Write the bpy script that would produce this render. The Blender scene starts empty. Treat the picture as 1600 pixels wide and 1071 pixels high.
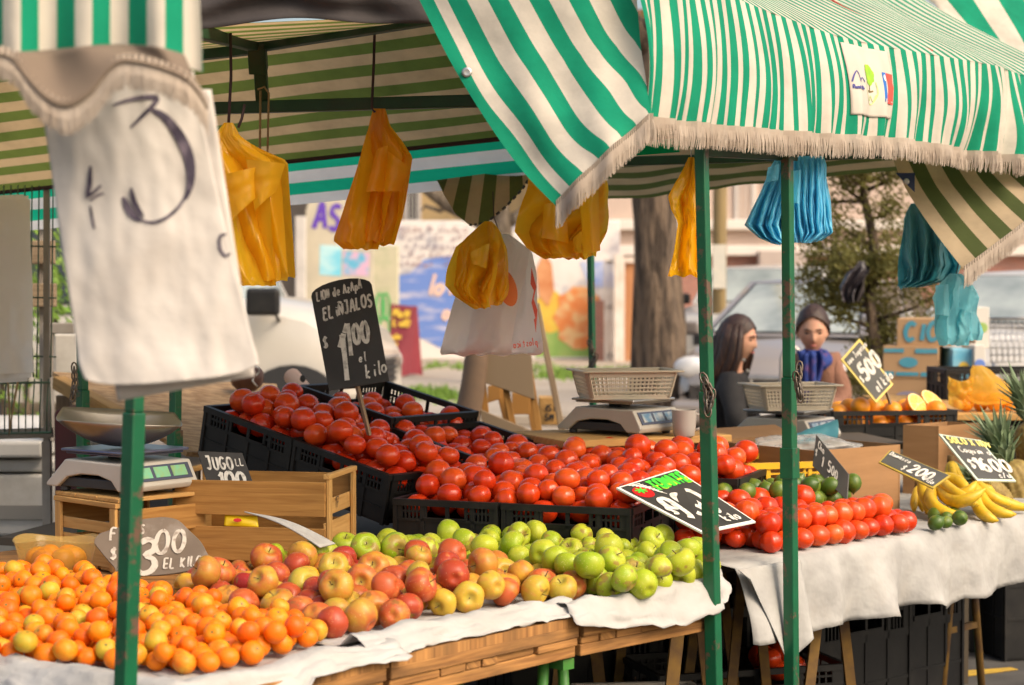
import bpy, bmesh, math, random
import numpy as np
from mathutils import Vector, Matrix, noise as mnoise
random.seed(7)
rnd = random.Random(11)
SC = bpy.context.scene
COL = SC.collection
PI = math.pi
# ------------------------------------------------------------------ camera frame
FPX = 3000.0; CX = 800.0; CY = 535.5; HOR = 440.0
CAM = Vector((0, 0, 1.55))
TH = math.atan((CY - HOR) / FPX)
FW = Vector((0, math.cos(TH), -math.sin(TH))); UPV = Vector((0, math.sin(TH), math.cos(TH)))
def P(px, py, d):
    """point seen at photo pixel px,py at d metres in front of the camera"""
    return CAM + d * (FW + Vector((1, 0, 0)) * ((px - CX) / FPX) + UPV * ((CY - py) / FPX))
def G(px, py, z):
    r = FW + Vector((1, 0, 0)) * ((px - CX) / FPX) + UPV * ((CY - py) / FPX)
    t = (z - CAM.z) / r.z
    return CAM + r * t
def lerp(a, b, t): return a + (b - a) * t
# ------------------------------------------------------------------ tags
def tag(o, label=None, cat=None, group=None, kind=None):
    if label: o['label'] = label
    if cat: o['category'] = cat
    if group: o['group'] = group
    if kind: o['kind'] = kind
    return o
def empty(name, loc, label, cat, group=None, rot=None):
    o = bpy.data.objects.new(name, None); COL.objects.link(o)
    o.location = loc
    if rot is not None: o.rotation_euler = rot
    o.empty_display_size = .1
    return tag(o, label, cat, group)
def chain(o):
    m = Matrix.Identity(4)
    while o is not None:
        m = o.matrix_basis @ m; o = o.parent
    return m
def kids(o): return [c for c in bpy.data.objects if c.parent is o]
def dup(root, loc, rot=None, label=None, group=None, scale=None, children=None):
    r = root.copy(); COL.objects.link(r); r.location = loc
    if rot is not None: r.rotation_euler = rot
    if scale is not None: r.scale = scale
    if label: r['label'] = label
    if group: r['group'] = group
    for ch in (children if children is not None else kids(root)):
        c = ch.copy(); COL.objects.link(c); c.parent = r
    return r
# ------------------------------------------------------------------ mesh builder
class MB:
    def __init__(s): s.v = []; s.f = []; s.uv = []; s.mi = []
    def add(s, vs, fs, uvs=None, mi=0):
        b = len(s.v); s.v += [Vector(v) for v in vs]
        for k, f in enumerate(fs):
            s.f.append([b + i for i in f]); s.mi.append(mi)
            s.uv.append(uvs[k] if uvs else [(0, 0)] * len(f))
        return s
    def box(s, c, size, R=None, mi=0):
        c = Vector(c); hx, hy, hz = [x / 2 for x in size]
        R = R or Matrix.Identity(3)
        loc = [Vector((sx * hx, sy * hy, sz * hz)) for sx in (-1, 1) for sy in (-1, 1) for sz in (-1, 1)]
        fs = [(0, 1, 3, 2), (4, 6, 7, 5), (0, 4, 5, 1), (2, 3, 7, 6), (0, 2, 6, 4), (1, 5, 7, 3)]
        la = max(range(3), key=lambda i: size[i]); oth = [i for i in range(3) if i != la]
        ou, ov = rnd.random() * 9, rnd.random() * 9
        uvs = []
        for f in fs:
            uvs.append([(loc[i][la] + ou, loc[i][oth[0]] + loc[i][oth[1]] + ov) for i in f])
        s.add([c + R @ v for v in loc], fs, uvs, mi); return s
    def bar(s, p0, p1, w, h, up=(0, 0, 1), mi=0):
        p0 = Vector(p0); p1 = Vector(p1); x = (p1 - p0); L = x.length
        if L < 1e-6: return s
        x.normalize(); up = Vector(up)
        if abs(x.dot(up)) > .98: up = Vector((0, 1, 0))
        y = up.cross(x).normalized(); z = x.cross(y)
        R = Matrix((x, y, z)).transposed()
        return s.box((p0 + p1) / 2, (L, w, h), R, mi)
    def tube(s, pts, r, seg=8, cap=True, mi=0):
        pts = [Vector(p) for p in pts]; n = len(pts)
        rs = r if isinstance(r, (list, tuple)) else [r] * n
        vs = []; prev = None
        for i, p in enumerate(pts):
            t = (pts[min(i + 1, n - 1)] - pts[max(i - 1, 0)])
            if t.length < 1e-9: t = Vector((0, 0, 1))
            t.normalize()
            if prev is None:
                a = Vector((0, 0, 1)) if abs(t.z) < .9 else Vector((1, 0, 0))
                prev = a.cross(t).normalized()
            x = (prev - t * prev.dot(t))
            x = x.normalized() if x.length > 1e-6 else t.orthogonal().normalized()
            prev = x; y = t.cross(x)
            for k in range(seg):
                a = 2 * PI * k / seg
                vs.append(p + (x * math.cos(a) + y * math.sin(a)) * rs[i])
        fs = []; uvs = []
        for i in range(n - 1):
            for k in range(seg):
                k2 = (k + 1) % seg
                fs.append((i * seg + k, i * seg + k2, (i + 1) * seg + k2, (i + 1) * seg + k))
                uvs.append([(i * .1, k / seg), (i * .1, (k + 1) / seg), (i * .1 + .1, (k + 1) / seg), (i * .1 + .1, k / seg)])
        if cap:
            fs.append(tuple(range(seg))[::-1]); uvs.append([(0, 0)] * seg)
            fs.append(tuple((n - 1) * seg + k for k in range(seg))); uvs.append([(0, 0)] * seg)
        s.add(vs, fs, uvs, mi); return s
    def lathe(s, prof, seg=24, M=None, mi=0, fn=None):
        """prof = (r,z) list, revolved round local z; M places it"""
        M = M or Matrix.Identity(4); vs = []; fs = []
        n = len(prof)
        for (r, z) in prof:
            for k in range(seg):
                a = 2 * PI * k / seg
                v = Vector((r * math.cos(a), r * math.sin(a), z))
                if fn: v = fn(v, a)
                vs.append(M @ v)
        for i in range(n - 1):
            for k in range(seg):
                k2 = (k + 1) % seg
                fs.append((i * seg + k, i * seg + k2, (i + 1) * seg + k2, (i + 1) * seg + k))
        if prof[0][0] > 1e-5 or True:
            fs.append(tuple(range(seg))[::-1])
        fs.append(tuple((n - 1) * seg + k for k in range(seg)))
        s.add(vs, fs, None, mi); return s
    def prism(s, poly, thick, M=None, mi=0, fn=None):
        """poly = local xy list (ccw); front at z=0, back at z=-thick"""
        n = len(poly); M = M or Matrix.Identity(4)
        tr = fn or (lambda x, y, z: M @ Vector((x, y, z)))
        vs = [tr(x, y, 0) for x, y in poly] + [tr(x, y, -thick) for x, y in poly]
        fs = [tuple(range(n)), tuple(range(2 * n - 1, n - 1, -1))]
        uv = [[(x, y) for x, y in poly], [(x, y) for x, y in poly[::-1]]]
        for i in range(n):
            j = (i + 1) % n
            fs.append((i, n + i, n + j, j)); uv.append([poly[i], poly[i], poly[j], poly[j]])
        s.add(vs, fs, uv, mi); return s
    def grid(s, fn, nu, nv, uvfn=None, mi=0):
        """fn(a,b), a,b in 0..1 -> point; uvfn(a,b)->uv"""
        uvfn = uvfn or (lambda a, b: (a, b))
        vs = [fn(i / nu, j / nv) for j in range(nv + 1) for i in range(nu + 1)]
        fs = []; uvs = []
        w = nu + 1
        for j in range(nv):
            for i in range(nu):
                fs.append((j * w + i, j * w + i + 1, (j + 1) * w + i + 1, (j + 1) * w + i))
                uvs.append([uvfn(i / nu, j / nv), uvfn((i + 1) / nu, j / nv), uvfn((i + 1) / nu, (j + 1) / nv), uvfn(i / nu, (j + 1) / nv)])
        s.add(vs, fs, uvs, mi); return s
    def ribbon(s, pts, w, mapf, lift=0.0, z0=.001):
        """a brush stroke in board coordinates: pts 2d; mapf(x,y,z)->world"""
        n = len(pts)
        if n < 2: return s
        vs = []
        for i, (x, y) in enumerate(pts):
            x0, y0 = pts[max(i - 1, 0)]; x1, y1 = pts[min(i + 1, n - 1)]
            dx, dy = x1 - x0, y1 - y0; L = math.hypot(dx, dy) or 1
            nx, ny = -dy / L, dx / L
            ww = w * (.5 + .05 * math.sin(i * .7 + x * 9))
            z = z0 + lift * i
            vs.append(mapf(x + nx * ww, y + ny * ww, z)); vs.append(mapf(x - nx * ww, y - ny * ww, z))
        fs = [(2 * i, 2 * i + 1, 2 * i + 3, 2 * i + 2) for i in range(n - 1)]
        s.add(vs, fs); return s
    def build(s, name, mat, parent=None, smooth=False, bev=0, solid=0, sub=0, auto=None, off=0, weld=False):
        me = bpy.data.meshes.new(name)
        if parent is not None:
            inv = chain(parent).inverted(); vs = [inv @ v for v in s.v]; org = None
        else:
            c = Vector((0, 0, 0))
            if s.v:
                lo = Vector([min(v[i] for v in s.v) for i in range(3)]); hi = Vector([max(v[i] for v in s.v) for i in range(3)])
                c = (lo + hi) / 2; c.z = lo.z
            vs = [v - c for v in s.v]; org = c
        me.from_pydata([tuple(v) for v in vs], [], s.f)
        ul = me.uv_layers.new(name='UVMap')
        flat = [c for f in s.uv for uv in f for c in uv]
        if len(flat) == len(ul.data) * 2: ul.data.foreach_set('uv', flat)
        mats = mat if isinstance(mat, (list, tuple)) else [mat]
        for m in mats: me.materials.append(m)
        if len(mats) > 1: me.polygons.foreach_set('material_index', s.mi)
        if smooth: me.polygons.foreach_set('use_smooth', [True] * len(me.polygons))
        if weld:
            bm = bmesh.new(); bm.from_mesh(me); bmesh.ops.remove_doubles(bm, verts=bm.verts, dist=1e-5); bm.to_mesh(me); bm.free()
        me.update()
        o = bpy.data.objects.new(name, me); COL.objects.link(o)
        if parent is not None: o.parent = parent
        else: o.location = org
        if bev:
            b = o.modifiers.new('bevel', 'BEVEL'); b.width = bev; b.segments = 2; b.limit_method = 'ANGLE'; b.angle_limit = .6
        if solid:
            b = o.modifiers.new('thick', 'SOLIDIFY'); b.thickness = solid; b.offset = off
        if sub:
            b = o.modifiers.new('sub', 'SUBSURF'); b.levels = sub; b.render_levels = sub
        if auto is not None:
            me.set_sharp_from_angle(angle=auto)
        return o
def basis(o, x, y=None, z=None):
    """4x4 with given axes at origin o"""
    m = Matrix((x, y, z)).transposed().to_4x4(); m.translation = Vector(o); return m
def quadmap(tl, tr, br, bl):
    """(s,t,z) -> world on the quad, s right 0..1, t up 0..1, z along the normal"""
    n = ((br - bl).cross(tl - bl)).normalized()
    def f(x, y, z):
        a = bl.lerp(br, x) if False else bl + (br - bl) * x
        b = tl + (tr - tl) * x
        return a + (b - a) * y + n * z
    return f
def nz(x, y=0.0, z=0.0): return mnoise.noise(Vector((x, y, z)))
# ------------------------------------------------------------------ materials
def nd(nt, t, **kw):
    n = nt.nodes.new(t)
    for k, v in kw.items(): setattr(n, k, v)
    return n
def lin(c): return tuple((x / 12.92 if x <= .04045 else ((x + .055) / 1.055) ** 2.4) for x in c)
def hexc(h): return lin(tuple(int(h[i:i + 2], 16) / 255 for i in (0, 2, 4)))
def C4(c): return (c[0], c[1], c[2], 1)
MATS = {}
def mat(name, col, rough=.6, col2=None, scale=6, detail=4, bump=0, bscale=40, metal=0, spec=.5, coat=0, transl=0, tcol=None,
        coord='Object', stretch=(1, 1, 1), rndhue=0, rndval=0, contrast=(.35, .65), dirt=None, dscale=3, damt=.5, drange=(.5, .75), alpha=1, sheen=0, emit=0, bdist=.004, trans=0):
    m = bpy.data.materials.new(name); m.use_nodes = True; nt = m.node_tree; L = nt.links.new
    b = nt.nodes['Principled BSDF']; out = nt.nodes['Material Output']
    tc = nd(nt, 'ShaderNodeTexCoord'); mp = nd(nt, 'ShaderNodeMapping'); mp.inputs['Scale'].default_value = stretch
    L(tc.outputs[coord], mp.inputs['Vector'])
    vec = mp.outputs[0]
    if col2 is not None:
        n1 = nd(nt, 'ShaderNodeTexNoise'); n1.inputs['Scale'].default_value = scale; n1.inputs['Detail'].default_value = detail
        L(vec, n1.inputs['Vector'])
        mr = nd(nt, 'ShaderNodeMapRange'); mr.inputs[1].default_value = contrast[0]; mr.inputs[2].default_value = contrast[1]
        L(n1.outputs['Fac'], mr.inputs[0])
        mx = nd(nt, 'ShaderNodeMix', data_type='RGBA'); mx.inputs[6].default_value = C4(col); mx.inputs[7].default_value = C4(col2)
        L(mr.outputs[0], mx.inputs[0]); c = mx.outputs[2]
    else:
        rg = nd(nt, 'ShaderNodeRGB'); rg.outputs[0].default_value = C4(col); c = rg.outputs[0]
    if dirt is not None:
        n2 = nd(nt, 'ShaderNodeTexNoise'); n2.inputs['Scale'].default_value = dscale; n2.inputs['Detail'].default_value = 6; n2.inputs['Roughness'].default_value = .7
        L(tc.outputs['Object'], n2.inputs['Vector'])
        mr2 = nd(nt, 'ShaderNodeMapRange'); mr2.inputs[1].default_value = drange[0]; mr2.inputs[2].default_value = drange[1]; mr2.inputs[4].default_value = damt
        L(n2.outputs['Fac'], mr2.inputs[0])
        mx2 = nd(nt, 'ShaderNodeMix', data_type='RGBA'); L(mr2.outputs[0], mx2.inputs[0]); L(c, mx2.inputs[6]); mx2.inputs[7].default_value = C4(dirt)
        c = mx2.outputs[2]
    if rndhue or rndval:
        oi = nd(nt, 'ShaderNodeObjectInfo'); hs = nd(nt, 'ShaderNodeHueSaturation')
        a = nd(nt, 'ShaderNodeMapRange'); a.inputs[3].default_value = .5 - rndhue; a.inputs[4].default_value = .5 + rndhue
        L(oi.outputs['Random'], a.inputs[0]); L(a.outputs[0], hs.inputs['Hue'])
        fr = nd(nt, 'ShaderNodeMath', operation='MULTIPLY'); fr.inputs[1].default_value = 7.31; L(oi.outputs['Random'], fr.inputs[0])
        fr2 = nd(nt, 'ShaderNodeMath', operation='FRACT'); L(fr.outputs[0], fr2.inputs[0])
        a2 = nd(nt, 'ShaderNodeMapRange'); a2.inputs[3].default_value = 1 - rndval; a2.inputs[4].default_value = 1 + rndval
        L(fr2.outputs[0], a2.inputs[0]); L(a2.outputs[0], hs.inputs['Value'])
        L(c, hs.inputs['Color']); c = hs.outputs[0]
    L(c, b.inputs['Base Color'])
    b.inputs['Roughness'].default_value = rough; b.inputs['Metallic'].default_value = metal
    b.inputs['Specular IOR Level'].default_value = spec; b.inputs['Coat Weight'].default_value = coat; b.inputs['Coat Roughness'].default_value = .1
    b.inputs['Alpha'].default_value = alpha
    b.inputs['Transmission Weight'].default_value = trans
    if sheen: b.inputs['Sheen Weight'].default_value = sheen
    if emit: L(c, b.inputs['Emission Color']); b.inputs['Emission Strength'].default_value = emit
    if bump:
        n3 = nd(nt, 'ShaderNodeTexNoise'); n3.inputs['Scale'].default_value = bscale; n3.inputs['Detail'].default_value = 3
        L(vec, n3.inputs['Vector'])
        bp = nd(nt, 'ShaderNodeBump'); bp.inputs['Strength'].default_value = bump; bp.inputs['Distance'].default_value = bdist
        L(n3.outputs['Fac'], bp.inputs['Height']); L(bp.outputs[0], b.inputs['Normal'])
    if transl:
        tb = nd(nt, 'ShaderNodeBsdfTranslucent')
        if tcol: tb.inputs[0].default_value = C4(tcol)
        else: L(c, tb.inputs[0])
        ms = nd(nt, 'ShaderNodeMixShader'); ms.inputs[0].default_value = transl
        L(b.outputs[0], ms.inputs[1]); L(tb.outputs[0], ms.inputs[2]); L(ms.outputs[0], out.inputs['Surface'])
    MATS[name] = m
    return m
def wood(name, c1, c2, c3=None, rough=.75, gs=1.0, dirt=None, damt=.4):
    """grain along UV u"""
    m = bpy.data.materials.new(name); m.use_nodes = True; nt = m.node_tree; L = nt.links.new
    b = nt.nodes['Principled BSDF']
    tc = nd(nt, 'ShaderNodeTexCoord'); mp = nd(nt, 'ShaderNodeMapping'); mp.inputs['Scale'].default_value = (3 * gs, 55 * gs, 1)
    L(tc.outputs['UV'], mp.inputs['Vector'])
    n1 = nd(nt, 'ShaderNodeTexNoise'); n1.inputs['Scale'].default_value = 1.6; n1.inputs['Detail'].default_value = 6; n1.inputs['Distortion'].default_value = .6
    L(mp.outputs[0], n1.inputs['Vector'])
    cr = nd(nt, 'ShaderNodeValToRGB'); e = cr.color_ramp.elements
    e[0].position = .3; e[0].color = C4(c2); e[1].position = .62; e[1].color = C4(c1)
    L(n1.outputs['Fac'], cr.inputs[0]); c = cr.outputs[0]
    n2 = nd(nt, 'ShaderNodeTexNoise'); n2.inputs['Scale'].default_value = 2.2; n2.inputs['Detail'].default_value = 5
    mp2 = nd(nt, 'ShaderNodeMapping'); mp2.inputs['Scale'].default_value = (2, 9, 1); L(tc.outputs['UV'], mp2.inputs['Vector']); L(mp2.outputs[0], n2.inputs['Vector'])
    mr = nd(nt, 'ShaderNodeMapRange'); mr.inputs[1].default_value = .45; mr.inputs[2].default_value = .75; mr.inputs[4].default_value = damt
    L(n2.outputs['Fac'], mr.inputs[0])
    mx = nd(nt, 'ShaderNodeMix', data_type='RGBA'); L(mr.outputs[0], mx.inputs[0]); L(c, mx.inputs[6]); mx.inputs[7].default_value = C4(dirt or c3 or c2)
    L(mx.outputs[2], b.inputs['Base Color']); b.inputs['Roughness'].default_value = rough; b.inputs['Specular IOR Level'].default_value = .3
    bp = nd(nt, 'ShaderNodeBump'); bp.inputs['Strength'].default_value = .5; bp.inputs['Distance'].default_value = .003
    L(n1.outputs['Fac'], bp.inputs['Height']); L(bp.outputs[0], b.inputs['Normal'])
    return m
def stripes(name, ca, cb, period=.085, frac=.5, transl=.35, ta=None, tb=None, rough=.8, dirt=.25, edge=None, phase=0.0):
    """awning canvas: stripes across UV u (metres); light passes through it"""
    m = bpy.data.materials.new(name); m.use_nodes = True; nt = m.node_tree; L = nt.links.new
    b = nt.nodes['Principled BSDF']; out = nt.nodes['Material Output']
    tc = nd(nt, 'ShaderNodeTexCoord'); sp = nd(nt, 'ShaderNodeSeparateXYZ'); L(tc.outputs['UV'], sp.inputs[0])
    dv = nd(nt, 'ShaderNodeMath', operation='MULTIPLY_ADD'); dv.inputs[1].default_value = 1 / period; dv.inputs[2].default_value = phase; L(sp.outputs[0], dv.inputs[0])
    fr = nd(nt, 'ShaderNodeMath', operation='FRACT'); L(dv.outputs[0], fr.inputs[0])
    lt = nd(nt, 'ShaderNodeMath', operation='LESS_THAN'); lt.inputs[1].default_value = frac; L(fr.outputs[0], lt.inputs[0])
    fac = lt.outputs[0]
    if edge is not None:  # solid green hem below u = edge
        l2 = nd(nt, 'ShaderNodeMath', operation='LESS_THAN'); l2.inputs[1].default_value = edge; L(sp.outputs[0], l2.inputs[0])
        mxm = nd(nt, 'ShaderNodeMath', operation='MAXIMUM'); L(fac, mxm.inputs[0]); L(l2.outputs[0], mxm.inputs[1]); fac = mxm.outputs[0]
    def col(x, y):
        mx = nd(nt, 'ShaderNodeMix', data_type='RGBA'); L(fac, mx.inputs[0]); mx.inputs[6].default_value = C4(y); mx.inputs[7].default_value = C4(x)
        n = nd(nt, 'ShaderNodeTexNoise'); n.inputs['Scale'].default_value = 7; n.inputs['Detail'].default_value = 7; n.inputs['Roughness'].default_value = .65
        L(tc.outputs['Object'], n.inputs['Vector'])
        mr = nd(nt, 'ShaderNodeMapRange'); mr.inputs[1].default_value = .42; mr.inputs[2].default_value = .75; mr.inputs[3].default_value = 1; mr.inputs[4].default_value = 1 - dirt
        L(n.outputs['Fac'], mr.inputs[0])
        mu = nd(nt, 'ShaderNodeMix', data_type='RGBA', blend_type='MULTIPLY'); mu.inputs[0].default_value = 1
        L(mx.outputs[2], mu.inputs[6]); L(mr.outputs[0], mu.inputs[7]); return mu.outputs[2]
    L(col(ca, cb), b.inputs['Base Color']); b.inputs['Roughness'].default_value = rough; b.inputs['Specular IOR Level'].default_value = .2
    wv = nd(nt, 'ShaderNodeTexNoise'); wv.inputs['Scale'].default_value = 14; wv.inputs['Detail'].default_value = 4; L(tc.outputs['Object'], wv.inputs['Vector'])
    bp = nd(nt, 'ShaderNodeBump'); bp.inputs['Strength'].default_value = .35; bp.inputs['Distance'].default_value = .012; L(wv.outputs['Fac'], bp.inputs['Height']); L(bp.outputs[0], b.inputs['Normal'])
    t = nd(nt, 'ShaderNodeBsdfTranslucent'); L(col(ta or ca, tb or cb), t.inputs[0])
    ms = nd(nt, 'ShaderNodeMixShader'); ms.inputs[0].default_value = transl
    L(b.outputs[0], ms.inputs[1]); L(t.outputs[0], ms.inputs[2]); L(ms.outputs[0], out.inputs['Surface'])
    return m
# ------------------------------------------------------------------ hand lettering (brush strokes)
def el(cx, cy, rx, ry, a0=90, a1=450, n=14):
    return [(cx + rx * math.cos(math.radians(a0 + (a1 - a0) * i / n)), cy + ry * math.sin(math.radians(a0 + (a1 - a0) * i / n))) for i in range(n + 1)]
GL = {
 '0': [el(.3, .5, .24, .47)], '1': [[(.12, .70), (.33, .98)], [(.32, 1), (.32, .5), (.30, 0)]],
 '2': [[(.06, .76), (.14, .94), (.3, 1), (.46, .92), (.5, .74), (.4, .5), (.2, .22), (.05, .02), (.3, .03), (.56, .04)]],
 '3': [[(.06, .9), (.25, 1), (.45, .9), (.45, .68), (.24, .54), (.46, .42), (.54, .24), (.42, .05), (.2, 0), (.04, .12)]],
 '4': [[(.42, 0), (.42, 1), (.05, .35), (.58, .35)]],
 '5': [[(.52, .97), (.14, .97), (.1, .56), (.32, .62), (.5, .48), (.52, .22), (.36, .02), (.16, .01), (.04, .12)]],
 '6': [[(.46, .96), (.26, .86), (.1, .5), (.08, .2), (.24, .01), (.44, .06), (.52, .26), (.4, .46), (.2, .46), (.09, .28)]],
 '7': [[(.05, .96), (.55, .96), (.28, .45), (.18, 0)], [(.12, .45), (.46, .5)]],
 '8': [[(.3, .54), (.1, .7), (.14, .92), (.3, 1), (.46, .92), (.5, .72), (.3, .54), (.1, .36), (.06, .16), (.2, .01), (.4, .01), (.54, .16), (.5, .36), (.3, .54)]],
 '9': [[(.5, .7), (.4, .52), (.2, .52), (.08, .72), (.16, .94), (.34, 1), (.5, .88), (.5, .5), (.42, .16), (.24, 0)]],
 'A': [[(.02, 0), (.16, .5), (.3, 1), (.44, .5), (.56, 0)], [(.12, .36), (.48, .38)]],
 'C': [[(.52, .84), (.36, 1), (.16, .9), (.05, .5), (.16, .1), (.36, 0), (.54, .14)]],
 'D': [[(.08, 0), (.08, 1), (.36, .92), (.54, .6), (.5, .25), (.34, .03), (.08, 0)]],
 'E': [[(.52, .98), (.1, .96), (.08, .5), (.08, .02), (.54, .04)], [(.08, .5), (.42, .53)]],
 'F': [[(.1, 0), (.1, .97), (.54, 1)], [(.1, .52), (.42, .54)]],
 'G': [[(.52, .86), (.32, 1), (.1, .8), (.05, .4), (.2, .05), (.42, .05), (.52, .25), (.52, .44), (.32, .44)]],
 'H': [[(.08, 0), (.08, 1)], [(.5, 0), (.5, 1)], [(.08, .5), (.5, .52)]],
 'I': [[(.28, 0), (.28, .5), (.3, 1)]], 'J': [[(.1, .98), (.52, 1)], [(.4, .98), (.4, .2), (.26, .01), (.08, .14)]],
 'K': [[(.1, 0), (.1, 1)], [(.5, 1), (.12, .48), (.54, 0)]], 'L': [[(.12, 1), (.1, .5), (.1, .03), (.52, .05)]],
 'M': [[(.04, 0), (.1, 1), (.3, .4), (.5, 1), (.58, 0)]], 'N': [[(.07, 0), (.08, 1), (.48, .03), (.5, 1)]],
 'O': [el(.3, .5, .25, .48)], 'P': [[(.1, 0), (.1, 1), (.4, .95), (.5, .75), (.4, .55), (.1, .5)]],
 'R': [[(.1, 0), (.1, 1), (.4, .95), (.48, .75), (.38, .55), (.12, .5), (.52, 0)]],
 'S': [[(.5, .88), (.34, 1), (.14, .9), (.12, .68), (.3, .53), (.46, .38), (.48, .14), (.3, 0), (.06, .12)]],
 'T': [[(.02, .96), (.58, .99)], [(.3, .96), (.29, .5), (.3, 0)]], 'U': [[(.08, 1), (.08, .25), (.22, .01), (.42, .03), (.52, .25), (.52, 1)]],
 'V': [[(.04, 1), (.28, 0), (.55, 1)]], 'X': [[(.06, 1), (.54, 0)], [(.54, 1), (.04, 0)]], 'Y': [[(.04, 1), (.3, .5), (.56, 1)], [(.3, .5), (.28, 0)]],
 'Z': [[(.06, .97), (.54, .97), (.05, .03), (.56, .04)]],
 'a': [el(.26, .26, .2, .25), [(.48, .5), (.48, .1), (.56, 0)]], 'c': [[(.46, .42), (.3, .52), (.12, .4), (.1, .15), (.26, 0), (.46, .1)]],
 'd': [el(.24, .26, .2, .25), [(.46, 1), (.46, .1), (.56, 0)]],
 'e': [[(.1, .26), (.44, .3), (.42, .46), (.28, .53), (.12, .4), (.1, .14), (.26, 0), (.48, .1)]],
 'g': [el(.26, .26, .2, .25), [(.47, .5), (.46, -.2), (.28, -.36), (.08, -.26)]],
 'h': [[(.1, 1), (.1, 0)], [(.1, .36), (.28, .52), (.44, .4), (.46, 0)]],
 'i': [[(.28, .5), (.28, .1), (.36, 0)], [(.27, .72), (.3, .78)]], 'j': [[(.34, .5), (.34, -.2), (.2, -.36), (.06, -.26)], [(.33, .72), (.36, .78)]],
 'k': [[(.1, 1), (.1, 0)], [(.44, .56), (.12, .24), (.48, 0)]], 'l': [[(.22, 1), (.22, .12), (.34, 0)]],
 'm': [[(.04, .5), (.04, 0)], [(.04, .36), (.16, .52), (.28, .4), (.28, 0)], [(.28, .36), (.42, .52), (.54, .4), (.55, 0)]],
 'n': [[(.1, .52), (.1, 0)], [(.1, .36), (.28, .52), (.44, .4), (.46, 0)]], 'o': [el(.27, .26, .2, .25)],
 'p': [[(.1, .5), (.1, -.36)], el(.28, .26, .2, .25)], 'q': [el(.26, .26, .2, .25), [(.47, .5), (.47, -.36)]],
 'r': [[(.12, .5), (.12, 0)], [(.12, .34), (.28, .5), (.44, .46)]], 's': [[(.44, .46), (.26, .53), (.12, .42), (.26, .28), (.42, .16), (.3, 0), (.08, .06)]],
 't': [[(.24, .85), (.24, .1), (.38, 0)], [(.06, .55), (.44, .57)]], 'u': [[(.1, .5), (.1, .12), (.24, 0), (.44, .14), (.44, .5), (.46, 0)]],
 'v': [[(.06, .5), (.26, 0), (.46, .5)]], 'x': [[(.08, .5), (.46, 0)], [(.46, .5), (.06, 0)]], 'y': [[(.08, .5), (.26, .08)], [(.48, .5), (.2, -.34)]],
 'z': [[(.1, .5), (.46, .5), (.08, .02), (.5, .02)]],
 'ñ': [[(.1, .52), (.1, 0)], [(.1, .36), (.28, .52), (.44, .4), (.46, 0)], [(.08, .72), (.2, .8), (.32, .72), (.46, .8)]],
 'Ñ': [[(.07, 0), (.08, .85), (.48, .03), (.5, .85)], [(.1, 1.02), (.22, 1.1), (.36, 1.02), (.48, 1.1)]],
 '$': [[(.5, .84), (.34, .95), (.14, .86), (.12, .68), (.3, .53), (.46, .38), (.48, .18), (.3, .06), (.06, .16)], [(.3, 1.1), (.28, -.08)]],
 '/': [[(.06, -.05), (.5, 1.05)]], '.': [[(.2, .0), (.24, .07)]], ',': [[(.24, .06), (.16, -.16)]], '-': [[(.08, .42), (.48, .44)]], "'": [[(.2, 1), (.16, .8)]],
 '!': [[(.28, 1), (.26, .3)], [(.26, .08), (.27, .0)]], '1ª': [],
}
def smoothline(p, k=3):
    if len(p) < 3: return p
    out = []
    for i in range(len(p) - 1):
        p0 = p[max(i - 1, 0)]; p1 = p[i]; p2 = p[i + 1]; p3 = p[min(i + 2, len(p) - 1)]
        for j in range(k):
            t = j / k; t2 = t * t; t3 = t2 * t
            out.append(tuple(.5 * (2 * p1[a] + (p2[a] - p0[a]) * t + (2 * p0[a] - 5 * p1[a] + 4 * p2[a] - p3[a]) * t2 + (3 * p1[a] - p0[a] - 3 * p2[a] + p3[a]) * t3) for a in (0, 1)))
    out.append(p[-1]); return out
_zl = [0]
def text(mb, s, x, y, h, w, mapf, ax=1.0, slant=.12, adv=.72, jit=.04, tilt=0.0, aspect=1.0, double=False):
    """write s with baseline at (x,y), cap height h (board units), stroke width w; aspect = board width/height, so letters keep shape"""
    cx = x
    for ch in s:
        if ch == ' ': cx += h * .5 * ax / aspect; continue
        for st in GL.get(ch, []):
            jx, jy, js = rnd.uniform(-jit, jit), rnd.uniform(-jit, jit), 1 + rnd.uniform(-jit, jit) * 1.5
            pts = [(cx + h * (px * js + py * slant + jx) * ax / aspect, y + h * (py * js + jy) + tilt * (cx - x)) for px, py in st]
            pts = smoothline(pts, 3)
            _zl[0] = (_zl[0] + 1) % 12
            # the ribbon is built in isotropic space
            iso = [(px * aspect, py) for px, py in pts]
            mb.ribbon(iso, w, lambda a, b, c: mapf(a / aspect, b, c), lift=.00002, z0=.0012 + .00012 * _zl[0])
        cx += h * adv * ax / aspect * (.62 if ch in "iIl1.,'!" else 1)
    return cx
# ================================================================== palette
CW = (.62, .565, .48); CG = (.004, .27, .15)
m_canvas = stripes('canvas_front', CG, CW, period=.058, transl=.22, dirt=.26, ta=(.05, .3, .12), tb=(.7, .6, .42))
m_flap = stripes('canvas_flap', CG, CW, period=.074, transl=.2, dirt=.26, ta=(.05, .3, .12), tb=(.7, .6, .42), edge=.028, phase=.27)
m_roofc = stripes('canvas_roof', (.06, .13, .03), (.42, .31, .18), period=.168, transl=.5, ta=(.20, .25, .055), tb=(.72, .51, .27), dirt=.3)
m_backval = stripes('canvas_back', CG, CW, period=.092, transl=.7, ta=(.02, .62, .34), tb=(.97, .93, .86), dirt=.12, phase=.1)
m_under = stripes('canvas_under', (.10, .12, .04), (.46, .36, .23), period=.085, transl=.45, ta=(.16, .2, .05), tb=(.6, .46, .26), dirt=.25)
m_fringe = mat('fringe', (.55, .47, .39), .9, (.42, .34, .27), scale=9, transl=.25)
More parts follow.
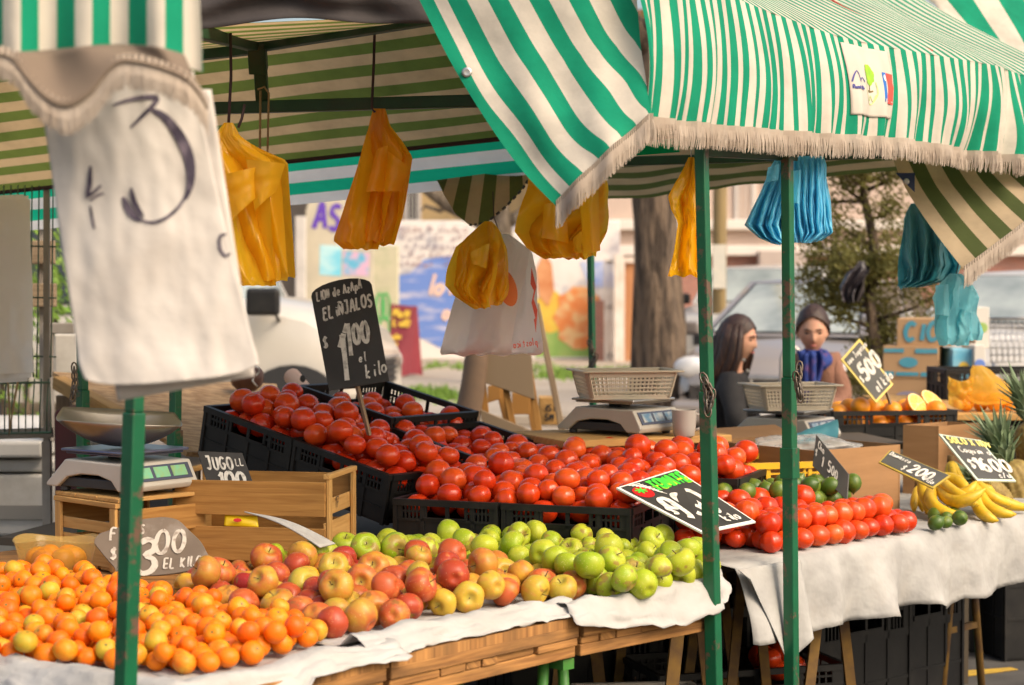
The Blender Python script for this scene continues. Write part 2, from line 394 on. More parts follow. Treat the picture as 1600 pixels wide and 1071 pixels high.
m_pole = mat('pole_green', (.002, .105, .042), .36, (.003, .075, .03), scale=9, dirt=(.13, .065, .045), dscale=9, damt=.9, drange=(.55, .6), bump=.15, bscale=60)
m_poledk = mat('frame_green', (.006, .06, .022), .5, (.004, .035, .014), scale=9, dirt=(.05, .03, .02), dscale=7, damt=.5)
m_cloth = mat('cloth_white', (.40, .395, .38), .9, (.30, .295, .285), scale=10, detail=7, bump=.9, bscale=11, bdist=.014, dirt=(.36, .33, .29), dscale=7, damt=.5)
m_paper = mat('paper_white', (.52, .51, .49), .7, (.45, .435, .41), scale=9, bump=.9, bscale=16, bdist=.01, transl=.15)
m_wood = wood('pine_slats', (.44, .225, .062), (.31, .145, .036), (.15, .075, .025))
m_woodlt = wood('pine_pale', (.56, .33, .115), (.44, .235, .07), (.25, .135, .05))
m_deck = wood('deck_boards', (.46, .225, .07), (.22, .10, .033), (.07, .04, .02), damt=.75)
m_greywood = wood('grey_wood', (.34, .25, .16), (.21, .145, .09), (.12, .09, .06))
m_black = mat('black_plastic', (.006, .006, .007), .5, (.011, .011, .011), scale=10, dirt=(.05, .043, .035), dscale=6, damt=.3, bump=.1, bscale=50, spec=.35)
m_darkred = mat('red_crate_plastic', (.10, .012, .010), .5, (.06, .01, .01), scale=8, dirt=(.06, .04, .03), damt=.4)
m_yelcrate = mat('yellow_crate_plastic', (.80, .46, .012), .42, (.70, .38, .01), scale=8, dirt=(.35, .22, .05), damt=.4)
m_card = mat('cardboard', (.36, .195, .085), .85, (.31, .165, .07), scale=5, stretch=(1, 1, 8), dirt=(.22, .13, .07), damt=.35)
m_carddk = mat('cardboard_inside', (.30, .17, .085), .9, (.25, .14, .07), scale=5)
m_chalk = mat('slate_black', (.026, .024, .022), .6, (.05, .047, .043), scale=5, detail=7, dirt=(.09, .085, .08), dscale=4, damt=.45)
m_slate = mat('slate_grey', (.06, .06, .056), .65, (.085, .083, .078), scale=5, detail=7, dirt=(.12, .12, .11), dscale=4, damt=.4)
m_white = mat('chalk_white', (.74, .72, .66), .85, (.42, .40, .36), scale=70, detail=5, contrast=(.45, .68))
m_wpaint = mat('paint_white', (.82, .80, .76), .5)
m_steel = mat('steel', (.55, .54, .52), .32, (.42, .41, .40), scale=12, metal=.9)
m_scalebody = mat('scale_plastic', (.50, .47, .42), .4, (.44, .41, .36), scale=5, dirt=(.3, .25, .2), damt=.3)
m_scaledk = mat('scale_base', (.03, .03, .032), .5)
m_basket = mat('basket_plastic', (.70, .62, .50), .4, (.64, .56, .44), scale=6, transl=.25)
m_yelbag = mat('yellow_film', (.96, .62, .035), .24, (.94, .53, .02), scale=7, transl=.62, tcol=(1.0, .72, .06), spec=.6, bump=.5, bscale=26)
m_orbag = mat('amber_film', (.88, .42, .010), .34, (.80, .34, .008), scale=7, transl=.6, tcol=(1.0, .56, .02), spec=.55, bump=.45, bscale=26)
m_blubag = mat('blue_film', (.22, .66, .90), .28, (.17, .58, .84), scale=7, transl=.55, tcol=(.32, .84, 1.0), bump=.25, bscale=24)
m_tealbag = mat('teal_film', (.24, .60, .68), .32, (.17, .50, .60), scale=7, transl=.55, tcol=(.34, .8, .86), bump=.25, bscale=24)
m_whbag = mat('white_film', (.78, .74, .72), .4, (.7, .66, .64), scale=5, transl=.6, tcol=(.95, .9, .88), bump=.4, bscale=14)
m_chrome = mat('rusty_chain', (.16, .14, .12), .45, (.09, .06, .04), scale=30, metal=.8)
m_rope = mat('twine', (.38, .27, .15), .9, (.28, .19, .1), scale=40)
m_cord = mat('dark_cord', (.05, .025, .03), .8)
m_glass = mat('car_glass', (.44, .48, .45), .08, (.14, .17, .17), scale=1.1, contrast=(.38, .62), spec=.8, coat=.6)  # pale and dark patches put reflections into the pane colour
m_glassdk = mat('dark_glass', (.03, .035, .035), .08, spec=.8)
m_tyre = mat('tyre_rubber', (.02, .02, .02), .85)
m_lamp = mat('lamp_glass', (.75, .75, .75), .12, (.55, .56, .58), scale=9, spec=.8)
m_skin = mat('skin', (.64, .37, .25), .5, (.66, .33, .22), scale=9, spec=.35)
m_green_leaf = mat('grass_green', (.14, .27, .03), .7, (.22, .34, .06), scale=3, transl=.3)

# ================================================================== camera, sun, sky
cam = bpy.data.cameras.new('camera'); co = bpy.data.objects.new('camera', cam); COL.objects.link(co)
co.location = CAM; co.rotation_euler = (PI / 2 - TH, 0, 0)
cam.sensor_width = 36; cam.lens = 36 * FPX / 1600; cam.clip_start = .1; cam.clip_end = 600
cam.dof.use_dof = True; cam.dof.focus_distance = 5.05; cam.dof.aperture_fstop = 4.2; cam.dof.aperture_blades = 0
SC.camera = co
SUN = Vector((.66, -.52, .78)).normalized()
sl = bpy.data.lights.new('sun', 'SUN'); sl.energy = .64; sl.angle = math.radians(26); sl.color = (1, .91, .78)
so = bpy.data.objects.new('sun', sl); COL.objects.link(so); so.rotation_euler = (-SUN).to_track_quat('-Z', 'Y').to_euler(); so.location = (6, -4, 8)
w = bpy.data.worlds.new('World'); SC.world = w; w.use_nodes = True
wn = w.node_tree; bg = wn.nodes['Background']; sk = wn.nodes.new('ShaderNodeTexSky'); sk.sky_type = 'NISHITA'; sk.sun_disc = False
sk.sun_elevation = math.asin(SUN.z); sk.sun_rotation = math.atan2(SUN.x, SUN.y); sk.air_density = 1.0; sk.dust_density = 6; sk.ozone_density = .6
wt = wn.nodes.new('ShaderNodeMix'); wt.data_type = 'RGBA'; wt.blend_type = 'MULTIPLY'; wt.inputs[0].default_value = 1; wt.inputs[7].default_value = (1, .955, .87, 1); wn.links.new(sk.outputs[0], wt.inputs[6]); wn.links.new(wt.outputs[2], bg.inputs[0]); bg.inputs[1].default_value = .15
SC.view_settings.view_transform = 'Standard'; SC.view_settings.look = 'None'; SC.view_settings.exposure = .88; SC.view_settings.gamma = 1
SC.render.film_transparent = False
SC.cycles.use_denoising = True; SC.cycles.max_bounces = 7; SC.cycles.diffuse_bounces = 4; SC.cycles.transmission_bounces = 6
SC.cycles.caustics_reflective = False; SC.cycles.caustics_refractive = False

def W(px, py, Y):
    """point on the photo ray at world depth y = Y"""
    r = FW + Vector((1, 0, 0)) * ((px - CX) / FPX) + UPV * ((CY - py) / FPX)
    return CAM + r * (Y / r.y)
def pxbox(mb, x0, y0, x1, y1, Y, thick, mi=0, zmin=None):
    a = W(x0, y1, Y); b = W(x1, y0, Y)
    z0 = a.z if zmin is None else zmin
    return mb.box(((a.x + b.x) / 2, Y + thick / 2, (z0 + b.z) / 2), (b.x - a.x, thick, b.z - z0), mi=mi)

# ================================================================== ground
m_ground = mat('street_dust', (.40, .33, .26), .95, (.30, .25, .19), scale=.35, detail=8, bump=.3, bscale=12, dirt=(.22, .2, .14), dscale=.25, damt=.6)
m_asph = mat('asphalt', (.055, .052, .05), .9, (.085, .08, .075), scale=6, detail=8, bump=.5, bscale=90)
o = MB().add([(-150, -40, 0), (150, -40, 0), (150, 260, 0), (-150, 260, 0)], [(0, 1, 2, 3)]).build('ground', m_ground); tag(o, kind='structure')
o = MB().add([(-14, -6, .004), (14, -6, .004), (14, 10.5, .004), (-14, 10.5, .004)], [(0, 1, 2, 3)]).build('road', m_asph); tag(o, kind='structure')
pv = MB(); pv.box((0, 25.5, .06), (60, 10, .12)); o = pv.build('pavement', mat('pavement_slab', (.42, .36, .30), .9, (.34, .29, .23), scale=.8, detail=8, dirt=(.24, .2, .15), dscale=.6, damt=.5), bev=.02); tag(o, kind='structure')
ym = MB(); c = G(1506, 1048, .008)
ym.prism([(-.13, -.09), (-.02, -.11), (.22, .02), (.2, .06), (.02, .0), (-.02, .09), (-.09, .07), (-.06, -.03)], .002, Matrix.Translation((c.x, c.y, .009)))
o = ym.build('road_marking', mat('yellow_road_paint', (.60, .38, .03), .8, (.4, .26, .05), scale=12)); tag(o, kind='structure')
# grass tufts
gr = MB()
for (px, py, sx, n) in [(690, 632, .22, 260), (655, 628, .2, 160), (876, 598, .5, 300), (900, 590, .5, 200), (630, 572, .25, 60), (680, 570, .25, 60), (715, 572, .2, 50), (960, 578, .3, 50), (850, 573, .4, 60)]:
    g = G(px, py, .03)
    for _ in range(n):
        x = g.x + rnd.gauss(0, sx * .5); y = g.y + rnd.gauss(0, .5); h = rnd.uniform(.04, .12); a = rnd.uniform(0, PI); dx, dy = math.cos(a) * .03, math.sin(a) * .03
        z0 = .12 if 20.5 < y < 30.5 else 0
        gr.add([(x - dx, y - dy, z0), (x + dx, y + dy, z0), (x + rnd.gauss(0, .06), y + rnd.gauss(0, .06), z0 + h)], [(0, 1, 2)])
o = gr.build('grass', m_green_leaf); tag(o, kind='stuff')

# ================================================================== far street: walls and houses
m_mural = mat('mural_white_paint', (.72, .68, .65), .9, (.36, .36, .42), scale=1.6, detail=9, contrast=(.52, .66), stretch=(1, 1, 1.6), dirt=(.5, .36, .28), dscale=1.7, damt=.3)
YM = 38
wl = empty('mural_wall', W(700, 560, YM), 'long street wall with blue lettered mural and orange and green painted shapes', 'wall')
b = MB(); a0 = W(590, 345, YM); a1 = W(968, 560, YM)
b.box(((a0.x + a1.x) / 2, YM + .15, a0.z / 2), (a1.x - a0.x, .3, a0.z)); b.build('wall', m_mural, wl, bev=.02)
def painted(name, poly, m, parent, Y, lift=.004):
    """flat paint on a wall facing the camera: a thin coat 4 mm proud"""
    pts = [W(x, y, Y) for x, y in poly]; mb = MB(); n = len(pts)
    f = [Vector((p.x, Y - lift - .003, p.z)) for p in pts]; k = [Vector((p.x, Y - lift + .002, p.z)) for p in pts]
    mb.add(f + k, [tuple(range(n))] + [(i, n + i, n + (i + 1) % n, (i + 1) % n) for i in range(n)])
    return mb.build(name, m, parent)
m_blue = mat('mural_blue', (.14, .24, .60), .85, (.56, .54, .64), scale=1.5, detail=8, stretch=(.8, 1, 4), contrast=(.52, .66))
painted('painted_band', [(612, 432), (640, 428), (662, 406), (700, 400), (760, 405), (800, 420), (800, 545), (690, 545), (640, 520), (612, 480)], m_blue, wl, YM)
m_orange = mat('mural_orange', (.70, .24, .07), .85, (.70, .46, .22), scale=3.5, contrast=(.45, .6), detail=7, dirt=(.6, .1, .04), dscale=3, damt=.5)
m_mgreen = mat('mural_green', (.24, .42, .10), .85, (.4, .5, .16), scale=2.5)
m_yel = mat('mural_yellow', (.75, .55, .08), .85, (.7, .4, .06), scale=3)
painted('painted_hill', [(836, 470), (862, 452), (890, 492), (930, 540), (936, 558), (836, 558)], m_mgreen, wl, YM, .004)
painted('painted_sun', [(860 + 24 * math.cos(t * PI / 8), 487 + 34 * math.sin(t * PI / 8)) for t in range(16)][::-1], m_yel, wl, YM, .010)
painted('painted_fruit', [(905 + 38 * math.cos(t * PI / 9) - 4 * math.sin(3 * t), 497 + 50 * math.sin(t * PI / 9)) for t in range(18)][::-1], m_orange, wl, YM, .016)
painted('painted_figure', [(842, 462), (838, 420), (850, 395), (862, 412), (866, 455), (856, 480)], mat('mural_rust', (.50, .17, .06), .85, (.62, .3, .14), scale=3), wl, YM, .022)
painted('painted_block', [(906, 410), (956, 408), (958, 450), (920, 448)], mat('mural_paleblue', (.2, .3, .7), .85, (.5, .55, .7), scale=3), wl, YM, .006)
sm = MB(); tl, tr, br, bl = W(612, 400, YM), W(790, 400, YM), W(790, 550, YM), W(612, 550, YM)
for q in (tl, tr, br, bl): q.y = YM - .02
mp_ = quadmap(tl, tr, br, bl); asp = (tr - tl).length / (tl - bl).length
def iso(mp, asp): return lambda a, b, c: mp(a, b, c)
text(sm, 'lolle en', .30, .60, .20, .035, mp_, ax=.9, aspect=asp, slant=.3); text(sm, 'el no', .62, .50, .14, .035, mp_, ax=.9, aspect=asp); text(sm, 'o que s', .44, .34, .16, .035, mp_, ax=.9, aspect=asp, slant=.3)
sm.build('lettering', mat('mural_pink', (.80, .55, .42), .85), wl)
sm = MB(); tl, tr, br, bl = W(608, 350, YM), W(900, 350, YM), W(900, 425, YM), W(608, 425, YM)
for q in (tl, tr, br, bl): q.y = YM - .03
mp_ = quadmap(tl, tr, br, bl); asp = (tr - tl).length / (tl - bl).length
for (t, y, x) in [('mAx3oRsUnkeoWbqaRes', .84, .02), ('OsnRuGobeAlkoTeMika', .66, .06), ('tiboNaKesoprUxeLano', .48, .0), ('VaRosEnkoTubiAmeX', .30, .04), ('sokaPerBuNoteXaGi', .12, .01)]: text(sm, t, x, y, .12, .016, mp_, ax=1.55, aspect=asp, jit=.2)
sm.build('graffiti', mat('graffiti_ink', (.13, .15, .26), .85, (.45, .22, .16), scale=1.2), wl)

YP = 33
pw = empty('graffiti_panel', W(520, 560, YP), 'cream concrete panel with purple letters AS and a light blue poster', 'wall')
b = MB(); pts = [W(x, y, YP) for x, y in [(478, 470), (478, 330), (482, 316), (492, 308), (506, 305), (582, 305), (582, 470)]]
pts[0].z = 0; pts[-1].z = 0
n = len(pts); b.add([Vector((p.x, YP, p.z)) for p in pts] + [Vector((p.x, YP + .25, p.z)) for p in pts], [tuple(range(n - 1, -1, -1)), tuple(range(n, 2 * n))] + [(i, (i + 1) % n, n + (i + 1) % n, n + i) for i in range(n)])
b.build('slab', mat('cream_render', (.58, .52, .40), .9, (.48, .44, .35), scale=1.5, detail=7, dirt=(.3, .3, .26), dscale=1.2, damt=.5), pw)
sm = MB(); tl, tr, br, bl = W(486, 315, YP), W(540, 315, YP), W(540, 362, YP), W(486, 362, YP)
for q in (tl, tr, br, bl): q.y = YP - .01
text(sm, 'AS', .05, .08, .82, .16, quadmap(tl, tr, br, bl), ax=.85, aspect=(tr - tl).length / (tl - bl).length); sm.build('graffiti', mat('purple_spray', (.12, .05, .42), .8), pw)
painted('poster', [(500, 383), (534, 384), (533, 432), (499, 430)], mat('poster_blue', (.16, .55, .72), .7, (.5, .72, .75), scale=2.2, stretch=(1, 1, 2)), pw, YP)
painted('scribble', [(536, 392), (578, 396), (576, 432), (536, 430)], mat('scribble_mix', (.12, .42, .62), .8, (.62, .40, .55), scale=4.5, detail=7, contrast=(.42, .55)), pw, YP)
b = MB(); pxbox(b, 582, 384, 622, 565, 36, .3, zmin=0); o = b.build('gate_pillar', mat('pale_pillar', (.60, .56, .40), .9, (.50, .47, .34), scale=1.5, detail=6, dirt=(.2, .32, .12), dscale=2.5, damt=.5), bev=.02)
tag(o, 'pale concrete pillar with green loops of spray paint left of the mural', 'pillar')
sm = MB(); tl, tr, br, bl = W(584, 455, 36), W(618, 455, 36), W(618, 535, 36), W(584, 535, 36)
for q in (tl, tr, br, bl): q.y = 35.985
mp_ = quadmap(tl, tr, br, bl); asp = (tr - tl).length / (tl - bl).length
for c_ in [(.3, .7, .2, .25), (.55, .7, .18, .26), (.5, .3, .24, .2)]: sm.ribbon([(x * asp, y) for x, y in el(*c_)], .045, lambda a, b_, c2: mp_(a / asp, b_, c2), .0002)
oo = sm.build('graffiti', mat('green_spray', (.08, .42, .12), .8), o)
# dark doorway and posts left of the panel
b = MB(); pxbox(b, -900, 290, 480, 560, 34.5, .3, zmin=0); o = b.build('dark_fence', mat('dark_boards', (.10, .085, .075), .9, (.06, .05, .045), scale=2)); tag(o, 'dark board fence behind the white truck cab', 'fence')
b = MB(); pxbox(b, 462, 338, 476, 560, 32.5, .25, zmin=0); o = b.build('white_post', mat('white_post_paint', (.66, .62, .58), .8, (.5, .47, .44), scale=2), bev=.01); tag(o, 'slim white post left of the graffiti panel', 'post')

def window(parent, x0, y0, x1, y1, Y, mframe, mpane, bars=0, mbar=None):
    f = MB(); a = W(x0, y1, Y); c = W(x1, y0, Y); t = .07
    f.box(((a.x + c.x) / 2, Y - .03, a.z), (c.x - a.x + t, .12, t)); f.box(((a.x + c.x) / 2, Y - .03, c.z), (c.x - a.x + t, .12, t))
    f.box((a.x, Y - .03, (a.z + c.z) / 2), (t, .12, c.z - a.z - t)); f.box((c.x, Y - .03, (a.z + c.z) / 2), (t, .12, c.z - a.z - t))
    fo = f.build('window', mframe, parent)
    g = MB(); g.box(((a.x + c.x) / 2, Y - .012, (a.z + c.z) / 2), (c.x - a.x - t, .02, c.z - a.z - t)); g.build('pane', mpane, fo)
    if bars:
        q = MB()
        for i in range(bars): x = lerp(a.x, c.x, (i + .7) / (bars + .4)); q.tube([(x, Y - .12, a.z), (x, Y - .12, c.z)], .014, 6)
        q.build('grille', mbar, fo)
m_wframe = mat('window_frame', (.62, .58, .54), .7)
# yellow house behind the mural
YH = 46
yh = empty('yellow_house', W(760, 440, YH), 'yellow house with barred windows rising behind the mural wall', 'house')
b = MB(); a0 = W(470, 100, YH); a1 = W(935, 440, YH); b.box(((a0.x + a1.x) / 2, YH + 4, 3.4), (a1.x - a0.x, 8, 6.8)); b.build('wall', mat('yellow_render', (.60, .43, .21), .9, (.52, .37, .18), scale=1, detail=6, stretch=(8, 8, .6)), yh)
window(yh, 634, 286, 656, 345, YH, m_wframe, m_glassdk, 4, m_wframe); window(yh, 855, 290, 885, 345, YH, m_wframe, m_glassdk, 4, m_wframe)
b = MB(); b.box(((a0.x + a1.x) / 2, YH + 3.9, 6.95), (a1.x - a0.x + .8, 8.8, .3)); b.build('roof', mat('rust_roof', (.22, .1, .06), .8, (.16, .08, .05), scale=3), yh)
# brick house right
YB = 42
m_brick = bpy.data.materials.new('brickwork'); m_brick.use_nodes = True; _nt = m_brick.node_tree
_t = nd(_nt, 'ShaderNodeTexCoord'); _m = nd(_nt, 'ShaderNodeMapping'); _m.inputs['Rotation'].default_value = (PI / 2, 0, 0); _b = nd(_nt, 'ShaderNodeTexBrick'); _b.inputs['Scale'].default_value = 4
_b.inputs[1].default_value = (.40, .15, .10, 1); _b.inputs[2].default_value = (.30, .12, .09, 1); _b.inputs[3].default_value = (.42, .35, .3, 1)
_nt.links.new(_t.outputs['Object'], _m.inputs[0]); _nt.links.new(_m.outputs[0], _b.inputs[0]); _nt.links.new(_b.outputs[0], _nt.nodes['Principled BSDF'].inputs[0])
bh = empty('brick_house', W(1240, 560, YB), 'pale house with brick lower storey and white bands behind the parked cars', 'house')
a0 = W(930, 100, YB); a1 = W(2700, 560, YB); zb = W(1000, 395, YB).z
b = MB(); b.box(((a0.x + a1.x) / 2, YB + 4, zb / 2), (a1.x - a0.x, 8, zb)); b.build('brick_wall', m_brick, bh)
b = MB(); b.box(((a0.x + a1.x) / 2, YB + 4, (zb + 7) / 2), (a1.x - a0.x + .05, 8.05, 7 - zb)); b.build('upper_wall', mat('pink_render', (.58, .45, .37), .9, (.50, .39, .33), scale=.8, detail=6), bh)
b = MB()
for py in (352, 392): z = W(1000, py, YB).z; b.box(((a0.x + a1.x) / 2, YB - .1, z), (a1.x - a0.x + .1, .35, .22))
b.build('ledge', mat('ledge_white', (.70, .64, .58), .8), bh, bev=.02)
for (x0, x1) in [(1150, 1178), (1196, 1216), (1530, 1570)]: window(bh, x0, 275, x1, 345, YB, m_wframe, m_glassdk, 3, m_wframe)
b = MB(); b.box(((a0.x + a1.x) / 2, YB + 3.8, 7.2), (a1.x - a0.x + 1, 9, .35)); b.build('roof', MATS['rust_roof'], bh)
b = MB(); pxbox(b, 1186, 392, 1260, 470, YB - .6, .35, zmin=0); o = b.build('garden_wall', mat('grey_pink_render', (.48, .40, .36), .9, (.42, .35, .31), scale=1), bev=.02); tag(o, 'grey pink garden wall behind the white car', 'wall')
# white gate and brown door
gt = empty('metal_gate', W(962, 566, 37.2), 'white barred metal gate beside the orange brown door', 'gate')
b = MB()
for i in range(5): x = lerp(946, 974, i / 4); p = W(x, 405, 37.2); b.box((p.x, 37.2, p.z / 2), (.05, .05, p.z))
for py in (410, 480, 555): a = W(946, py, 37.2); c = W(974, py, 37.2); b.bar(a, c, .05, .06)
b.build('bars', mat('gate_white', (.74, .68, .62), .6, (.6, .5, .42), scale=3), gt)
b = MB(); p = W(966, 398, 37.1); b.box((p.x, 37.0, p.z / 2), (.18, .18, p.z)); b.build('post', MATS['gate_white'], gt, bev=.01)
dr = empty('wooden_door', W(990, 566, 37.4), 'orange brown plank door under a white lintel left of the tree trunk', 'door')
b = MB()
for i in range(5): a = W(972 + i * 8.2, 562, 37.4); c = W(972 + i * 8.2 + 7.6, 410, 37.4); b.box(((a.x + c.x) / 2, 37.4, c.z / 2), (c.x - a.x, .06, c.z))
b.build('planks', wood('door_wood', (.50, .24, .11), (.38, .17, .07), gs=.2), dr)
b = MB(); pxbox(b, 968, 402, 1016, 411, 37.3, .25); b.build('lintel', MATS['gate_white'], dr)
b = MB(); pxbox(b, 925, 470, 946, 560, 37.5, .25, zmin=0); o = b.build('low_wall', m_brick); tag(o, 'short brick wall left of the white gate', 'wall')
# yellowish street pole
b = MB(); p = W(1122, 540, 22); b.tube([(p.x, 22, 0), (p.x + .02, 22, 3), (p.x + .03, 22, 7)], [.085, .08, .07], 12)
up = empty('utility_pole', (p.x, 22, 0), 'yellow brown wooden utility pole behind the green stall pole', 'pole'); b.build('shaft', mat('pole_wood', (.36, .26, .12), .85, (.24, .18, .09), scale=3, stretch=(4, 4, .4)), up, smooth=True)
b = MB(); b.box((p.x, 21.9, 1.72), (.15, .02, .5)); b.build('notice', mat('notice_paper', (.62, .58, .5), .8, (.5, .5, .45), scale=5), up)

# ================================================================== trees
def bark(name, c1, c2): return mat(name, c1, .95, c2, scale=3.2, detail=9, stretch=(4, 4, .7), bump=1, bscale=8, bdist=.08, contrast=(.44, .57))
m_bark = bark('rough_bark', (.165, .118, .082), (.052, .037, .027))
m_bark2 = bark('grey_bark', (.20, .16, .12), (.11, .085, .06))
def trunkmesh(pts, rs, seg=20, amp=.12):
    b = MB(); b.tube(pts, rs, seg, cap=True)
    for i, v in enumerate(b.v):
        k = nz(v.x * 5, v.y * 5, v.z * 2.5) * amp + nz(v.x * 14, v.y * 14, v.z * 3) * amp * .4
        j = min(range(len(pts)), key=lambda q: (Vector(pts[q]) - v).length); c = Vector(pts[j]); d = v - c; d.z = 0
        b.v[i] = v + d * k * 2
    return b
def leafclump(b, c, r, n, size, flat=.8):
    for _ in range(n):
        p = Vector((rnd.gauss(0, 1), rnd.gauss(0, 1), rnd.gauss(0, 1) * flat)); p = c + p * (r * .5)
        a = Vector((rnd.gauss(0, 1), rnd.gauss(0, 1), rnd.gauss(0, 1))).normalized(); u = a.orthogonal().normalized(); v = a.cross(u)
        s = size * rnd.uniform(.6, 1.3)
        b.add([p - u * s * .4, p + v * s, p + u * s * .4, p - v * s], [(0, 1, 2, 3)])
m_leaf = mat('leaf_olive', (.10, .13, .025), .7, (.20, .17, .045), scale=2.2, detail=3, transl=.35, tcol=(.3, .3, .06))
m_leaf2 = mat('leaf_conifer', (.085, .095, .022), .75, (.19, .18, .045), scale=5, detail=3, transl=.3, tcol=(.32, .26, .07))
# large trunk
b0 = W(1032, 690, 17.5); X = b0.x
tr_ = empty('street_tree', (X, 17.5, 0), 'thick bare tree trunk with rough brown bark behind the central scale', 'tree')
trunkmesh([(X - .02, 17.5, -.05), (X - .01, 17.5, .3), (X, 17.5, .7), (X - .01, 17.5, 1.15), (X - .04, 17.5, 1.7), (X - .06, 17.5, 2.4), (X - .05, 17.5, 3.3), (X + .05, 17.4, 4.2)], [.42, .33, .27, .23, .205, .20, .215, .16], 40, .2).build('trunk', m_bark, tr_, smooth=True)
b = MB()
for a, l, zz in [(0.4, 2.2, 3.4), (2.1, 2.4, 3.6), (3.8, 2.1, 3.5), (5.2, 2.3, 3.8)]:
    b.tube([(X, 17.5, zz), (X + math.cos(a) * l * .5, 17.5 + math.sin(a) * l * .5, zz + .9), (X + math.cos(a) * l, 17.5 + math.sin(a) * l, zz + 1.5)], [.11, .08, .04], 8)
b.build('limbs', m_bark, tr_, smooth=True)
b = MB()
for _ in range(70): leafclump(b, Vector((X + rnd.gauss(0, 1.5), 17.5 + rnd.gauss(0, 1.3), 5.4 + rnd.gauss(0, .8))), .5, 26, .07)
b.build('crown', m_leaf, tr_)
# darker trunk and limbs far left of it
X2 = W(788, 400, 27).x
t2 = empty('bare_tree', (X2, 27, 0), 'dark bare tree with forking branches in front of the yellow house', 'tree')
pA = lambda x, y: W(x, y, 27)
trunkmesh([(X2, 27, 0), pA(789, 470), pA(788, 400), pA(784, 340), pA(776, 300), pA(770, 200), pA(768, 120)], [.2, .16, .15, .14, .12, .1, .06], 16, .1).build('trunk', m_bark2, t2, smooth=True)
b = MB(); b.tube([pA(784, 365), pA(735, 335), pA(700, 318), pA(668, 296), pA(640, 262), pA(620, 225)], [.13, .13, .12, .09, .07, .04], 10); b.tube([pA(700, 318), pA(688, 330), pA(664, 322), pA(658, 330)], [.06, .035, .025, .012], 8)
b.tube([pA(786, 352), pA(815, 335), pA(850, 300), pA(872, 240)], [.1, .08, .06, .04], 8); b.tube([pA(850, 300), pA(880, 316), pA(884, 330)], [.04, .025, .015], 6)
b.build('limbs', m_bark2, t2, smooth=True)
b = MB()
for q in [(880, 318), (872, 305), (892, 310), (868, 322)]: leafclump(b, pA(*q), .25, 30, .07)
for _ in range(40): leafclump(b, Vector((X2 + rnd.gauss(0, 1.6), 27 + rnd.gauss(0, 1.2), 5.6 + rnd.gauss(0, .7))), .5, 24, .09)
b.build('crown', m_leaf, t2)
# street conifer on the right
XC = W(1362, 600, 11.6).x; YC = 11.6
tc_ = empty('street_conifer', (XC, YC, 0), 'sparse olive brown conifer behind the cardboard boxes with a dark bag caught in it', 'tree')
pC = lambda x, y, dy=0: W(x, y, YC) + Vector((0, dy, 0))
b = trunkmesh([(XC, YC, 0), pC(1374, 640), pC(1372, 560), pC(1358, 470), pC(1366, 380), pC(1348, 300), pC(1354, 200)], [.075, .05, .042, .034, .028, .02, .012], 12, .12); b.build('trunk', m_bark, tc_, smooth=True)
b = MB(); lim = []
for i in range(34):
    t = rnd.random(); py = lerp(610, 220, t); c0 = pC(lerp(1371, 1352, t), py); a = rnd.uniform(0, 2 * PI); l = rnd.uniform(.18, .52) * (1 if t > .2 else .45)
    e = c0 + Vector((math.cos(a) * l, math.sin(a) * l * .8, rnd.uniform(.02, .22))); b.tube([c0, (c0 + e) / 2 + Vector((0, 0, -.03)), e], [.014, .01, .005], 5); lim.append((c0, e))
for (x, y) in [(1262, 450), (1250, 420), (1275, 395), (1268, 470), (1300, 440), (1262, 372)]:
    c0 = pC(1362, y + 40); e = pC(x, y, rnd.uniform(-.15, .15)); b.tube([c0, (c0 + e) / 2 + Vector((0, 0, -.03)), e], [.014, .01, .005], 5); lim.append((c0, e))
b.build('branches', m_bark, tc_, smooth=True)
b = MB()
for (c0, e) in lim:
    for k in range(7):
        q = c0.lerp(e, .35 + .65 * k / 6) + Vector((rnd.gauss(0, .03), rnd.gauss(0, .03), rnd.gauss(0, .03)))
        for _ in range(3): leafclump(b, q + Vector((rnd.gauss(0, .025), rnd.gauss(0, .03), rnd.gauss(0, .03))), rnd.uniform(.05, .11), 26, .017, 1.1)
b.build('crown', m_leaf2, tc_)
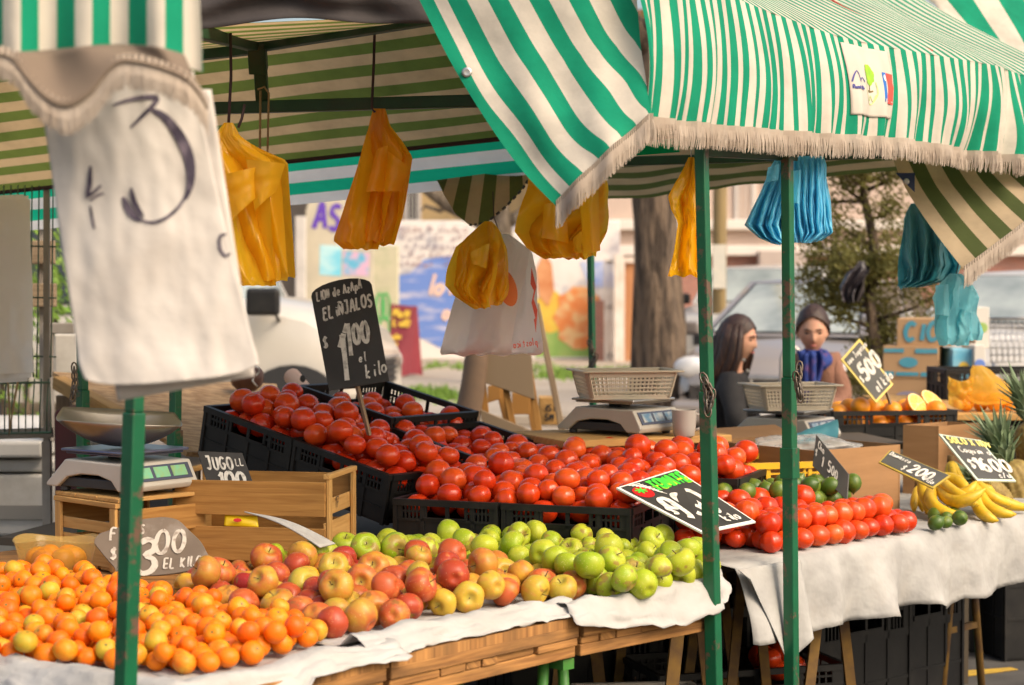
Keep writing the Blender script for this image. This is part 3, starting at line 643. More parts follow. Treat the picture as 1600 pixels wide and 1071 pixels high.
# ================================================================== vehicles
def carbody(root, stn, paint, cab, hwf=1.0, m_trim=None):
    """stn: (x, zbottom, ztop, halfwidth) along the car; cab: belt z, base x rear/front, roof x rear/front, roof z, half widths"""
    b = MB(); ring = 14; vs = []
    for (x, zb, zt, hw) in stn:
        pr = [(0, zb), (hw * .8, zb), (hw * .97, zb + .10), (hw, zb + .28), (hw, zt - .2), (hw * .97, zt - .07), (hw * .86, zt - .0), (0, zt + .03)]
        full = pr + [(-y, z) for (y, z) in pr[-2:0:-1]]
        vs.append([Vector((x, y, z)) for y, z in full])
    k = len(vs[0]); allv = [v for r in vs for v in r]; fs = []
    for i in range(len(vs) - 1):
        for j in range(k): fs.append((i * k + j, i * k + (j + 1) % k, (i + 1) * k + (j + 1) % k, (i + 1) * k + j))
    fs.append(tuple(range(k))[::-1]); fs.append(tuple((len(vs) - 1) * k + j for j in range(k)))
    b.add(allv, fs)
    zbelt, xr, xf, rr, rf, zr, hb, ht = cab
    B = [(xr, -hb), (xr, hb), (xf, hb), (xf, -hb)]; T = [(rr, -ht), (rr, ht), (rf, ht), (rf, -ht)]
    vv = [(x, y, zbelt) for x, y in B] + [(x, y, zr) for x, y in T] + [((rr + rf) / 2, 0, zr + .05)]
    b.add(vv, [(0, 1, 5, 4), (1, 2, 6, 5), (2, 3, 7, 6), (3, 0, 4, 7), (4, 5, 8), (5, 6, 8), (6, 7, 8), (7, 4, 8)])
    bd = b.build('body', paint, root, smooth=True, bev=.03, auto=.7)
    def pane(name, q, inset, m):
        q = [Vector(v) for v in q]; c = sum(q, Vector()) / 4; n = (q[1] - q[0]).cross(q[3] - q[0]).normalized()
        if n.dot(c - Vector((0, 0, 1))) < 0: n = -n
        ins = [c + (v - c) * inset for v in q]; g = MB()
        f = [v + n * .012 for v in ins]; g.add(f + [v - n * .004 for v in ins], [(0, 1, 2, 3), (7, 6, 5, 4)] + [(i, (i + 1) % 4, 4 + (i + 1) % 4, 4 + i) for i in range(4)])
        pn_ = g.build(name, m, root)
        sl2 = MB(); o_ = [c + (v - c) * min(.985, inset + .05) for v in q]; sl2.add([v + n * .006 for v in o_] + [v - n * .006 for v in o_], [(0, 1, 2, 3), (7, 6, 5, 4)] + [(i, (i + 1) % 4, 4 + (i + 1) % 4, 4 + i) for i in range(4)]); sl2.build('window_seal', m_scaledk, root); return pn_
    V = lambda i: Vector(vv[i])
    pane('windscreen', [V(3), V(2), V(6), V(7)], .86, m_glass); pane('rear_window', [V(0), V(1), V(5), V(4)], .86, m_glassdk)
    for (a, c_, d, e) in [(1, 2, 6, 5), (0, 3, 7, 4)]:
        mid_b = V(a).lerp(V(c_), .48); mid_t = V(e).lerp(V(d), .45)
        pane('side_window', [V(a), mid_b, mid_t, V(e)], .86, m_glassdk); pane('side_window', [mid_b, V(c_), V(d), mid_t], .86, m_glassdk)
    return bd
def wheel(root, x, y, r, m_rim):
    M = Matrix.Translation((x, y, r)) @ Matrix.Rotation(PI / 2, 4, 'X')
    b = MB(); b.lathe([(r * .62, -.1), (r * .95, -.1), (r, -.07), (r, .07), (r * .95, .1), (r * .62, .1)], 24, M); t = b.build('wheel', m_tyre, root, smooth=True, auto=.6)
    b = MB(); b.lathe([(.02, -.105), (r * .6, -.09), (r * .63, 0), (r * .6, .09), (.02, .105)], 20, M); b.build('rim', m_rim, t, auto=.5)
def car(name, label, pos, head, stn, cab, paint, face, wr=.31, wx=(-1.2, 1.3), hw=.8, zlamp=.72, zgr=.62, suv=False):
    ang = math.atan2(head[1], head[0])
    root = empty(name, (pos[0], pos[1], 0), label, 'car', None, (0, 0, ang))
    M = root.matrix_basis; base = globals()['MB']; saved = base
    class LB(base):  # local coordinates of the car
        def build(s, nm, m, par=None, **k):
            s.v = [M @ v for v in s.v]; return base.build(s, nm, m, par, **k)
    globals()['MB'] = LB
    try:
        carbody(root, stn, paint, cab)
        xf = max(s[0] for s in stn)
        for y in (-1, 1):
            for x in wx: wheel(root, x, y * (hw - .1), wr, m_steel)
            b = MB(); b.lathe([(.02, .05), (.07, .045), (.12, .02), (.135, -.03)], 16, Matrix.Translation((xf - .05, y * (hw - .2), zlamp)) @ Matrix.Rotation(PI / 2, 4, 'Y') @ Matrix.Diagonal((.75, 1.25, 1, 1))); b.build('headlight', m_lamp, root, smooth=True)
            b = MB(); b.box((cab[2] - .25, y * (hw + .11), cab[0] + .06), (.1, .18, .13)); b.build('mirror', paint if not suv else m_black, root, bev=.03)
        b = MB()
        for i in range(4): b.box((xf + .005, 0, zgr - .09 + i * .05), (.05, hw * 1.0, .022))
        b.box((xf - .02, 0, zgr - .015), (.05, hw * 1.04, .22)); b.build('grille', m_scaledk, root, bev=.006)
        b = MB(); b.box((xf + .03, 0, zgr + .10), (.03, hw * 1.08, .03)); b.build('chrome_strip', m_steel, root, bev=.008)
        b = MB(); b.box((xf + .02, 0, .42), (.16, hw * 1.85, .2)); b.build('bumper', paint, root, bev=.05)
        b = MB(); b.box((xf + .108, 0, .42), (.014, .36, .13)); b.build('number_plate', m_wpaint, root)
    finally: globals()['MB'] = saved
    return root
m_grey = mat('car_grey', (.38, .34, .32), .3, metal=.35, coat=.6, col2=(.36, .32, .30), scale=2)
m_cwhite = mat('car_white', (.55, .52, .47), .3, coat=.6, col2=(.50, .47, .42), scale=2)
hx = lambda px, Y: (px - CX) / FPX * Y
car('parked_car', 'grey hatchback parked facing the camera behind the two women', (hx(1300, 17.4), 18.2), (-.42, -.91),
    [(-1.85, .5, 1.05, .7), (-1.7, .3, 1.1, .8), (-.9, .2, 1.1, .84), (.5, .2, 1.09, .84), (1.0, .2, 1.06, .83), (1.55, .24, .95, .8), (1.8, .28, .84, .74), (1.9, .32, .72, .62)],
    (1.06, -1.75, 1.2, -1.35, .2, 1.55, .77, .6), m_grey, None, hw=.82, zlamp=.8, zgr=.62)
car('parked_car', 'white off-road wagon parked behind the grey hatchback', (hx(1232, 22.5), 23.6), (-.36, -.93),
    [(-2.1, .5, 1.25, .8), (-2.0, .36, 1.3, .88), (-1, .3, 1.3, .9), (.6, .3, 1.29, .9), (1.2, .3, 1.25, .9), (1.9, .34, 1.16, .88), (2.05, .4, 1.02, .84)],
    (1.28, -2.0, .85, -1.9, .4, 1.72, .84, .72), m_cwhite, None, wr=.37, wx=(-1.3, 1.35), hw=.9, zlamp=.95, zgr=.95, suv=True)
car('parked_car', 'white car at the right edge of the photo behind the shopping cart', (hx(1700, 16), 17.6), (-.5, -.87),
    [(-1.9, .5, 1.2, .72), (-1.7, .3, 1.22, .82), (-.9, .22, 1.2, .85), (.6, .22, 1.18, .85), (1.1, .22, 1.13, .84), (1.6, .26, 1.02, .8), (1.88, .34, .84, .68)],
    (1.16, -1.8, 1.15, -1.5, .3, 1.62, .78, .62), m_cwhite, None, hw=.84, zlamp=.76, zgr=.6)
# white truck cab on the left
tx = hx(512, 16)
car('parked_truck', 'white truck with a rounded front wing and black mirror on the left', (-3.0, 16.6), (.985, -.17),
    [(-2.4, .5, 1.2, .85), (-1, .45, 1.25, .92), (.4, .45, 1.36, .95), (1.0, .45, 1.40, .95), (1.5, .48, 1.30, .93), (1.8, .5, 1.12, .86), (1.92, .55, .95, .75)],
    (1.32, -1.2, .9, -1.1, .5, 2.15, .85, .75), m_cwhite, None, wr=.40, wx=(-1.5, 1.42), hw=.93, zlamp=.85, zgr=.8)
tkc = [o for o in bpy.data.objects if o.name == 'parked_truck'][0]; tkc['category'] = 'truck'; TM = tkc.matrix_basis
for x in (-1.5, 1.42): b = MB(); b.lathe([(.30, -.012), (.48, -.010), (.48, .02), (.30, .02)], 28, TM @ Matrix.Translation((x, -.945, .40)) @ Matrix.Rotation(PI / 2, 4, 'X')); b.build('wheel_arch', m_scaledk, tkc)
b = MB(); b.box(W(411, 472, 15.3), (.27, .08, .22)); b.build('mirror', m_black, tkc, bev=.03)
b = MB(); b.tube([W(430, 490, 15.3), W(440, 510, 15.6)], .015, 6); b.build('mirror_arm', m_black, tkc)
b = MB(); p = TM @ Vector((.55, -.955, 1.3)); q_ = TM @ Vector((.62, -.955, .55)); b.bar(p, q_, .012, .012); b.build('door_seam', m_scaledk, tkc)
b = MB(); b.lathe([(.002, .02), (.03, .018), (.034, 0)], 14, TM @ Matrix.Translation((.95, -.955, 1.02)) @ Matrix.Rotation(PI / 2, 4, 'X')); b.build('fuel_cap', m_steel, tkc)
# ================================================================== people
def skinmesh(nodes, edges, rootn, sub=1):
    """nodes: name -> (Vector, rx, ry) ; returns verts, faces of the grown surface"""
    names = list(nodes); me = bpy.data.meshes.new('tmp'); me.from_pydata([tuple(nodes[n][0]) for n in names], [(names.index(a), names.index(b)) for a, b in edges], [])
    o = bpy.data.objects.new('tmp', me); COL.objects.link(o)
    o.modifiers.new('s', 'SKIN'); s2 = o.modifiers.new('ss', 'SUBSURF'); s2.levels = sub; s2.render_levels = sub
    for i, n in enumerate(names):
        sv = me.skin_vertices[0].data[i]; r = nodes[n][1:]; sv.radius = (r[0], r[1] if len(r) > 1 else r[0]); sv.use_root = (n == rootn)
    dg = bpy.context.evaluated_depsgraph_get(); ev = o.evaluated_get(dg); m2 = ev.to_mesh()
    vs = [v.co.copy() for v in m2.vertices]; fs = [tuple(p.vertices) for p in m2.polygons]
    ev.to_mesh_clear(); bpy.data.objects.remove(o); bpy.data.meshes.remove(me)
    return vs, fs
def headmesh(M, s=1.0):
    """head, 0.225 m tall, face towards local -Y, chin to crown along z, centred at eye height"""
    nu, nv = 40, 32; vs = []; fs = []
    for j in range(nv + 1):
        t = j / nv; ph = PI * t; z = math.cos(ph); r = math.sin(ph)
        for i in range(nu):
            a = 2 * PI * i / nu; x = math.sin(a) * r; y = -math.cos(a) * r
            X = x * .075; Y = y * .095; Z = z * .115
            if z < 0:  # jaw
                k = -z; X *= 1 - .34 * k * k; Y = Y * (1 - .22 * k) - (.010 * k if y < 0 else 0)
                if y > 0: Y *= 1 - .35 * k; Z *= 1 - .25 * k * (y)
            f = max(0, -y)
            e = lambda cx, cz, wx, wz: math.exp(-((X - cx) / wx) ** 2 - ((Z - cz) / wz) ** 2) * (f > .2)
            Y -= .020 * e(0, -.030, .011, .014) + .012 * e(0, -.008, .008, .022)   # nose
            Y += .010 * (e(.031, .004, .018, .011) + e(-.031, .004, .018, .011))   # eye sockets
            Y -= .006 * (e(.03, .022, .022, .007) + e(-.03, .022, .022, .007))     # brows
            Y -= .007 * e(0, -.062, .020, .008) - .004 * e(0, -.064, .024, .002)   # lips
            Y -= .008 * e(0, -.096, .018, .012)                                    # chin
            vs.append(M @ (Vector((X, Y, Z)) * s))
    for j in range(nv):
        for i in range(nu): fs.append((j * nu + i, j * nu + (i + 1) % nu, (j + 1) * nu + (i + 1) % nu, (j + 1) * nu + i))
    for sx in (-1, 1):  # ears
        b = len(vs)
        for j in range(7):
            for i in range(8):
                ph = PI * j / 6; a = 2 * PI * i / 8
                vs.append(M @ (Vector((sx * (.073 + .012 * math.sin(ph) * math.cos(a)), .012 + .018 * math.sin(ph) * math.sin(a), -.012 + .032 * math.cos(ph))) * s))
        for j in range(6):
            for i in range(8): fs.append((b + j * 8 + i, b + j * 8 + (i + 1) % 8, b + (j + 1) * 8 + (i + 1) % 8, b + (j + 1) * 8 + i))
    return vs, fs
def fingers(nodes, edges, wrist, tag_, d, side, palm_n):
    """palm and five curled fingers from wrist along d"""
    d = d.normalized(); s = side.normalized(); p = wrist + d * .085
    nodes[tag_ + 'palm'] = (wrist + d * .045, .034, .016); nodes[tag_ + 'kn'] = (p, .036, .014)
    edges += [(tag_ + 'wr', tag_ + 'palm'), (tag_ + 'palm', tag_ + 'kn')]
    ch = []
    for i, (off, L) in enumerate([(-.027, .066), (-.009, .078), (.009, .072), (.026, .058)]):
        a = p + s * off - d * .006; ch.append([a, a + d * L * .5 + palm_n * .010, a + d * L * .85 + palm_n * .032, a + d * L * .95 + palm_n * .05])
    th = wrist + d * .03 - s * .034; ch.append([th, th + d * .03 - s * .02 + palm_n * .01, th + d * .06 - s * .018 + palm_n * .028])
    return ch
def keep_main(me):
    bm = bmesh.new(); bm.from_mesh(me); todo = set(bm.verts); isl = []
    while todo:
        st_ = [todo.pop()]; cur = list(st_)
        while st_:
            for e in st_.pop().link_edges:
                for v in e.verts:
                    if v in todo: todo.discard(v); st_.append(v); cur.append(v)
        isl.append(cur)
    isl.sort(key=len); 
    for c in isl[:-1]: bmesh.ops.delete(bm, geom=c, context='VERTS')
    bm.to_mesh(me); bm.free()
def person(label, J, face, tilt, skinM, coat, coat_name, trousers, hair_fn, extras, hr=1.0):
    root = empty('person', (J['hip'].x, J['hip'].y, 0), label, 'person')
    nodes = {}; edges = []
    def N(k, r, r2=None): nodes[k] = (J[k], r, r2 or r)
    N('hip', .13, .1); N('chest', .13, .095); N('neck', .055); nodes['head'] = (J['head'] - Vector((0, 0, .05)), .05, .05)
    edges += [('hip', 'chest'), ('chest', 'neck'), ('neck', 'head')]
    fing = []
    for s in 'LR':
        N('sh' + s, .055); N('el' + s, .042); N(s + 'wr', .026); edges += [('chest', 'sh' + s), ('sh' + s, 'el' + s), ('el' + s, s + 'wr')]
        d = (J[s + 'wr'] - J['el' + s]); side = d.cross(Vector((0, 0, 1))) * (1 if s == 'L' else -1)
        fing += fingers(nodes, edges, J[s + 'wr'], s, d, side, Vector((0, 0, -1)))
        N('kn' + s, .062); N('an' + s, .042); nodes['toe' + s] = (J['an' + s] + face * .16 - Vector((0, 0, .03)), .035, .03)
        edges += [('hip', 'kn' + s), ('kn' + s, 'an' + s), ('an' + s, 'toe' + s)]
    vs, fs = skinmesh(nodes, edges, 'hip')
    b = MB(); b.add(vs, fs)
    for c in fing: b.tube(c, [.0088, .0085, .0075, .0065][:len(c)], 7)
    z = Vector((0, 0, 1)); f = (face * math.cos(tilt) - z * math.sin(tilt)).normalized(); xx = f.cross(z).normalized(); zz = xx.cross(f).normalized()
    HM = Matrix((xx, -f, zz)).transposed().to_4x4(); HM.translation = J['head']
    HM = Matrix((-xx, -f, zz)).transposed().to_4x4(); HM.translation = J['head']
    if HM.to_3x3().determinant() < 0: HM = Matrix((xx, -f, zz)).transposed().to_4x4(); HM.translation = J['head']
    v2, f2 = headmesh(HM, hr); b.add(v2, f2)
    body = b.build('body', skinM, root, smooth=True)
    r = body.modifiers.new('r', 'REMESH'); r.mode = 'VOXEL'; r.voxel_size = .0062; r.use_smooth_shade = True
    sm_ = body.modifiers.new('s', 'SMOOTH'); sm_.factor = .5; sm_.iterations = 2
    me = bpy.data.meshes.new_from_object(body.evaluated_get(bpy.context.evaluated_depsgraph_get())); body.modifiers.clear(); body.data = me
    keep_main(me)
    # eyes, brows, mouth
    for sx in (-1, 1):
        e = MB(); e.lathe([(.001, .0035), (.008, .002), (.0105, -.002)], 12, HM @ Matrix.Translation((sx * .031, -.081, .003)) @ Matrix.Rotation(PI / 2, 4, 'X') @ Matrix.Diagonal((1.2, .55, 1, 1))); e.build('eye', m_eye, root, smooth=True)
        e = MB(); e.tube([HM @ Vector((sx * .014, -.097, .022)), HM @ Vector((sx * .03, -.094, .027)), HM @ Vector((sx * .047, -.078, .021))], [.0032, .0036, .002], 6); e.build('eyebrow', m_hair, root, smooth=True)
    e = MB(); e.tube([HM @ Vector((-.021, -.083, -.063)), HM @ Vector((-.008, -.0925, -.061)), HM @ Vector((.008, -.0925, -.061)), HM @ Vector((.021, -.083, -.063))], [.002, .005, .005, .002], 7); e.build('mouth', m_lip, root, smooth=True)
    # coat
    cn = {}; ce = []
    for k, a, c2 in [('hip', .165, .135), ('chest', .155, .12)]: cn[k] = (J[k], a, c2)
    cn['neck'] = (J['neck'] - Vector((0, 0, .02)), .075, .07); cn['hem'] = (J['hip'] + (J['knL'] + J['knR'] - J['hip'] * 2) * .22, .18, .15); ce += [('hip', 'chest'), ('chest', 'neck'), ('hip', 'hem')]
    for s in 'LR':
        cn['sh' + s] = (J['sh' + s], .074, .074); cn['el' + s] = (J['el' + s], .06, .06); cn['cf' + s] = (J['el' + s].lerp(J[s + 'wr'], .86), .046, .046); ce += [('chest', 'sh' + s), ('sh' + s, 'el' + s), ('el' + s, 'cf' + s)]
    vs, fs = skinmesh(cn, ce, 'hip', 2); b = MB(); b.add(vs, fs)
    for i, v in enumerate(b.v): b.v[i] = v + Vector((nz(v.x * 9, v.y * 9, v.z * 12), nz(v.x * 9 + 5, v.y * 9, v.z * 12), 0)) * .012
    b.build(coat_name, coat, root, smooth=True)
    tn = {'hip': (J['hip'], .14, .11)}; te = []
    for s in 'LR': tn['kn' + s] = (J['kn' + s], .085, .085); tn['an' + s] = (J['an' + s] + Vector((0, 0, .03)), .065, .065); te += [('hip', 'kn' + s), ('kn' + s, 'an' + s)]
    vs, fs = skinmesh(tn, te, 'hip', 2); b = MB(); b.add(vs, fs); b.build('trousers', trousers, root, smooth=True)
    for s in 'LR':
        b = MB(); q = J['an' + s]; b.tube([q - face * .05 - Vector((0, 0, .03)), q + face * .08 - Vector((0, 0, .035)), q + face * .19 - Vector((0, 0, .045))], [.05, .048, .036], 10); b.build('shoe', m_scaledk, root, smooth=True)
    h = MB(); hair_fn(h, HM); h.build('hair', m_hair, root, smooth=True)
    extras(root, HM, J)
    return root
m_eye = mat('eye_dark', (.03, .02, .015), .15); m_lip = mat('lips', (.42, .13, .11), .5)
m_hair = mat('hair_brown', (.018, .009, .007), .5, (.062, .026, .015), scale=20, stretch=(7, 7, .5), bump=.6, bscale=30, spec=.5)
m_coat = mat('coat_black', (.018, .017, .018), .85, (.03, .028, .028), scale=12, bump=.3, bscale=60)
m_cardi = mat('cardigan_brown', (.27, .135, .09), .95, (.22, .105, .07), scale=30, bump=.8, bscale=70, bdist=.006)
m_scarf = mat('scarf_blue', (.015, .04, .21), .85, (.14, .06, .18), scale=22, detail=4, contrast=(.5, .7), bump=.6, bscale=40)
m_jeans = mat('dark_trousers', (.02, .022, .03), .9)
Q = lambda px, py, Y: W(px, py, Y)
def scalp(h, HM, front=.95, vol=1.08, low=-.2):
    nu, nv = 36, 18; base = len(h.v); vs = []; fs = []
    for j in range(nv + 1):
        for i in range(nu):
            a = 2 * PI * i / nu; fr = .5 + .5 * math.cos(a)   # 1 at the face
            lim = lerp(2.15, front, fr ** 1.5); ph = lim * j / nv
            x, y, z = math.sin(a) * math.sin(ph), -math.cos(a) * math.sin(ph), math.cos(ph)
            k = vol * (1 + .03 * nz(x * 4, y * 4, z * 4)); vs.append(HM @ Vector((x * .080 * k, y * .100 * k + .004, z * .122 * k)))
    for j in range(nv):
        for i in range(nu): fs.append((j * nu + i, j * nu + (i + 1) % nu, (j + 1) * nu + (i + 1) % nu, (j + 1) * nu + i))
    h.add(vs, fs)
def long_hair(h, HM):
    scalp(h, HM, front=1.0, vol=1.10)
    for k in range(46):   # locks falling down the back and beside the face
        a = lerp(-1.95, 1.95, k / 45) + PI; r = rnd.uniform(.92, 1.1)
        x, y = math.sin(a) * .083 * r, -math.cos(a) * .1 * r
        p = [HM @ Vector((x * .75, y * .75, .075)), HM @ Vector((x, y, .0)), HM @ Vector((x * 1.12, y * 1.1, -.09)), HM @ Vector((x * 1.2 + rnd.gauss(0, .008), y * 1.15 + .02, -.19)), HM @ Vector((x * 1.1 + rnd.gauss(0, .012), y * 1.1 + .03, -.27 + rnd.gauss(0, .02)))]
        h.tube(p, [.016, .02, .02, .016, .004], 7)
    for k in range(0): # fringe
        x = lerp(-.05, .05, k / 7); h.tube([HM @ Vector((x * .6, -.06, .112)), HM @ Vector((x, -.09, .078)), HM @ Vector((x * 1.1, -.094, .045))], [.012, .009, .003], 6)
def tied_hair(h, HM):
    scalp(h, HM, front=.84, vol=1.13)
    h.tube([HM @ Vector((0, .09, .05)), HM @ Vector((.005, .125, .07)), HM @ Vector((0, .13, .09))], [.03, .036, .02], 10)
def no_extra(root, HM, J):
    b = MB(); c = J['chest']
    for i in range(3): b.lathe([(.001, .004), (.009, .003), (.010, -.002)], 10, Matrix.Translation(W(1162 + i * 6, 563 + i * 17, 9.83)) @ Matrix.Rotation(PI / 2, 4, 'X'))
    b.build('buttons', m_steel, root)
YW = 10.0
J = dict(head=Q(1153, 530, YW), neck=Q(1143, 578, YW), chest=Q(1143, 628, YW + .03), hip=Q(1136, 712, YW + .1),
         shL=Q(1143, 598, YW - .13), elL=Q(1150, 662, YW - .2), Lwr=Q(1188, 694, YW - .24), shR=Q(1150, 596, YW + .19), elR=Q(1172, 655, YW + .22), Rwr=Q(1206, 684, YW + .05),
         knL=Vector((hx(1146, YW), YW - .05, .45)), knR=Vector((hx(1146, YW), YW + .17, .45)), anL=Vector((hx(1136, YW), YW - .05, .075)), anR=Vector((hx(1136, YW), YW + .17, .075)))
person('woman in a black coat with long brown hair standing in profile facing right', J, Vector((.90, -.43, 0)).normalized(), .10, m_skin, m_coat, 'coat', m_jeans, long_hair, no_extra)
def scarf(root, HM, J):
    b = MB(); c = J['neck'] + Vector((0, -.03, -.035))
    for k, (rx, ry, dz, rr) in enumerate([(.052, .05, .02, .024), (.06, .056, -.012, .027)]):
        pts = [c + Vector((rx * math.cos(t * PI / 9), ry * math.sin(t * PI / 9), dz + .02 * math.sin(t * PI / 9 + k))) for t in range(19)]; b.tube(pts, [rr * (1 + .12 * math.sin(t * 2.2)) for t in range(19)], 10)
    def fn(a, t):
        p = Q(lerp(1246, 1283, a), lerp(548, 632, t), YW - .26 - .02 * math.sin(a * 14 + t * 2)); p.x += .012 * math.sin(t * 7); return p
    b.grid(fn, 16, 14)
    def fn2(a, t):
        p = Q(lerp(1256, 1274, a), lerp(552, 618, t), YW - .30 - .012 * math.sin(a * 10)); return p
    b.grid(fn2, 8, 10)
    b.build('scarf', m_scarf, root, smooth=True, solid=.012, weld=True)
J = dict(head=Q(1270, 516, YW - .1), neck=Q(1272, 553, YW - .02), chest=Q(1274, 602, YW + .0), hip=Q(1277, 700, YW + .18),
         shL=Q(1304, 568, YW + .0), elL=Q(1316, 630, YW - .06), Lwr=Q(1270, 652, YW - .3), shR=Q(1243, 570, YW + .0), elR=Q(1226, 634, YW - .1), Rwr=Q(1242, 668, YW - .32),
         knL=Vector((hx(1292, YW), YW + .1, .44)), knR=Vector((hx(1258, YW), YW + .1, .44)), anL=Vector((hx(1294, YW), YW + .22, .075)), anR=Vector((hx(1256, YW), YW + .22, .075)))
person('woman in a brown cardigan and blue scarf with tied back hair looking down', J, Vector((-.12, -.99, 0)).normalized(), .22, m_skin, m_cardi, 'cardigan', m_jeans, tied_hair, scarf)

# ================================================================== left background: stake truck, wire rack, board
m_truckw = mat('truck_white', (.66, .63, .58), .6, (.55, .52, .47), scale=3, detail=7, dirt=(.22, .18, .13), dscale=2.2, damt=.5)
YT = 7.7
tk = empty('stake_truck', (hx(-60, YT), YT + .8, 0), 'dirty white truck bed with wooden side rails at the left edge', 'truck')
b = MB(); pxbox(b, -420, 742, 86, 838, YT, 1.5); pxbox(b, -420, 690, 66, 716, YT - .05, 1.5); b.box((W(-160, 728, YT).x, YT + .76, W(0, 729, YT).z), (W(78, 0, YT).x - W(-420, 0, YT).x, 1.5, .05)); b.build('bed', m_truckw, tk, bev=.012)
b = MB(); pxbox(b, -420, 790, 80, 812, YT - .012, .02); b.build('side_stripe', mat('truck_grey_band', (.27, .25, .22), .7), tk)
b = MB()
for (y0, y1, x1) in [(318, 350, 82), (376, 413, 84), (443, 480, 86)]: pxbox(b, -420, y0, x1, y1, YT + .05, .035)
b.build('side_rail', m_greywood, tk, bev=.004)
b = MB()
for (x0, x1) in [(62, 76), (-110, -96), (-300, -286)]: pxbox(b, x0, 296, x1, 690, YT + .09, .05)
pxbox(b, 66, 505, 116, 522, YT + .0, .06); pxbox(b, 68, 522, 80, 692, YT - .02, .05); b.build('rail_post', mat('post_grey', (.36, .33, .29), .7, (.26, .22, .18), scale=6), tk, bev=.004)
b = MB(); pxbox(b, 84, 522, 122, 600, YT + .2, .05); b.build('panel', m_truckw, tk, bev=.01)
b = MB(); pxbox(b, 60, 300, 66, 470, YT + .5, .04); b.build('stay', mat('primer_orange', (.5, .25, .12), .7), tk)
for wxp in (-30, -330): wheel(tk, W(wxp, 0, YT).x, YT + .35, .38, m_steel)
# bushes behind the truck
b = MB(); cc = W(40, 400, 13)
for _ in range(150): leafclump(b, Vector((cc.x + rnd.gauss(0, .55), 13 + rnd.gauss(0, .4), max(.2, rnd.gauss(1.5, .55)))), .22, 26, .035)
sh = empty('bush', (cc.x, 13, 0), 'leafy green bush behind the wooden truck rails', 'bush'); b.build('foliage', m_green_leaf, sh)
b = MB()
for k in range(5): b.tube([(cc.x + .1 * k - .2, 13, 0), (cc.x + .2 * k - .4, 13, 1.3)], [.03, .012], 6)
b.build('stem', m_bark, sh)
YR = 6.9
wr_ = empty('wire_rack', (hx(0, YR), YR, 0), 'green wire mesh rack with a wire basket in front of the truck', 'rack'); m_wire = mat('wire_green', (.06, .16, .10), .45, (.10, .12, .09), scale=20)
b = MB()
for i in range(-12, 8): x = 6 + i * 11; b.tube([W(x, 290, YR), W(x - 2, 480, YR), W(x - (4 if i % 2 else -2), 590, YR)], .0028, 5)
for y in (384, 464, 556): b.tube([W(-130, y - 4, YR - .004), W(88, y + 2, YR - .004)], .003, 5)
b.build('mesh_panel', m_wire, wr_, smooth=True)
b = MB()
for i in range(-10, 7): x = 10 + i * 11; b.tube([W(x, 592, YR - .1), W(x - 3, 640, YR - .1), W(x - 3, 676, YR - .08)], .0026, 5)
b.tube([W(-120, 600, YR - .1), W(78, 598, YR - .1), W(80, 676, YR - .08), W(-120, 680, YR - .08)], .005, 6); b.build('basket', m_wire, wr_, smooth=True)
b = MB(); b.bar(W(-120, 682, YR), W(82, 676, YR), .03, .035); b.bar(W(73, 296, YR), W(73, 690, YR), .02, .02); p = W(73, 690, YR); b.bar(p, (p.x, p.y, 0), .03, .03); p = W(-120, 690, YR); b.bar(p, (p.x, p.y, 0), .03, .03); b.build('frame', MATS['post_grey'], wr_)
b = MB(); b.tube([W(12, 596, YR - .14), W(15, 640, YR - .15), W(14, 680, YR - .14), W(20, 640, YR - .14), W(28, 596, YR - .14)], .004, 6); o = b.build('rope', m_rope, smooth=True); tag(o, 'loop of green brown rope hanging on the wire basket', 'rope')
# hanging white cloth sack at far left
def cloth_sheet(b, tl, tr, br, bl, nu, nv, amp, seed, fx=6, fy=3, out=Vector((0, -1, 0)), uvs=None):
    def fn(a, t):
        p = tl.lerp(tr, a).lerp(bl.lerp(br, a), t)
        k = nz(a * fx + seed, t * fy, seed) + .5 * nz(a * fx * 2.3 + seed, t * fy * 2.5, seed + 3)
        return p + out * (amp * k * min(1, .3 + t))
    b.grid(fn, nu, nv, uvs); return fn
m_sack = mat('sack_cloth', (.68, .64, .60), .9, (.58, .54, .50), scale=7, bump=.22, bscale=18, bdist=.012, transl=.12, dirt=(.5, .42, .36), dscale=5, damt=.35)
m_sackl = mat('sack_thin', (.84, .80, .75), .9, (.77, .72, .66), scale=7, bump=.4, bscale=18, bdist=.012, transl=.5, tcol=(.95, .9, .82))
s_ = empty('cloth_sack', W(20, 450, 6.4), 'off-white cloth sack hanging at the left edge in front of the wire rack', 'sack')
for k, (x1, y0, y1, dd) in enumerate([(50, 312, 582, 0), (47, 306, 590, .03), (40, 304, 596, .06)]):
    b = MB(); cloth_sheet(b, W(-150, y0 + 8, 6.4 + dd), W(x1 - 3, y0, 6.4 + dd), W(x1 + 3, y1, 6.4 + dd), W(-150, y1 + 12, 6.4 + dd), 26, 30, .022, 4.2 + k); b.build('layer', m_sackl, s_, smooth=True)
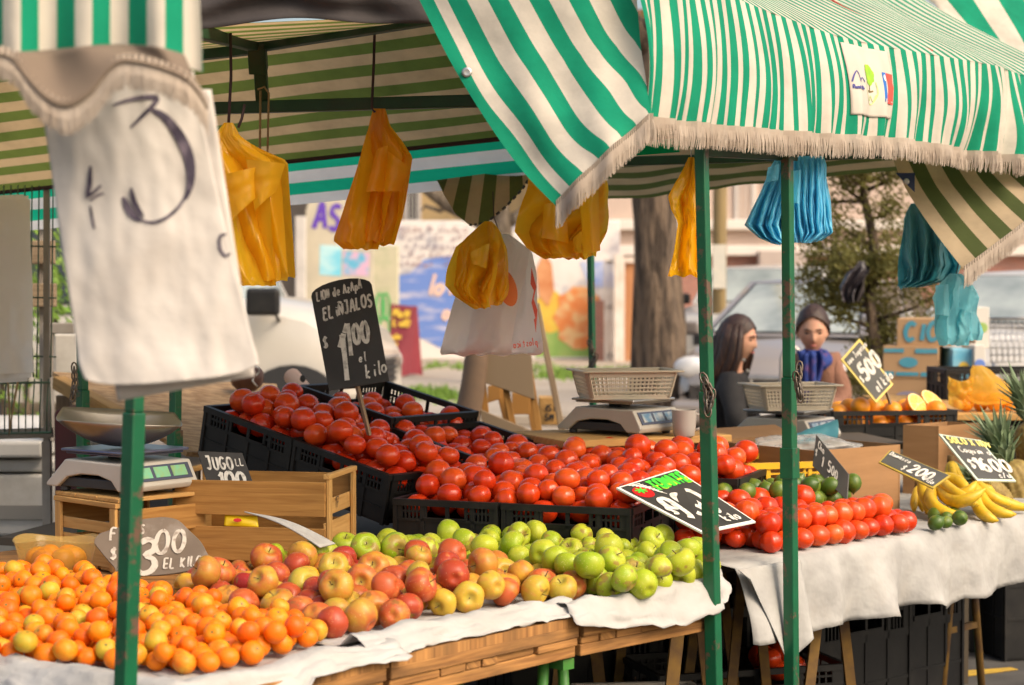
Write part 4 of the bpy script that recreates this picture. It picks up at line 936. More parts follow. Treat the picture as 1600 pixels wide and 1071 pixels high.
# osb board with batten
m_osb = mat('osb_chips', (.52, .33, .165), .85, (.33, .19, .085), scale=16, detail=2, stretch=(1, 3.2, 2.4), contrast=(.45, .55), bump=.5, bscale=40, dirt=(.5, .34, .18), dscale=9, damt=.5)
ob = empty('chipboard_sheet', W(260, 640, 6.9), 'tilted sheet of chipboard with a wooden batten behind the scales', 'board')
q = [W(82, 581, 7.3), W(432, 600, 7.6), W(470, 720, 6.5), W(292, 706, 6.25)]; n = (q[2] - q[3]).cross(q[0] - q[3]).normalized()
b = MB(); b.add(q + [v - n * .016 for v in q], [(0, 1, 2, 3)[::-1], (4, 5, 6, 7)] + [(i, (i + 1) % 4, 4 + (i + 1) % 4, 4 + i) for i in range(4)]); b.build('sheet', m_osb, ob)
b = MB(); b.bar(W(92, 598, 7.24), W(236, 678, 6.36), .05, .05); b.build('batten', m_woodlt, ob, bev=.004)
for (x, y, Yd) in [(100, 610, 7.3), (420, 640, 7.3), (300, 720, 6.35)]: b = MB(); p = W(x, y, Yd); b.bar((p.x, p.y, 0), (p.x, p.y, p.z - .02), .05, .05); b.build('leg', m_greywood, ob)
bgx = empty('handbag', W(388, 608, 7.3), 'brown leather bag with a zip lying on the chipboard', 'bag')
b = MB(); c = W(386, 590, 7.3); b.lathe([(.002, -.075), (.035, -.07), (.052, -.04), (.056, 0), (.052, .04), (.035, .07), (.002, .075)], 20, Matrix.Translation(c) @ Matrix.Rotation(PI / 2, 4, 'Y') @ Matrix.Rotation(.3, 4, 'X') @ Matrix.Diagonal((1, 1.1, .75, 1)))
b.build('pouch', mat('brown_leather', (.11, .045, .03), .45, (.075, .03, .022), scale=9), bgx, smooth=True)
b = MB(); b.tube([c + Vector((.04 + .012 * math.sin(t), -.05 + .012 * math.sin(t * .8), .045 - t * .011)) for t in range(8)], .004, 6); b.build('zip', m_steel, bgx, smooth=True)
b = MB(); b.tube([W(456, 588, 7.0), W(494, 634, 6.8)], .031, 18); tb = b.build('cardboard_tube', mat('pink_card', (.60, .42, .33), .8, (.55, .37, .28), scale=6), smooth=True, auto=.6); tag(tb, 'pale pink cardboard tube leaning beside the slate price sign', 'tube')
b = MB(); b.lathe([(.004, .001), (.010, .0008), (.0105, -.002)], 14, Matrix.Translation(W(473, 592, 6.86)) @ Matrix.Rotation(PI / 2, 4, 'X') @ Matrix.Diagonal((1, 1.3, 1, 1))); b.build('hole', m_scaledk, tb)
bt = empty('plastic_bottle', W(141, 700, 6.6), 'plastic bottle with a blue cap behind the steel weighing pan', 'bottle'); c = W(142, 700, 6.6)
b = MB(); b.lathe([(.03, 0), (.036, .01), (.036, .06), (.032, .085), (.014, .1)], 18, Matrix.Translation(c)); b.build('bottle_body', mat('clear_plastic', (.62, .64, .6), .1, trans=.6), bt, smooth=True)
b = MB(); b.lathe([(.017, 0), (.018, .004), (.018, .02), (.014, .024), (.001, .025)], 16, Matrix.Translation(c + Vector((0, 0, .1)))); b.build('cap', mat('cap_blue', (.03, .12, .6), .4), bt, smooth=True, auto=.6)
b = MB(); pxbox(b, 84, 640, 168, 800, 6.75, .3); o = b.build('dark_box', mat('maroon_box', (.09, .012, .015), .5, (.05, .01, .01), scale=4), bev=.02); tag(o, 'dark maroon box in shade beneath the chipboard sheet', 'box')
# ================================================================== a-frame sign, steps, post
YA = 29
af = empty('sandwich_board', W(634, 606, YA), 'maroon folding pavement sign with yellow lettering in front of the mural', 'sign'); m_mar = mat('maroon_paint', (.26, .03, .045), .6, (.22, .025, .04), scale=3)
def slab(b, pts, t, nrm): b.add(pts + [p + nrm * t for p in pts], [tuple(range(len(pts))), tuple(range(2 * len(pts) - 1, len(pts) - 1, -1))] + [(i, len(pts) + i, len(pts) + (i + 1) % len(pts), (i + 1) % len(pts)) for i in range(len(pts))])
b = MB(); q = [W(608, 596, YA - .2), W(640, 585, YA - .1), W(652, 480, YA), W(610, 475, YA)]; slab(b, q, .03, Vector((.3, .95, 0))); b.build('front_panel', m_mar, af)
b = MB(); q2 = [W(640, 585, YA - .1), W(660, 585, YA + .35), W(652, 480, YA + .04), W(648, 478, YA)]; slab(b, q2, .03, Vector((-.9, .3, 0))); b.bar(W(609, 590, YA - .2), W(608, 606, YA - .22), .04, .04); b.bar(W(657, 575, YA + .3), W(661, 610, YA + .36), .05, .05); b.build('back_panel', m_mar, af)
sm = MB(); q = [W(608, 596, YA - .24), W(640, 588, YA - .15), W(652, 480, YA - .05), W(610, 475, YA - .05)]; mp_ = quadmap(q[3], q[2], q[1], q[0]); asp = .4
for (t, x, y, h) in [('MeN', .1, .84, .1), ('LidO', .1, .72, .09), ('alm', .06, .54, .07), ('ce', .06, .44, .07), ('jo', .06, .28, .07), ('va', .06, .12, .07)]: text(sm, t, x, y, h, .03, mp_, ax=1.2, aspect=asp)
sm.build('lettering', mat('sign_yellow', (.75, .50, .05), .7), af)
YS = 8.6
lg = trunkmesh([W(722, 720, YS), W(730, 650, YS), W(740, 600, YS), W(746, 545, YS), W(748, 500, YS)], [.062, .06, .058, .05, .045], 18, .08)
p0 = W(718, 760, YS); lg.tube([(p0.x - .02, YS, 0), W(722, 720, YS)], [.07, .062], 14)
o = lg.build('timber_post', mat('old_timber', (.25, .16, .10), .9, (.16, .11, .08), scale=5, detail=7, dirt=(.3, .16, .1), dscale=6, damt=.4, bump=.6, bscale=20), smooth=True); tag(o, 'thick weathered timber post left of the wooden steps', 'post')
st = empty('step_ladder', W(800, 700, YS + .2), 'homemade wooden step ladder of rough boards behind the white bag', 'ladder')
def board(b, pts, Y, t=.025): slab(b, [W(x, y, Y) for x, y in pts], t, Vector((0, 1, 0)))
b = MB(); board(b, [(752, 597), (836, 625), (830, 549), (752, 552)], YS); board(b, [(766, 740), (846, 740), (846, 680), (750, 640)], YS - .02); b.build('board', m_greywood, st, bev=.003)
b = MB()
for (x0, y0, x1, y1, w_) in [(822, 545, 852, 740, .045), (754, 596, 768, 740, .035), (790, 606, 806, 690, .03)]: b.bar(W(x0, y0, YS + .04), W(x1, y1, YS + .04), .03, w_, up=(0, 1, 0))
for (x0, y0, x1, y1, w_) in [(778, 600, 794, 668, .03), (826, 620, 838, 690, .03)]: b.bar(W(x0, y0, YS + .3), W(x1, y1, YS + .3), .03, w_, up=(0, 1, 0))
for x in (768, 852): p = W(x, 740, YS + .04); b.bar(p, (p.x, p.y, 0), .035, .045)
b.build('upright', m_wood, st, bev=.003)
b = MB(); board(b, [(762, 630), (782, 624), (782, 600), (762, 604)], YS + .25); b.build('tread', m_wood, st, bev=.003)
b = MB(); board(b, [(800, 648), (828, 648), (828, 618), (800, 614)], YS + .25); b.build('tread', m_wood, st, bev=.003)
b = MB(); p1 = W(884, 700, YS + .5); b.bar(W(838, 474, YS + .5), p1, .03, .045, up=(0, 1, 0)); b.bar(p1, (p1.x + .05, p1.y, 0), .03, .045, up=(0, 1, 0)); o = b.build('wooden_pole', m_greywood, bev=.004); tag(o, 'slanting square wooden pole right of the step ladder', 'pole')
bx = empty('wooden_box', W(858, 660, YS + .7), 'pale wooden box with dark stencilled letters right of the step ladder', 'box')
b = MB(); pxbox(b, 842, 622, 872, 664, YS + .6, .2); b.build('side', m_woodlt, bx, bev=.003)
sm = MB(); tl, tr, br, bl = [W(x, y, YS + .595) for x, y in [(848, 628), (870, 628), (870, 660), (848, 660)]]; mp_ = quadmap(tl, tr, br, bl); text(sm, 'ISI', .1, .55, .32, .07, mp_, ax=1.1, aspect=.7); text(sm, 'SM', .1, .1, .32, .07, mp_, ax=1.1, aspect=.7); sm.build('stencil', m_scaledk, bx)
# ================================================================== right background: carton stack, cart, crate
m_cartn = mat('fruit_carton', (.50, .31, .16), .85, (.44, .27, .14), scale=5); m_cblue = mat('carton_blue', (.06, .30, .42), .8, (.1, .36, .46), scale=8)
def carton(label, x0, y0, x1, y1, Y, depth, yaw, deco):
    a = W(x0, y1, Y); c = W(x1, y0, Y); r = empty('cardboard_carton', ((a.x + c.x) / 2, Y, a.z), label, 'box', 'cartons stacked under the conifer', (0, 0, yaw)); w_, h_ = c.x - a.x, c.z - a.z
    M = r.matrix_basis; b = MB(); b.box((0, depth / 2, h_ / 2), (w_, depth, h_)); b.v = [M @ v for v in b.v]; b.build('carton', m_cartn, r, bev=.004)
    mp = lambda x, y, z: M @ Vector(((x - .5) * w_, -.003 - z, y * h_)); deco(r, mp, w_ / h_); 
    return r
def d1(r, mp, asp):
    b = MB()
    for (x0, x1, y0, y1) in [(.02, .38, .80, .92), (.58, .98, .78, .92), (.02, .2, .07, .22), (.68, .98, .07, .2), (.24, .64, .09, .2)]: b.prism([(x0, y0), (x1, y0), (x1, y1), (x0, y1)], .001, fn=lambda x, y, z: mp(x, y, .0006 + z * 0 + (.0008 if z == 0 else 0)))
    b.prism([(.46 + .17 * math.cos(t * PI / 10), .5 + .16 * math.sin(t * PI / 10)) for t in range(20)], .001, fn=lambda x, y, z: mp(x, y, .0006 + (.0008 if z == 0 else 0)))
    b.build('print', m_cblue, r)
def d2(r, mp, asp):
    sm = MB(); text(sm, 'CIC', .12, .2, .62, .16, lambda a, b_, c: mp(a, b_, c), ax=1.1, aspect=asp); sm.build('print', m_cblue, r)
def d3(r, mp, asp):
    b = MB(); b.prism([(.4 + .24 * math.cos(t * PI / 10), .45 + .2 * math.sin(t * PI / 10)) for t in range(20)], .001, fn=lambda x, y, z: mp(x, y, .0006 + (.0008 if z == 0 else 0))); b.build('print', mat('carton_grey_print', (.30, .27, .36), .8), r)
YC2 = 10.6
carton('brown fruit carton at the bottom of the stack with a faint grey oval', 1384, 592, 1470, 648, YC2, .34, -.3, d3)
zz = W(0, 648, YC2).z
carton('brown fruit carton with teal bands and a teal oval in mid stack', 1380, 541, 1466, 592, YC2, .34, -.3, d1)
carton('brown fruit carton with large teal letters on top of the stack', 1402, 498, 1488, 541, YC2, .34, -.3, d2)
c_ = W(1426, 648, YC2 + .17); b = MB()
for i in range(5): b.box((c_.x, c_.y - .22 + i * .13, zz - .02), (.55, .09, .025))
for dx in (-.24, 0, .24): b.box((c_.x + dx, c_.y + .04, zz - .0785), (.06, .6, .09)); b.box((c_.x + dx, c_.y + .04, (zz - .1235) / 2), (.05, .05, zz - .1235))
o = b.build('pallet_stand', m_greywood); tag(o, 'rough wooden stand carrying the stacked fruit cartons', 'stand')
def blue_carton(label, x0, y0, x1, y1, Y, m, m2):
    r = empty('fruit_carton', W((x0 + x1) / 2, y1, Y), label, 'box'); b = MB(); pxbox(b, x0, y0, x1, y1, Y, .3); b.build('carton', m, r, bev=.004)
    a = W((x0 + x1) / 2, (y0 + y1) / 2, Y); b = MB(); b.lathe([(.001, .001), (.028, .001), (.03, -.002)], 16, Matrix.Translation(a + Vector((0, -.003, 0))) @ Matrix.Rotation(PI / 2, 4, 'X')); b.build('print', m2, r)
m_lb = mat('carton_skyblue', (.12, .42, .60), .7, (.3, .55, .65), scale=9); m_wc = mat('carton_white', (.66, .62, .56), .8)
blue_carton('sky blue fruit carton behind the yellow bag of oranges', 1488, 546, 1524, 602, 10.5, m_lb, m_yel)
blue_carton('white carton with a small green print above the blue carton', 1524, 480, 1546, 545, 10.7, m_wc, m_mgreen)
blue_carton('white and blue carton with an orange print', 1522, 540, 1540, 600, 10.45, m_wc, m_blue)
# the stand the coloured cartons rest on
b = MB(); a = W(1486, 602, 10.4); b.box((a.x + .12, 10.65, a.z - .015), (.36, .5, .028))
for dx in (-.03, .27): b.box((a.x + dx, 10.65, (a.z - .03) / 2), (.04, .3, a.z - .03))
o = b.build('carton_stand', m_greywood); tag(o, 'low plank stand under the blue and white cartons', 'stand')
# shopping cart
ct = empty('shopping_cart', W(1590, 560, 12), 'grey wire shopping cart in front of the white car at right', 'cart'); b = MB(); YK = 12.2
for i in range(13): x = 1546 + i * 9; b.tube([W(x, 498, YK), W(x + 3, 566, YK - .1)], .004, 5)
for j in range(7): y = 500 + j * 11; b.tube([W(1546, y, YK - .015 * j), W(1660, y, YK - .015 * j)], .004, 5)
b.tube([W(1544, 498, YK), W(1660, 496, YK)], .009, 6)
for i in range(13): x = 1546 + i * 9; b.tube([W(x, 498, YK + .5), W(x + 3, 566, YK + .4)], .004, 5)
b.tube([W(1544, 498, YK + .5), W(1660, 496, YK + .5)], .009, 6); b.build('basket', m_steel, ct, smooth=True)
b = MB(); b.tube([W(1552, 566, YK), W(1570, 640, YK), W(1640, 650, YK)], .012, 8); p = W(1570, 640, YK); b.tube([p, (p.x, p.y, .06)], .012, 8); p = W(1640, 650, YK); b.tube([p, (p.x, p.y, .06)], .012, 8); b.build('chassis', m_steel, ct, smooth=True)
b = MB()
for x in (1570, 1640): p = W(x, 640, YK); b.lathe([(.02, -.02), (.06, -.018), (.06, .018), (.02, .02)], 14, Matrix.Translation((p.x, p.y, .06)) @ Matrix.Rotation(PI / 2, 4, 'X'))
b.build('castors', m_tyre, ct)
# hand truck beside the woman
b = MB(); b.tube([W(1219, 700, 9.75), W(1221, 560, 9.75), W(1226, 545, 9.75), W(1236, 540, 9.75), W(1246, 546, 9.75), W(1250, 560, 9.75), W(1250, 700, 9.75)], .011, 8); p = W(1219, 700, 9.75); p2 = W(1250, 700, 9.75); b.tube([p, (p.x, p.y, .1)], .011, 8); b.tube([p2, (p2.x, p2.y, .1)], .011, 8)
ht = empty('hand_truck', (p.x, p.y, 0), 'pale metal hand truck frame in front of the woman with the scarf', 'trolley'); b.build('frame', mat('pale_metal', (.60, .55, .50), .4, metal=.4), ht, smooth=True)
b = MB(); b.box(((p.x + p2.x) / 2, p.y - .1, .02), (.2, .24, .012)); b.build('toe_plate', m_steel, ht)
# ================================================================== tables
TZ = .79
UD = Vector((.72, .69, 0)).normalized(); VD = Vector((-.69, .72, 0)).normalized()
QD = Vector((.92, -.39, 0)).normalized(); QB = Vector((.39, .92, 0)).normalized()
Z = Vector((0, 0, 1))
A0 = Vector((-1.45, 3.95, TZ)); A1 = G(285, 1098, TZ); A2 = G(608, 1026, TZ); A3 = G(908, 962, TZ); A4 = G(1108, 927, TZ)
def edge_boards(b, a, c, inward, n2=5):
    d = (c - a).normalized(); o = inward * .03
    b.bar(a + o + Z * -.014, c + o + Z * -.014, .06, .027)
    L = (c - a).length; x = 0
    while x < L - .02:
        w_ = min(rnd.uniform(.05, .16), L - x); dp = rnd.uniform(.0, .012); b.bar(a + d * (x + .002) + o + inward * dp + Z * -.037, a + d * (x + w_ - .002) + o + inward * dp + Z * -.037, .055, .018); x += w_
    b.bar(a + o * 1.2 + Z * -.060, c + o * 1.2 + Z * -.060, .05, .027)
def trestle(label, mid, across, along, h, m, spread=.16, r=.016, square=False, name='trestle', w=.5):
    """A-shaped stand: two A frames joined by bars"""
    t = empty(name, (mid.x, mid.y, 0), label, 'trestle')
    for s in (-1, 1):
        e = Vector((mid.x, mid.y, 0)) + across * (s * w / 2)
        for q in (-1, 1):
            b = MB(); top = e + Z * h + along * (q * .03); bot = e + along * (q * spread)
            if square: b.bar(bot, top, r * 2, r * 2)
            else: b.tube([bot, top], r, 10)
            b.build('leg', m, t, smooth=not square)
        b = MB(); k = .42; a = e + Z * h * k + along * (-spread * (1 - k) - .03 * k); c = e + Z * h * k + along * (spread * (1 - k) + .03 * k); b.bar(a, c, r * 1.4, r * 1.6); b.build('brace', m, t)
    b = MB(); b.bar(Vector((mid.x, mid.y, h - .012)) - across * (w / 2 + .05), Vector((mid.x, mid.y, h - .012)) + across * (w / 2 + .05), .035, .024); b.build('top_bar', m, t)
    b = MB(); b.tube([Vector((mid.x, mid.y, h * .42)) - across * (w / 2), Vector((mid.x, mid.y, h * .42)) + across * (w / 2)], .008, 8); b.build('tie_rod', m_rust, t, smooth=True)
    return t
m_rust = mat('rusty_yellow', (.22, .12, .02), .7, (.09, .045, .02), scale=14, detail=6, dirt=(.05, .03, .02), dscale=10, damt=.6)
m_gleg = mat('leg_green', (.05, .20, .03), .5, (.03, .13, .02), scale=10, dirt=(.2, .2, .06), dscale=14, damt=.4)
def table(label, pts, fronts):
    c = sum(pts, Vector()) / len(pts); t = empty('market_table', (c.x, c.y, 0), label, 'table')
    b = MB(); b.prism([(p.x, p.y) for p in pts], .022, Matrix.Translation((0, 0, TZ - .001))); b.build('tabletop', m_deck, t)
    for (a, d) in fronts:
        b = MB(); cc = (a + d) / 2; inn = Vector((c.x - cc.x, c.y - cc.y, 0)); e = (d - a).normalized(); inn = (inn - e * inn.dot(e)).normalized(); edge_boards(b, a + Z * -.022, d + Z * -.022, inn); b.build('edge_boards', m_deck, t, bev=.003)
    return t
B1 = A1 + VD * 1.9; B2 = A2 + VD * 1.9
table('plank table carrying the mandarins', [A0, A1, A2, A2 + VD * 1.9 + UD * -.0, A0 + VD * 1.3], [(A1, A2 - UD * .006), (A0, A1)])
table('plank table carrying the red and yellow apples', [A2 + UD * .006, A3 - UD * .004, A3 + VD * 1.9, A2 + VD * 1.9 + UD * .006], [(A2 + UD * .006, A3 - UD * .006)])
A3b = A3 + UD * .006 + VD * -.004
table('plank table carrying the green apples', [A3b, A4, A4 + VD * 1.9, A3b + VD * 1.9], [(A3b, A4)])
C0 = G(1128, 893, TZ); C1 = G(1236, 872, TZ); C2 = G(1450, 833, TZ); C3 = G(1602, 804, TZ); C4p = C3 + (C3 - C2) * 1.0
m_tabdk = mat('table_dark', (.09, .07, .05), .9)
t_ = empty('market_table', ((C1 + C3) / 2).xy.to_3d(), 'long table under the white cloth on the right', 'table')
b = MB(); b.prism([(p.x, p.y) for p in [C0 + VD * .14 + UD * .06, C1 + VD * .14, C2 + VD * .12, C3 + VD * .12, C4p + VD * .12, C4p + VD * 1.5, C0 + VD * 1.0 + UD * .06]], .03, Matrix.Translation((0, 0, TZ - .012))); b.build('tabletop', m_tabdk, t_)
# rear table under the tomato crates
t_ = empty('market_table', (-.1, 6.6, 0), 'dark rear table carrying the black tomato crates', 'table')
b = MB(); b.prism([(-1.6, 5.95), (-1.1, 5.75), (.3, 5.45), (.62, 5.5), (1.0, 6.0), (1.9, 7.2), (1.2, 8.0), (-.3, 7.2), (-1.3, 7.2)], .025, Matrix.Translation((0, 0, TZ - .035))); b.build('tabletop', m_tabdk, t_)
for (x, y) in [(-1.2, 6.6), (1.0, 7.5), (.6, 6.2)]: b = MB(); b.bar((x, y, 0), (x, y, TZ - .06), .04, .04); b.build('leg', m_tabdk, t_)
# trestles under the tables
trestle('green tubular trestle with splayed legs under the red apples', (A2.lerp(A3, .36) + VD * .42), VD, UD, TZ - .10, m_gleg, .06, .0135, w=.7)
trestle('green tubular trestle with splayed legs under the joint of the apple tables', (A3 + UD * -.02 + VD * .42), VD, UD, TZ - .10, m_gleg, .075, .0135, w=.7)
trestle('rusty yellow sawhorse under the red apple table', (A2.lerp(A3, .92) + VD * .75), UD * .6 + VD * .8, UD, TZ - .10, m_rust, .13, .014, True, w=.45)
trestle('rusty yellow sawhorse at the near end of the white clothed table', (C0.lerp(C1, .16) + VD * .36), VD, UD, TZ - .05, m_rust, .15, .017, True, w=.42)
trestle('rusty sawhorse under the middle of the white clothed table', (C1.lerp(C2, .42) + VD * .3), VD, UD, TZ - .05, m_rust, .17, .014, True, w=.45)
trestle('dark sawhorse deep under the green apple table', Vector((.55, 5.85, 0)), VD, UD, TZ - .08, m_rust, .13, .014, True, w=.45)
trestle('dark rusty sawhorse far along under the white clothed table', (C3.lerp(C4p, .6) + VD * .75), VD, UD, TZ - .05, m_rust, .14, .014, w=.6)
trestle('sawhorse under the far left end of the mandarin table', Vector((-1.35, 4.6, 0)), UD, VD, TZ - .06, m_rust, .14, .015, True, w=.4)
# ------------------------------------------------------------------ paper and cloth
def sheet_along(name, label, cat, line, mt, inn=.34, drop=.03, seed=0, ridge=.02, wav=.012, ragged=.02, outw=.012, crk=.004, dropfn=None, nU=None, lift=.006, solid=.0015, rc=.12, rw=.16):
    """paper or cloth laid along a table edge: flat part inside, lip at the edge, hanging part"""
    L = [0]
    for i in range(1, len(line)): L.append(L[-1] + (line[i] - line[i - 1]).length)
    T = L[-1]; nU = nU or int(T / .018)
    def at(s):
        s *= T
        for i in range(1, len(line)):
            if s <= L[i] + 1e-9: return line[i - 1].lerp(line[i], (s - L[i - 1]) / max(1e-6, L[i] - L[i - 1]))
        return line[-1]
    def inw(s):
        d = at(min(1, s + .06)) - at(max(0, s - .06)); return Vector((-d.y, d.x, 0)).normalized()
    def fn(a, t):
        p = at(a); n = inw(a); x = a * T
        if t < .45:
            q = 1 - t / .45; k = p + n * (inn * q); zz = lift + ridge * math.exp(-((q - rc) / rw) ** 2) * (.75 + .7 * nz(x * 7 + seed, q * 2)) + crk * (.7 * nz(x * 16, q * 12 * inn, seed) + .5 * abs(nz(x * 34, q * 30 * inn, seed + 4)))
            k = k + Z * max(zz, .0025); return k
        q = (t - .45) / .55; dr = drop if dropfn is None else dropfn(a)
        dr *= 1 + ragged * 14 * nz(x * 6 + seed * 3, 1.7) * (.4 if dropfn else 1)
        r0 = ridge * math.exp(-(rc / rw) ** 2) * (.75 + .7 * nz(x * 7 + seed, 0))
        out = -n * (outw * (q if outw > .02 else 1) + .004 * math.sin(q * 3) + wav * q * (nz(x * 8 + seed, q * .7) + .6 * math.sin(x * 21 + 2 * nz(x * 3, seed))) + wav * .6 * q)
        e = min(q / .12, 1); return p + out * e + Z * (lift + r0 * (1 - q) ** 1.2 - dr * q) - n * (crk * 1.2 * nz(x * 20, q * 3, seed + 8)) + Z * (crk * nz(x * 26, q * 4, seed + 2))
    b = MB(); b.grid(fn, nU, 26, lambda a, t: (a * T, t * (inn + drop)))
    o = b.build(name, mt, smooth=True, solid=solid); tag(o, label, cat); return o
sheet_along('table_paper', 'white paper sheet under the mandarins', 'paper', [A0 + Vector((.01, .03, 0)), A1 + VD * .02 + Vector((0, .01, 0)), A2 + VD * .02, A2 + UD * .03 + VD * .02], m_paper, inn=.42, drop=.035, seed=2, ridge=.032, wav=.010, ragged=.06, outw=.036, crk=.009, rc=.03, rw=.09, dropfn=lambda a: lerp(.004, .05, min(1, max(0, a * 2.4 - .6))) if a < .82 else .008)
sheet_along('table_paper', 'white paper sheet under the red apples', 'paper', [A2 - UD * .05 + VD * .04, A2.lerp(A3, .5) + VD * .042, A3 + VD * .035], m_paper, inn=.34, drop=.004, seed=6, ridge=.044, wav=.006, ragged=.06, lift=.010, crk=.010, outw=.038, rc=.03, rw=.10, dropfn=lambda a: .006)
sheet_along('table_paper', 'white paper sheet under the green apples', 'paper', [A3 - UD * .05 + VD * .006, A4 + VD * .006, C0 + VD * .03], m_paper, inn=.34, drop=.06, seed=9, ridge=.034, wav=.012, crk=.010, outw=.034, rc=.03, rw=.10, ragged=.05, dropfn=lambda a: .012 + .045 * math.sin(min(1, a * 1.15 + .02) * PI) ** .7 if a < .85 else .04, lift=.010)
sheet_along('tablecloth', 'white cloth with frayed hem hanging from the right hand table', 'tablecloth', [C0 + UD * .05, C1, C2, C3, C4p], m_cloth, inn=.95, drop=.20, seed=13, ridge=.004, wav=.05, dropfn=lambda a: lerp(.20, .24, a) + .012 * math.sin(a * 15), lift=.005, solid=.002)
b = MB()   # loose corner hanging at the near end of the cloth
c0 = C0 + UD * .03 + Z * .004; cA = C1 + Vector((.0, -.014, .003))
def fn(a, t):
    top = c0.lerp(cA, a); dr = t * (.02 + .255 * (1 - abs(a - .62) / .62 if a < .62 else 1 - (a - .62) / 1.5)); k = .02 * math.sin(a * 11) * t
    return top + Vector((.02 + .03 * t, -.03 * math.sin(t * 1.5) - .02 + k, -dr))
b.grid(fn, 24, 24); o = b.build('cloth_corner', m_cloth, smooth=True, solid=.002); tag(o, 'white cloth corner hanging in a point above the rusty sawhorse', 'tablecloth')
b = MB()   # frayed hem
T = 0
# ================================================================== poles, chains
def pole(label, pxb, pyb, d, top, sleeve, w=.04, ang=.78, lean=(0, 0), bracket=None):
    w *= .78; base = P(pxb, pyb, d); t = P(top[0], top[1], d); r = empty('stall_pole', (base.x, base.y, 0), label, 'pole')
    dir_ = (t - base); k = -base.z / dir_.z; foot = base + dir_ * k
    up = Vector((math.cos(ang), math.sin(ang), 0))
    zs = P(sleeve[0], sleeve[1], d).z if sleeve else None; f = lambda z: foot + (t - foot) * (z / (t.z - foot.z))
    b = MB(); b.bar(f(.004), f(zs) if zs else t, w, w, up=up); b.build('lower_tube' if zs else 'tube', m_pole, r, bev=.003)
    if zs:
        b = MB(); b.bar(f(zs), t, w * .84, w * .84, up=up); b.build('upper_tube', m_pole, r, bev=.003)
    if bracket:
        b = MB(); b.bar(f(P(pxb, bracket[0], d).z), f(P(pxb, bracket[1], d).z), w * 1.25, w * 1.25, up=up); b.build('clamp', m_pole, r, bev=.002)
    b = MB(); b.box((foot.x, foot.y, .004), (.09, .09, .008)); b.build('foot_plate', m_pole, r)
    return r
pole('green square stall pole standing before the mandarins', 196, 1071, 3.42, (218, 380), (211, 645), .039, 2.5)
pole('green stall pole with a rusty chain at the end of the green apples', 1116, 1071, 4.68, (1094, 150), (1108, 612), .0415, 2.55)
pole('green stall pole with worn paint before the tomato rows', 1237, 1071, 5.12, (1229, 150), (1235, 590), .0405, 2.5, bracket=(748, 700))
pole('green rear pole left of the steel weighing pan', 130, 690, 5.9, (126, 300), (128, 610), .04, 2.5)
pole('green rear pole right of the steel weighing pan', 273, 705, 5.75, (279, 250), None, .036, 2.5, bracket=(702, 672))
pole('thin dark rear pole in front of the mural', 926, 600, 8.2, (920, 230), None, .032, 2.5)
def chainlinks(label, pts, n, r=.011):
    b = MB(); pts = [Vector(p) for p in pts]; L = len(pts) - 1
    for i in range(n):
        s = i / (n - 1) * L; k = min(int(s), L - 1); c = pts[k].lerp(pts[k + 1], s - k); d = (pts[k + 1] - pts[k]).normalized(); side = d.cross(Vector((0, 1, 0))).normalized()
        if i % 2: side = (side * .35 + d.cross(side) * .93).normalized()
        b.tube([c + d * (math.cos(t * PI / 5) * r * 1.5) + side * (math.sin(t * PI / 5) * r * .75) for t in range(11)], .0027, 6, cap=False)
    o = b.build('chain', m_chrome, smooth=True); return tag(o, label, 'chain')
chainlinks('short rusty chain hooked on the pole by the mug', [P(1100, 592, 4.63), P(1112, 618, 4.62), P(1106, 642, 4.62), P(1104, 606, 4.63)], 13)
chainlinks('short rusty chain on the pole by the right basket', [P(1249, 574, 5.07), P(1247, 600, 5.06), P(1250, 620, 5.06), P(1244, 590, 5.06)], 13)
chainlinks('dark chain knotted round the thin rear pole', [P(922, 538, 8.1), P(930, 560, 8.1), P(924, 572, 8.1)], 9, .014)
chainlinks('short chain on the rear pole by the chipboard', [P(116, 575, 5.85), P(117, 600, 5.85), P(114, 620, 5.85)], 9, .011)
# ================================================================== canopies
def fringe(b, fn, n, length, spread=.004, lay=2, out=Vector((0, -1, 0)), wid=.0045, sway=.012):
    """cotton fringe hanging from the curve fn(t)"""
    for l in range(lay):
        for i in range(n):
            t = (i + .5 + rnd.uniform(-.3, .3)) / n; p = fn(t) + out * (.002 + .003 * l); d = (fn(min(1, t + .004)) - fn(max(0, t - .004))); d = d.normalized() * wid * rnd.uniform(.6, 1.2)
            ln = length * rnd.uniform(.8, 1.06) * (.92 + .12 * nz(t * 9, l)); sw = d.normalized() * (sway * (nz(t * 14, l * 3.) + rnd.uniform(-.25, .25))) + out * rnd.uniform(-.004, .006)
            m1 = p + Z * (-ln * .5) + sw * .4 + out * .003; e = p + Z * -ln + sw
            b.add([p - d * .5, p + d * .5, m1 + d * .5, m1 - d * .5, e + d * .28, e - d * .28], [(0, 1, 2, 3), (3, 2, 4, 5)])
    b.grid(lambda a, t: fn(a) + out * (.004 + .002 * math.sin(a * 300)) + Z * (.012 - t * .024), min(200, n), 1)
def pline(pts):
    pts = [Vector(p) for p in pts]; L = [0]
    for i in range(1, len(pts)): L.append(L[-1] + (pts[i] - pts[i - 1]).length)
    def f(t):
        s = t * L[-1]
        for i in range(1, len(pts)):
            if s <= L[i] + 1e-9:
                u = (s - L[i - 1]) / max(1e-9, L[i] - L[i - 1]); p0 = pts[max(i - 2, 0)]; p1 = pts[i - 1]; p2 = pts[i]; p3 = pts[min(i + 1, len(pts) - 1)]
                return .5 * (2 * p1 + (p2 - p0) * u + (2 * p0 - 5 * p1 + 4 * p2 - p3) * u * u + (3 * p1 - p0 - 3 * p2 + p3) * u ** 3)
        return pts[-1]
    return f, L[-1]
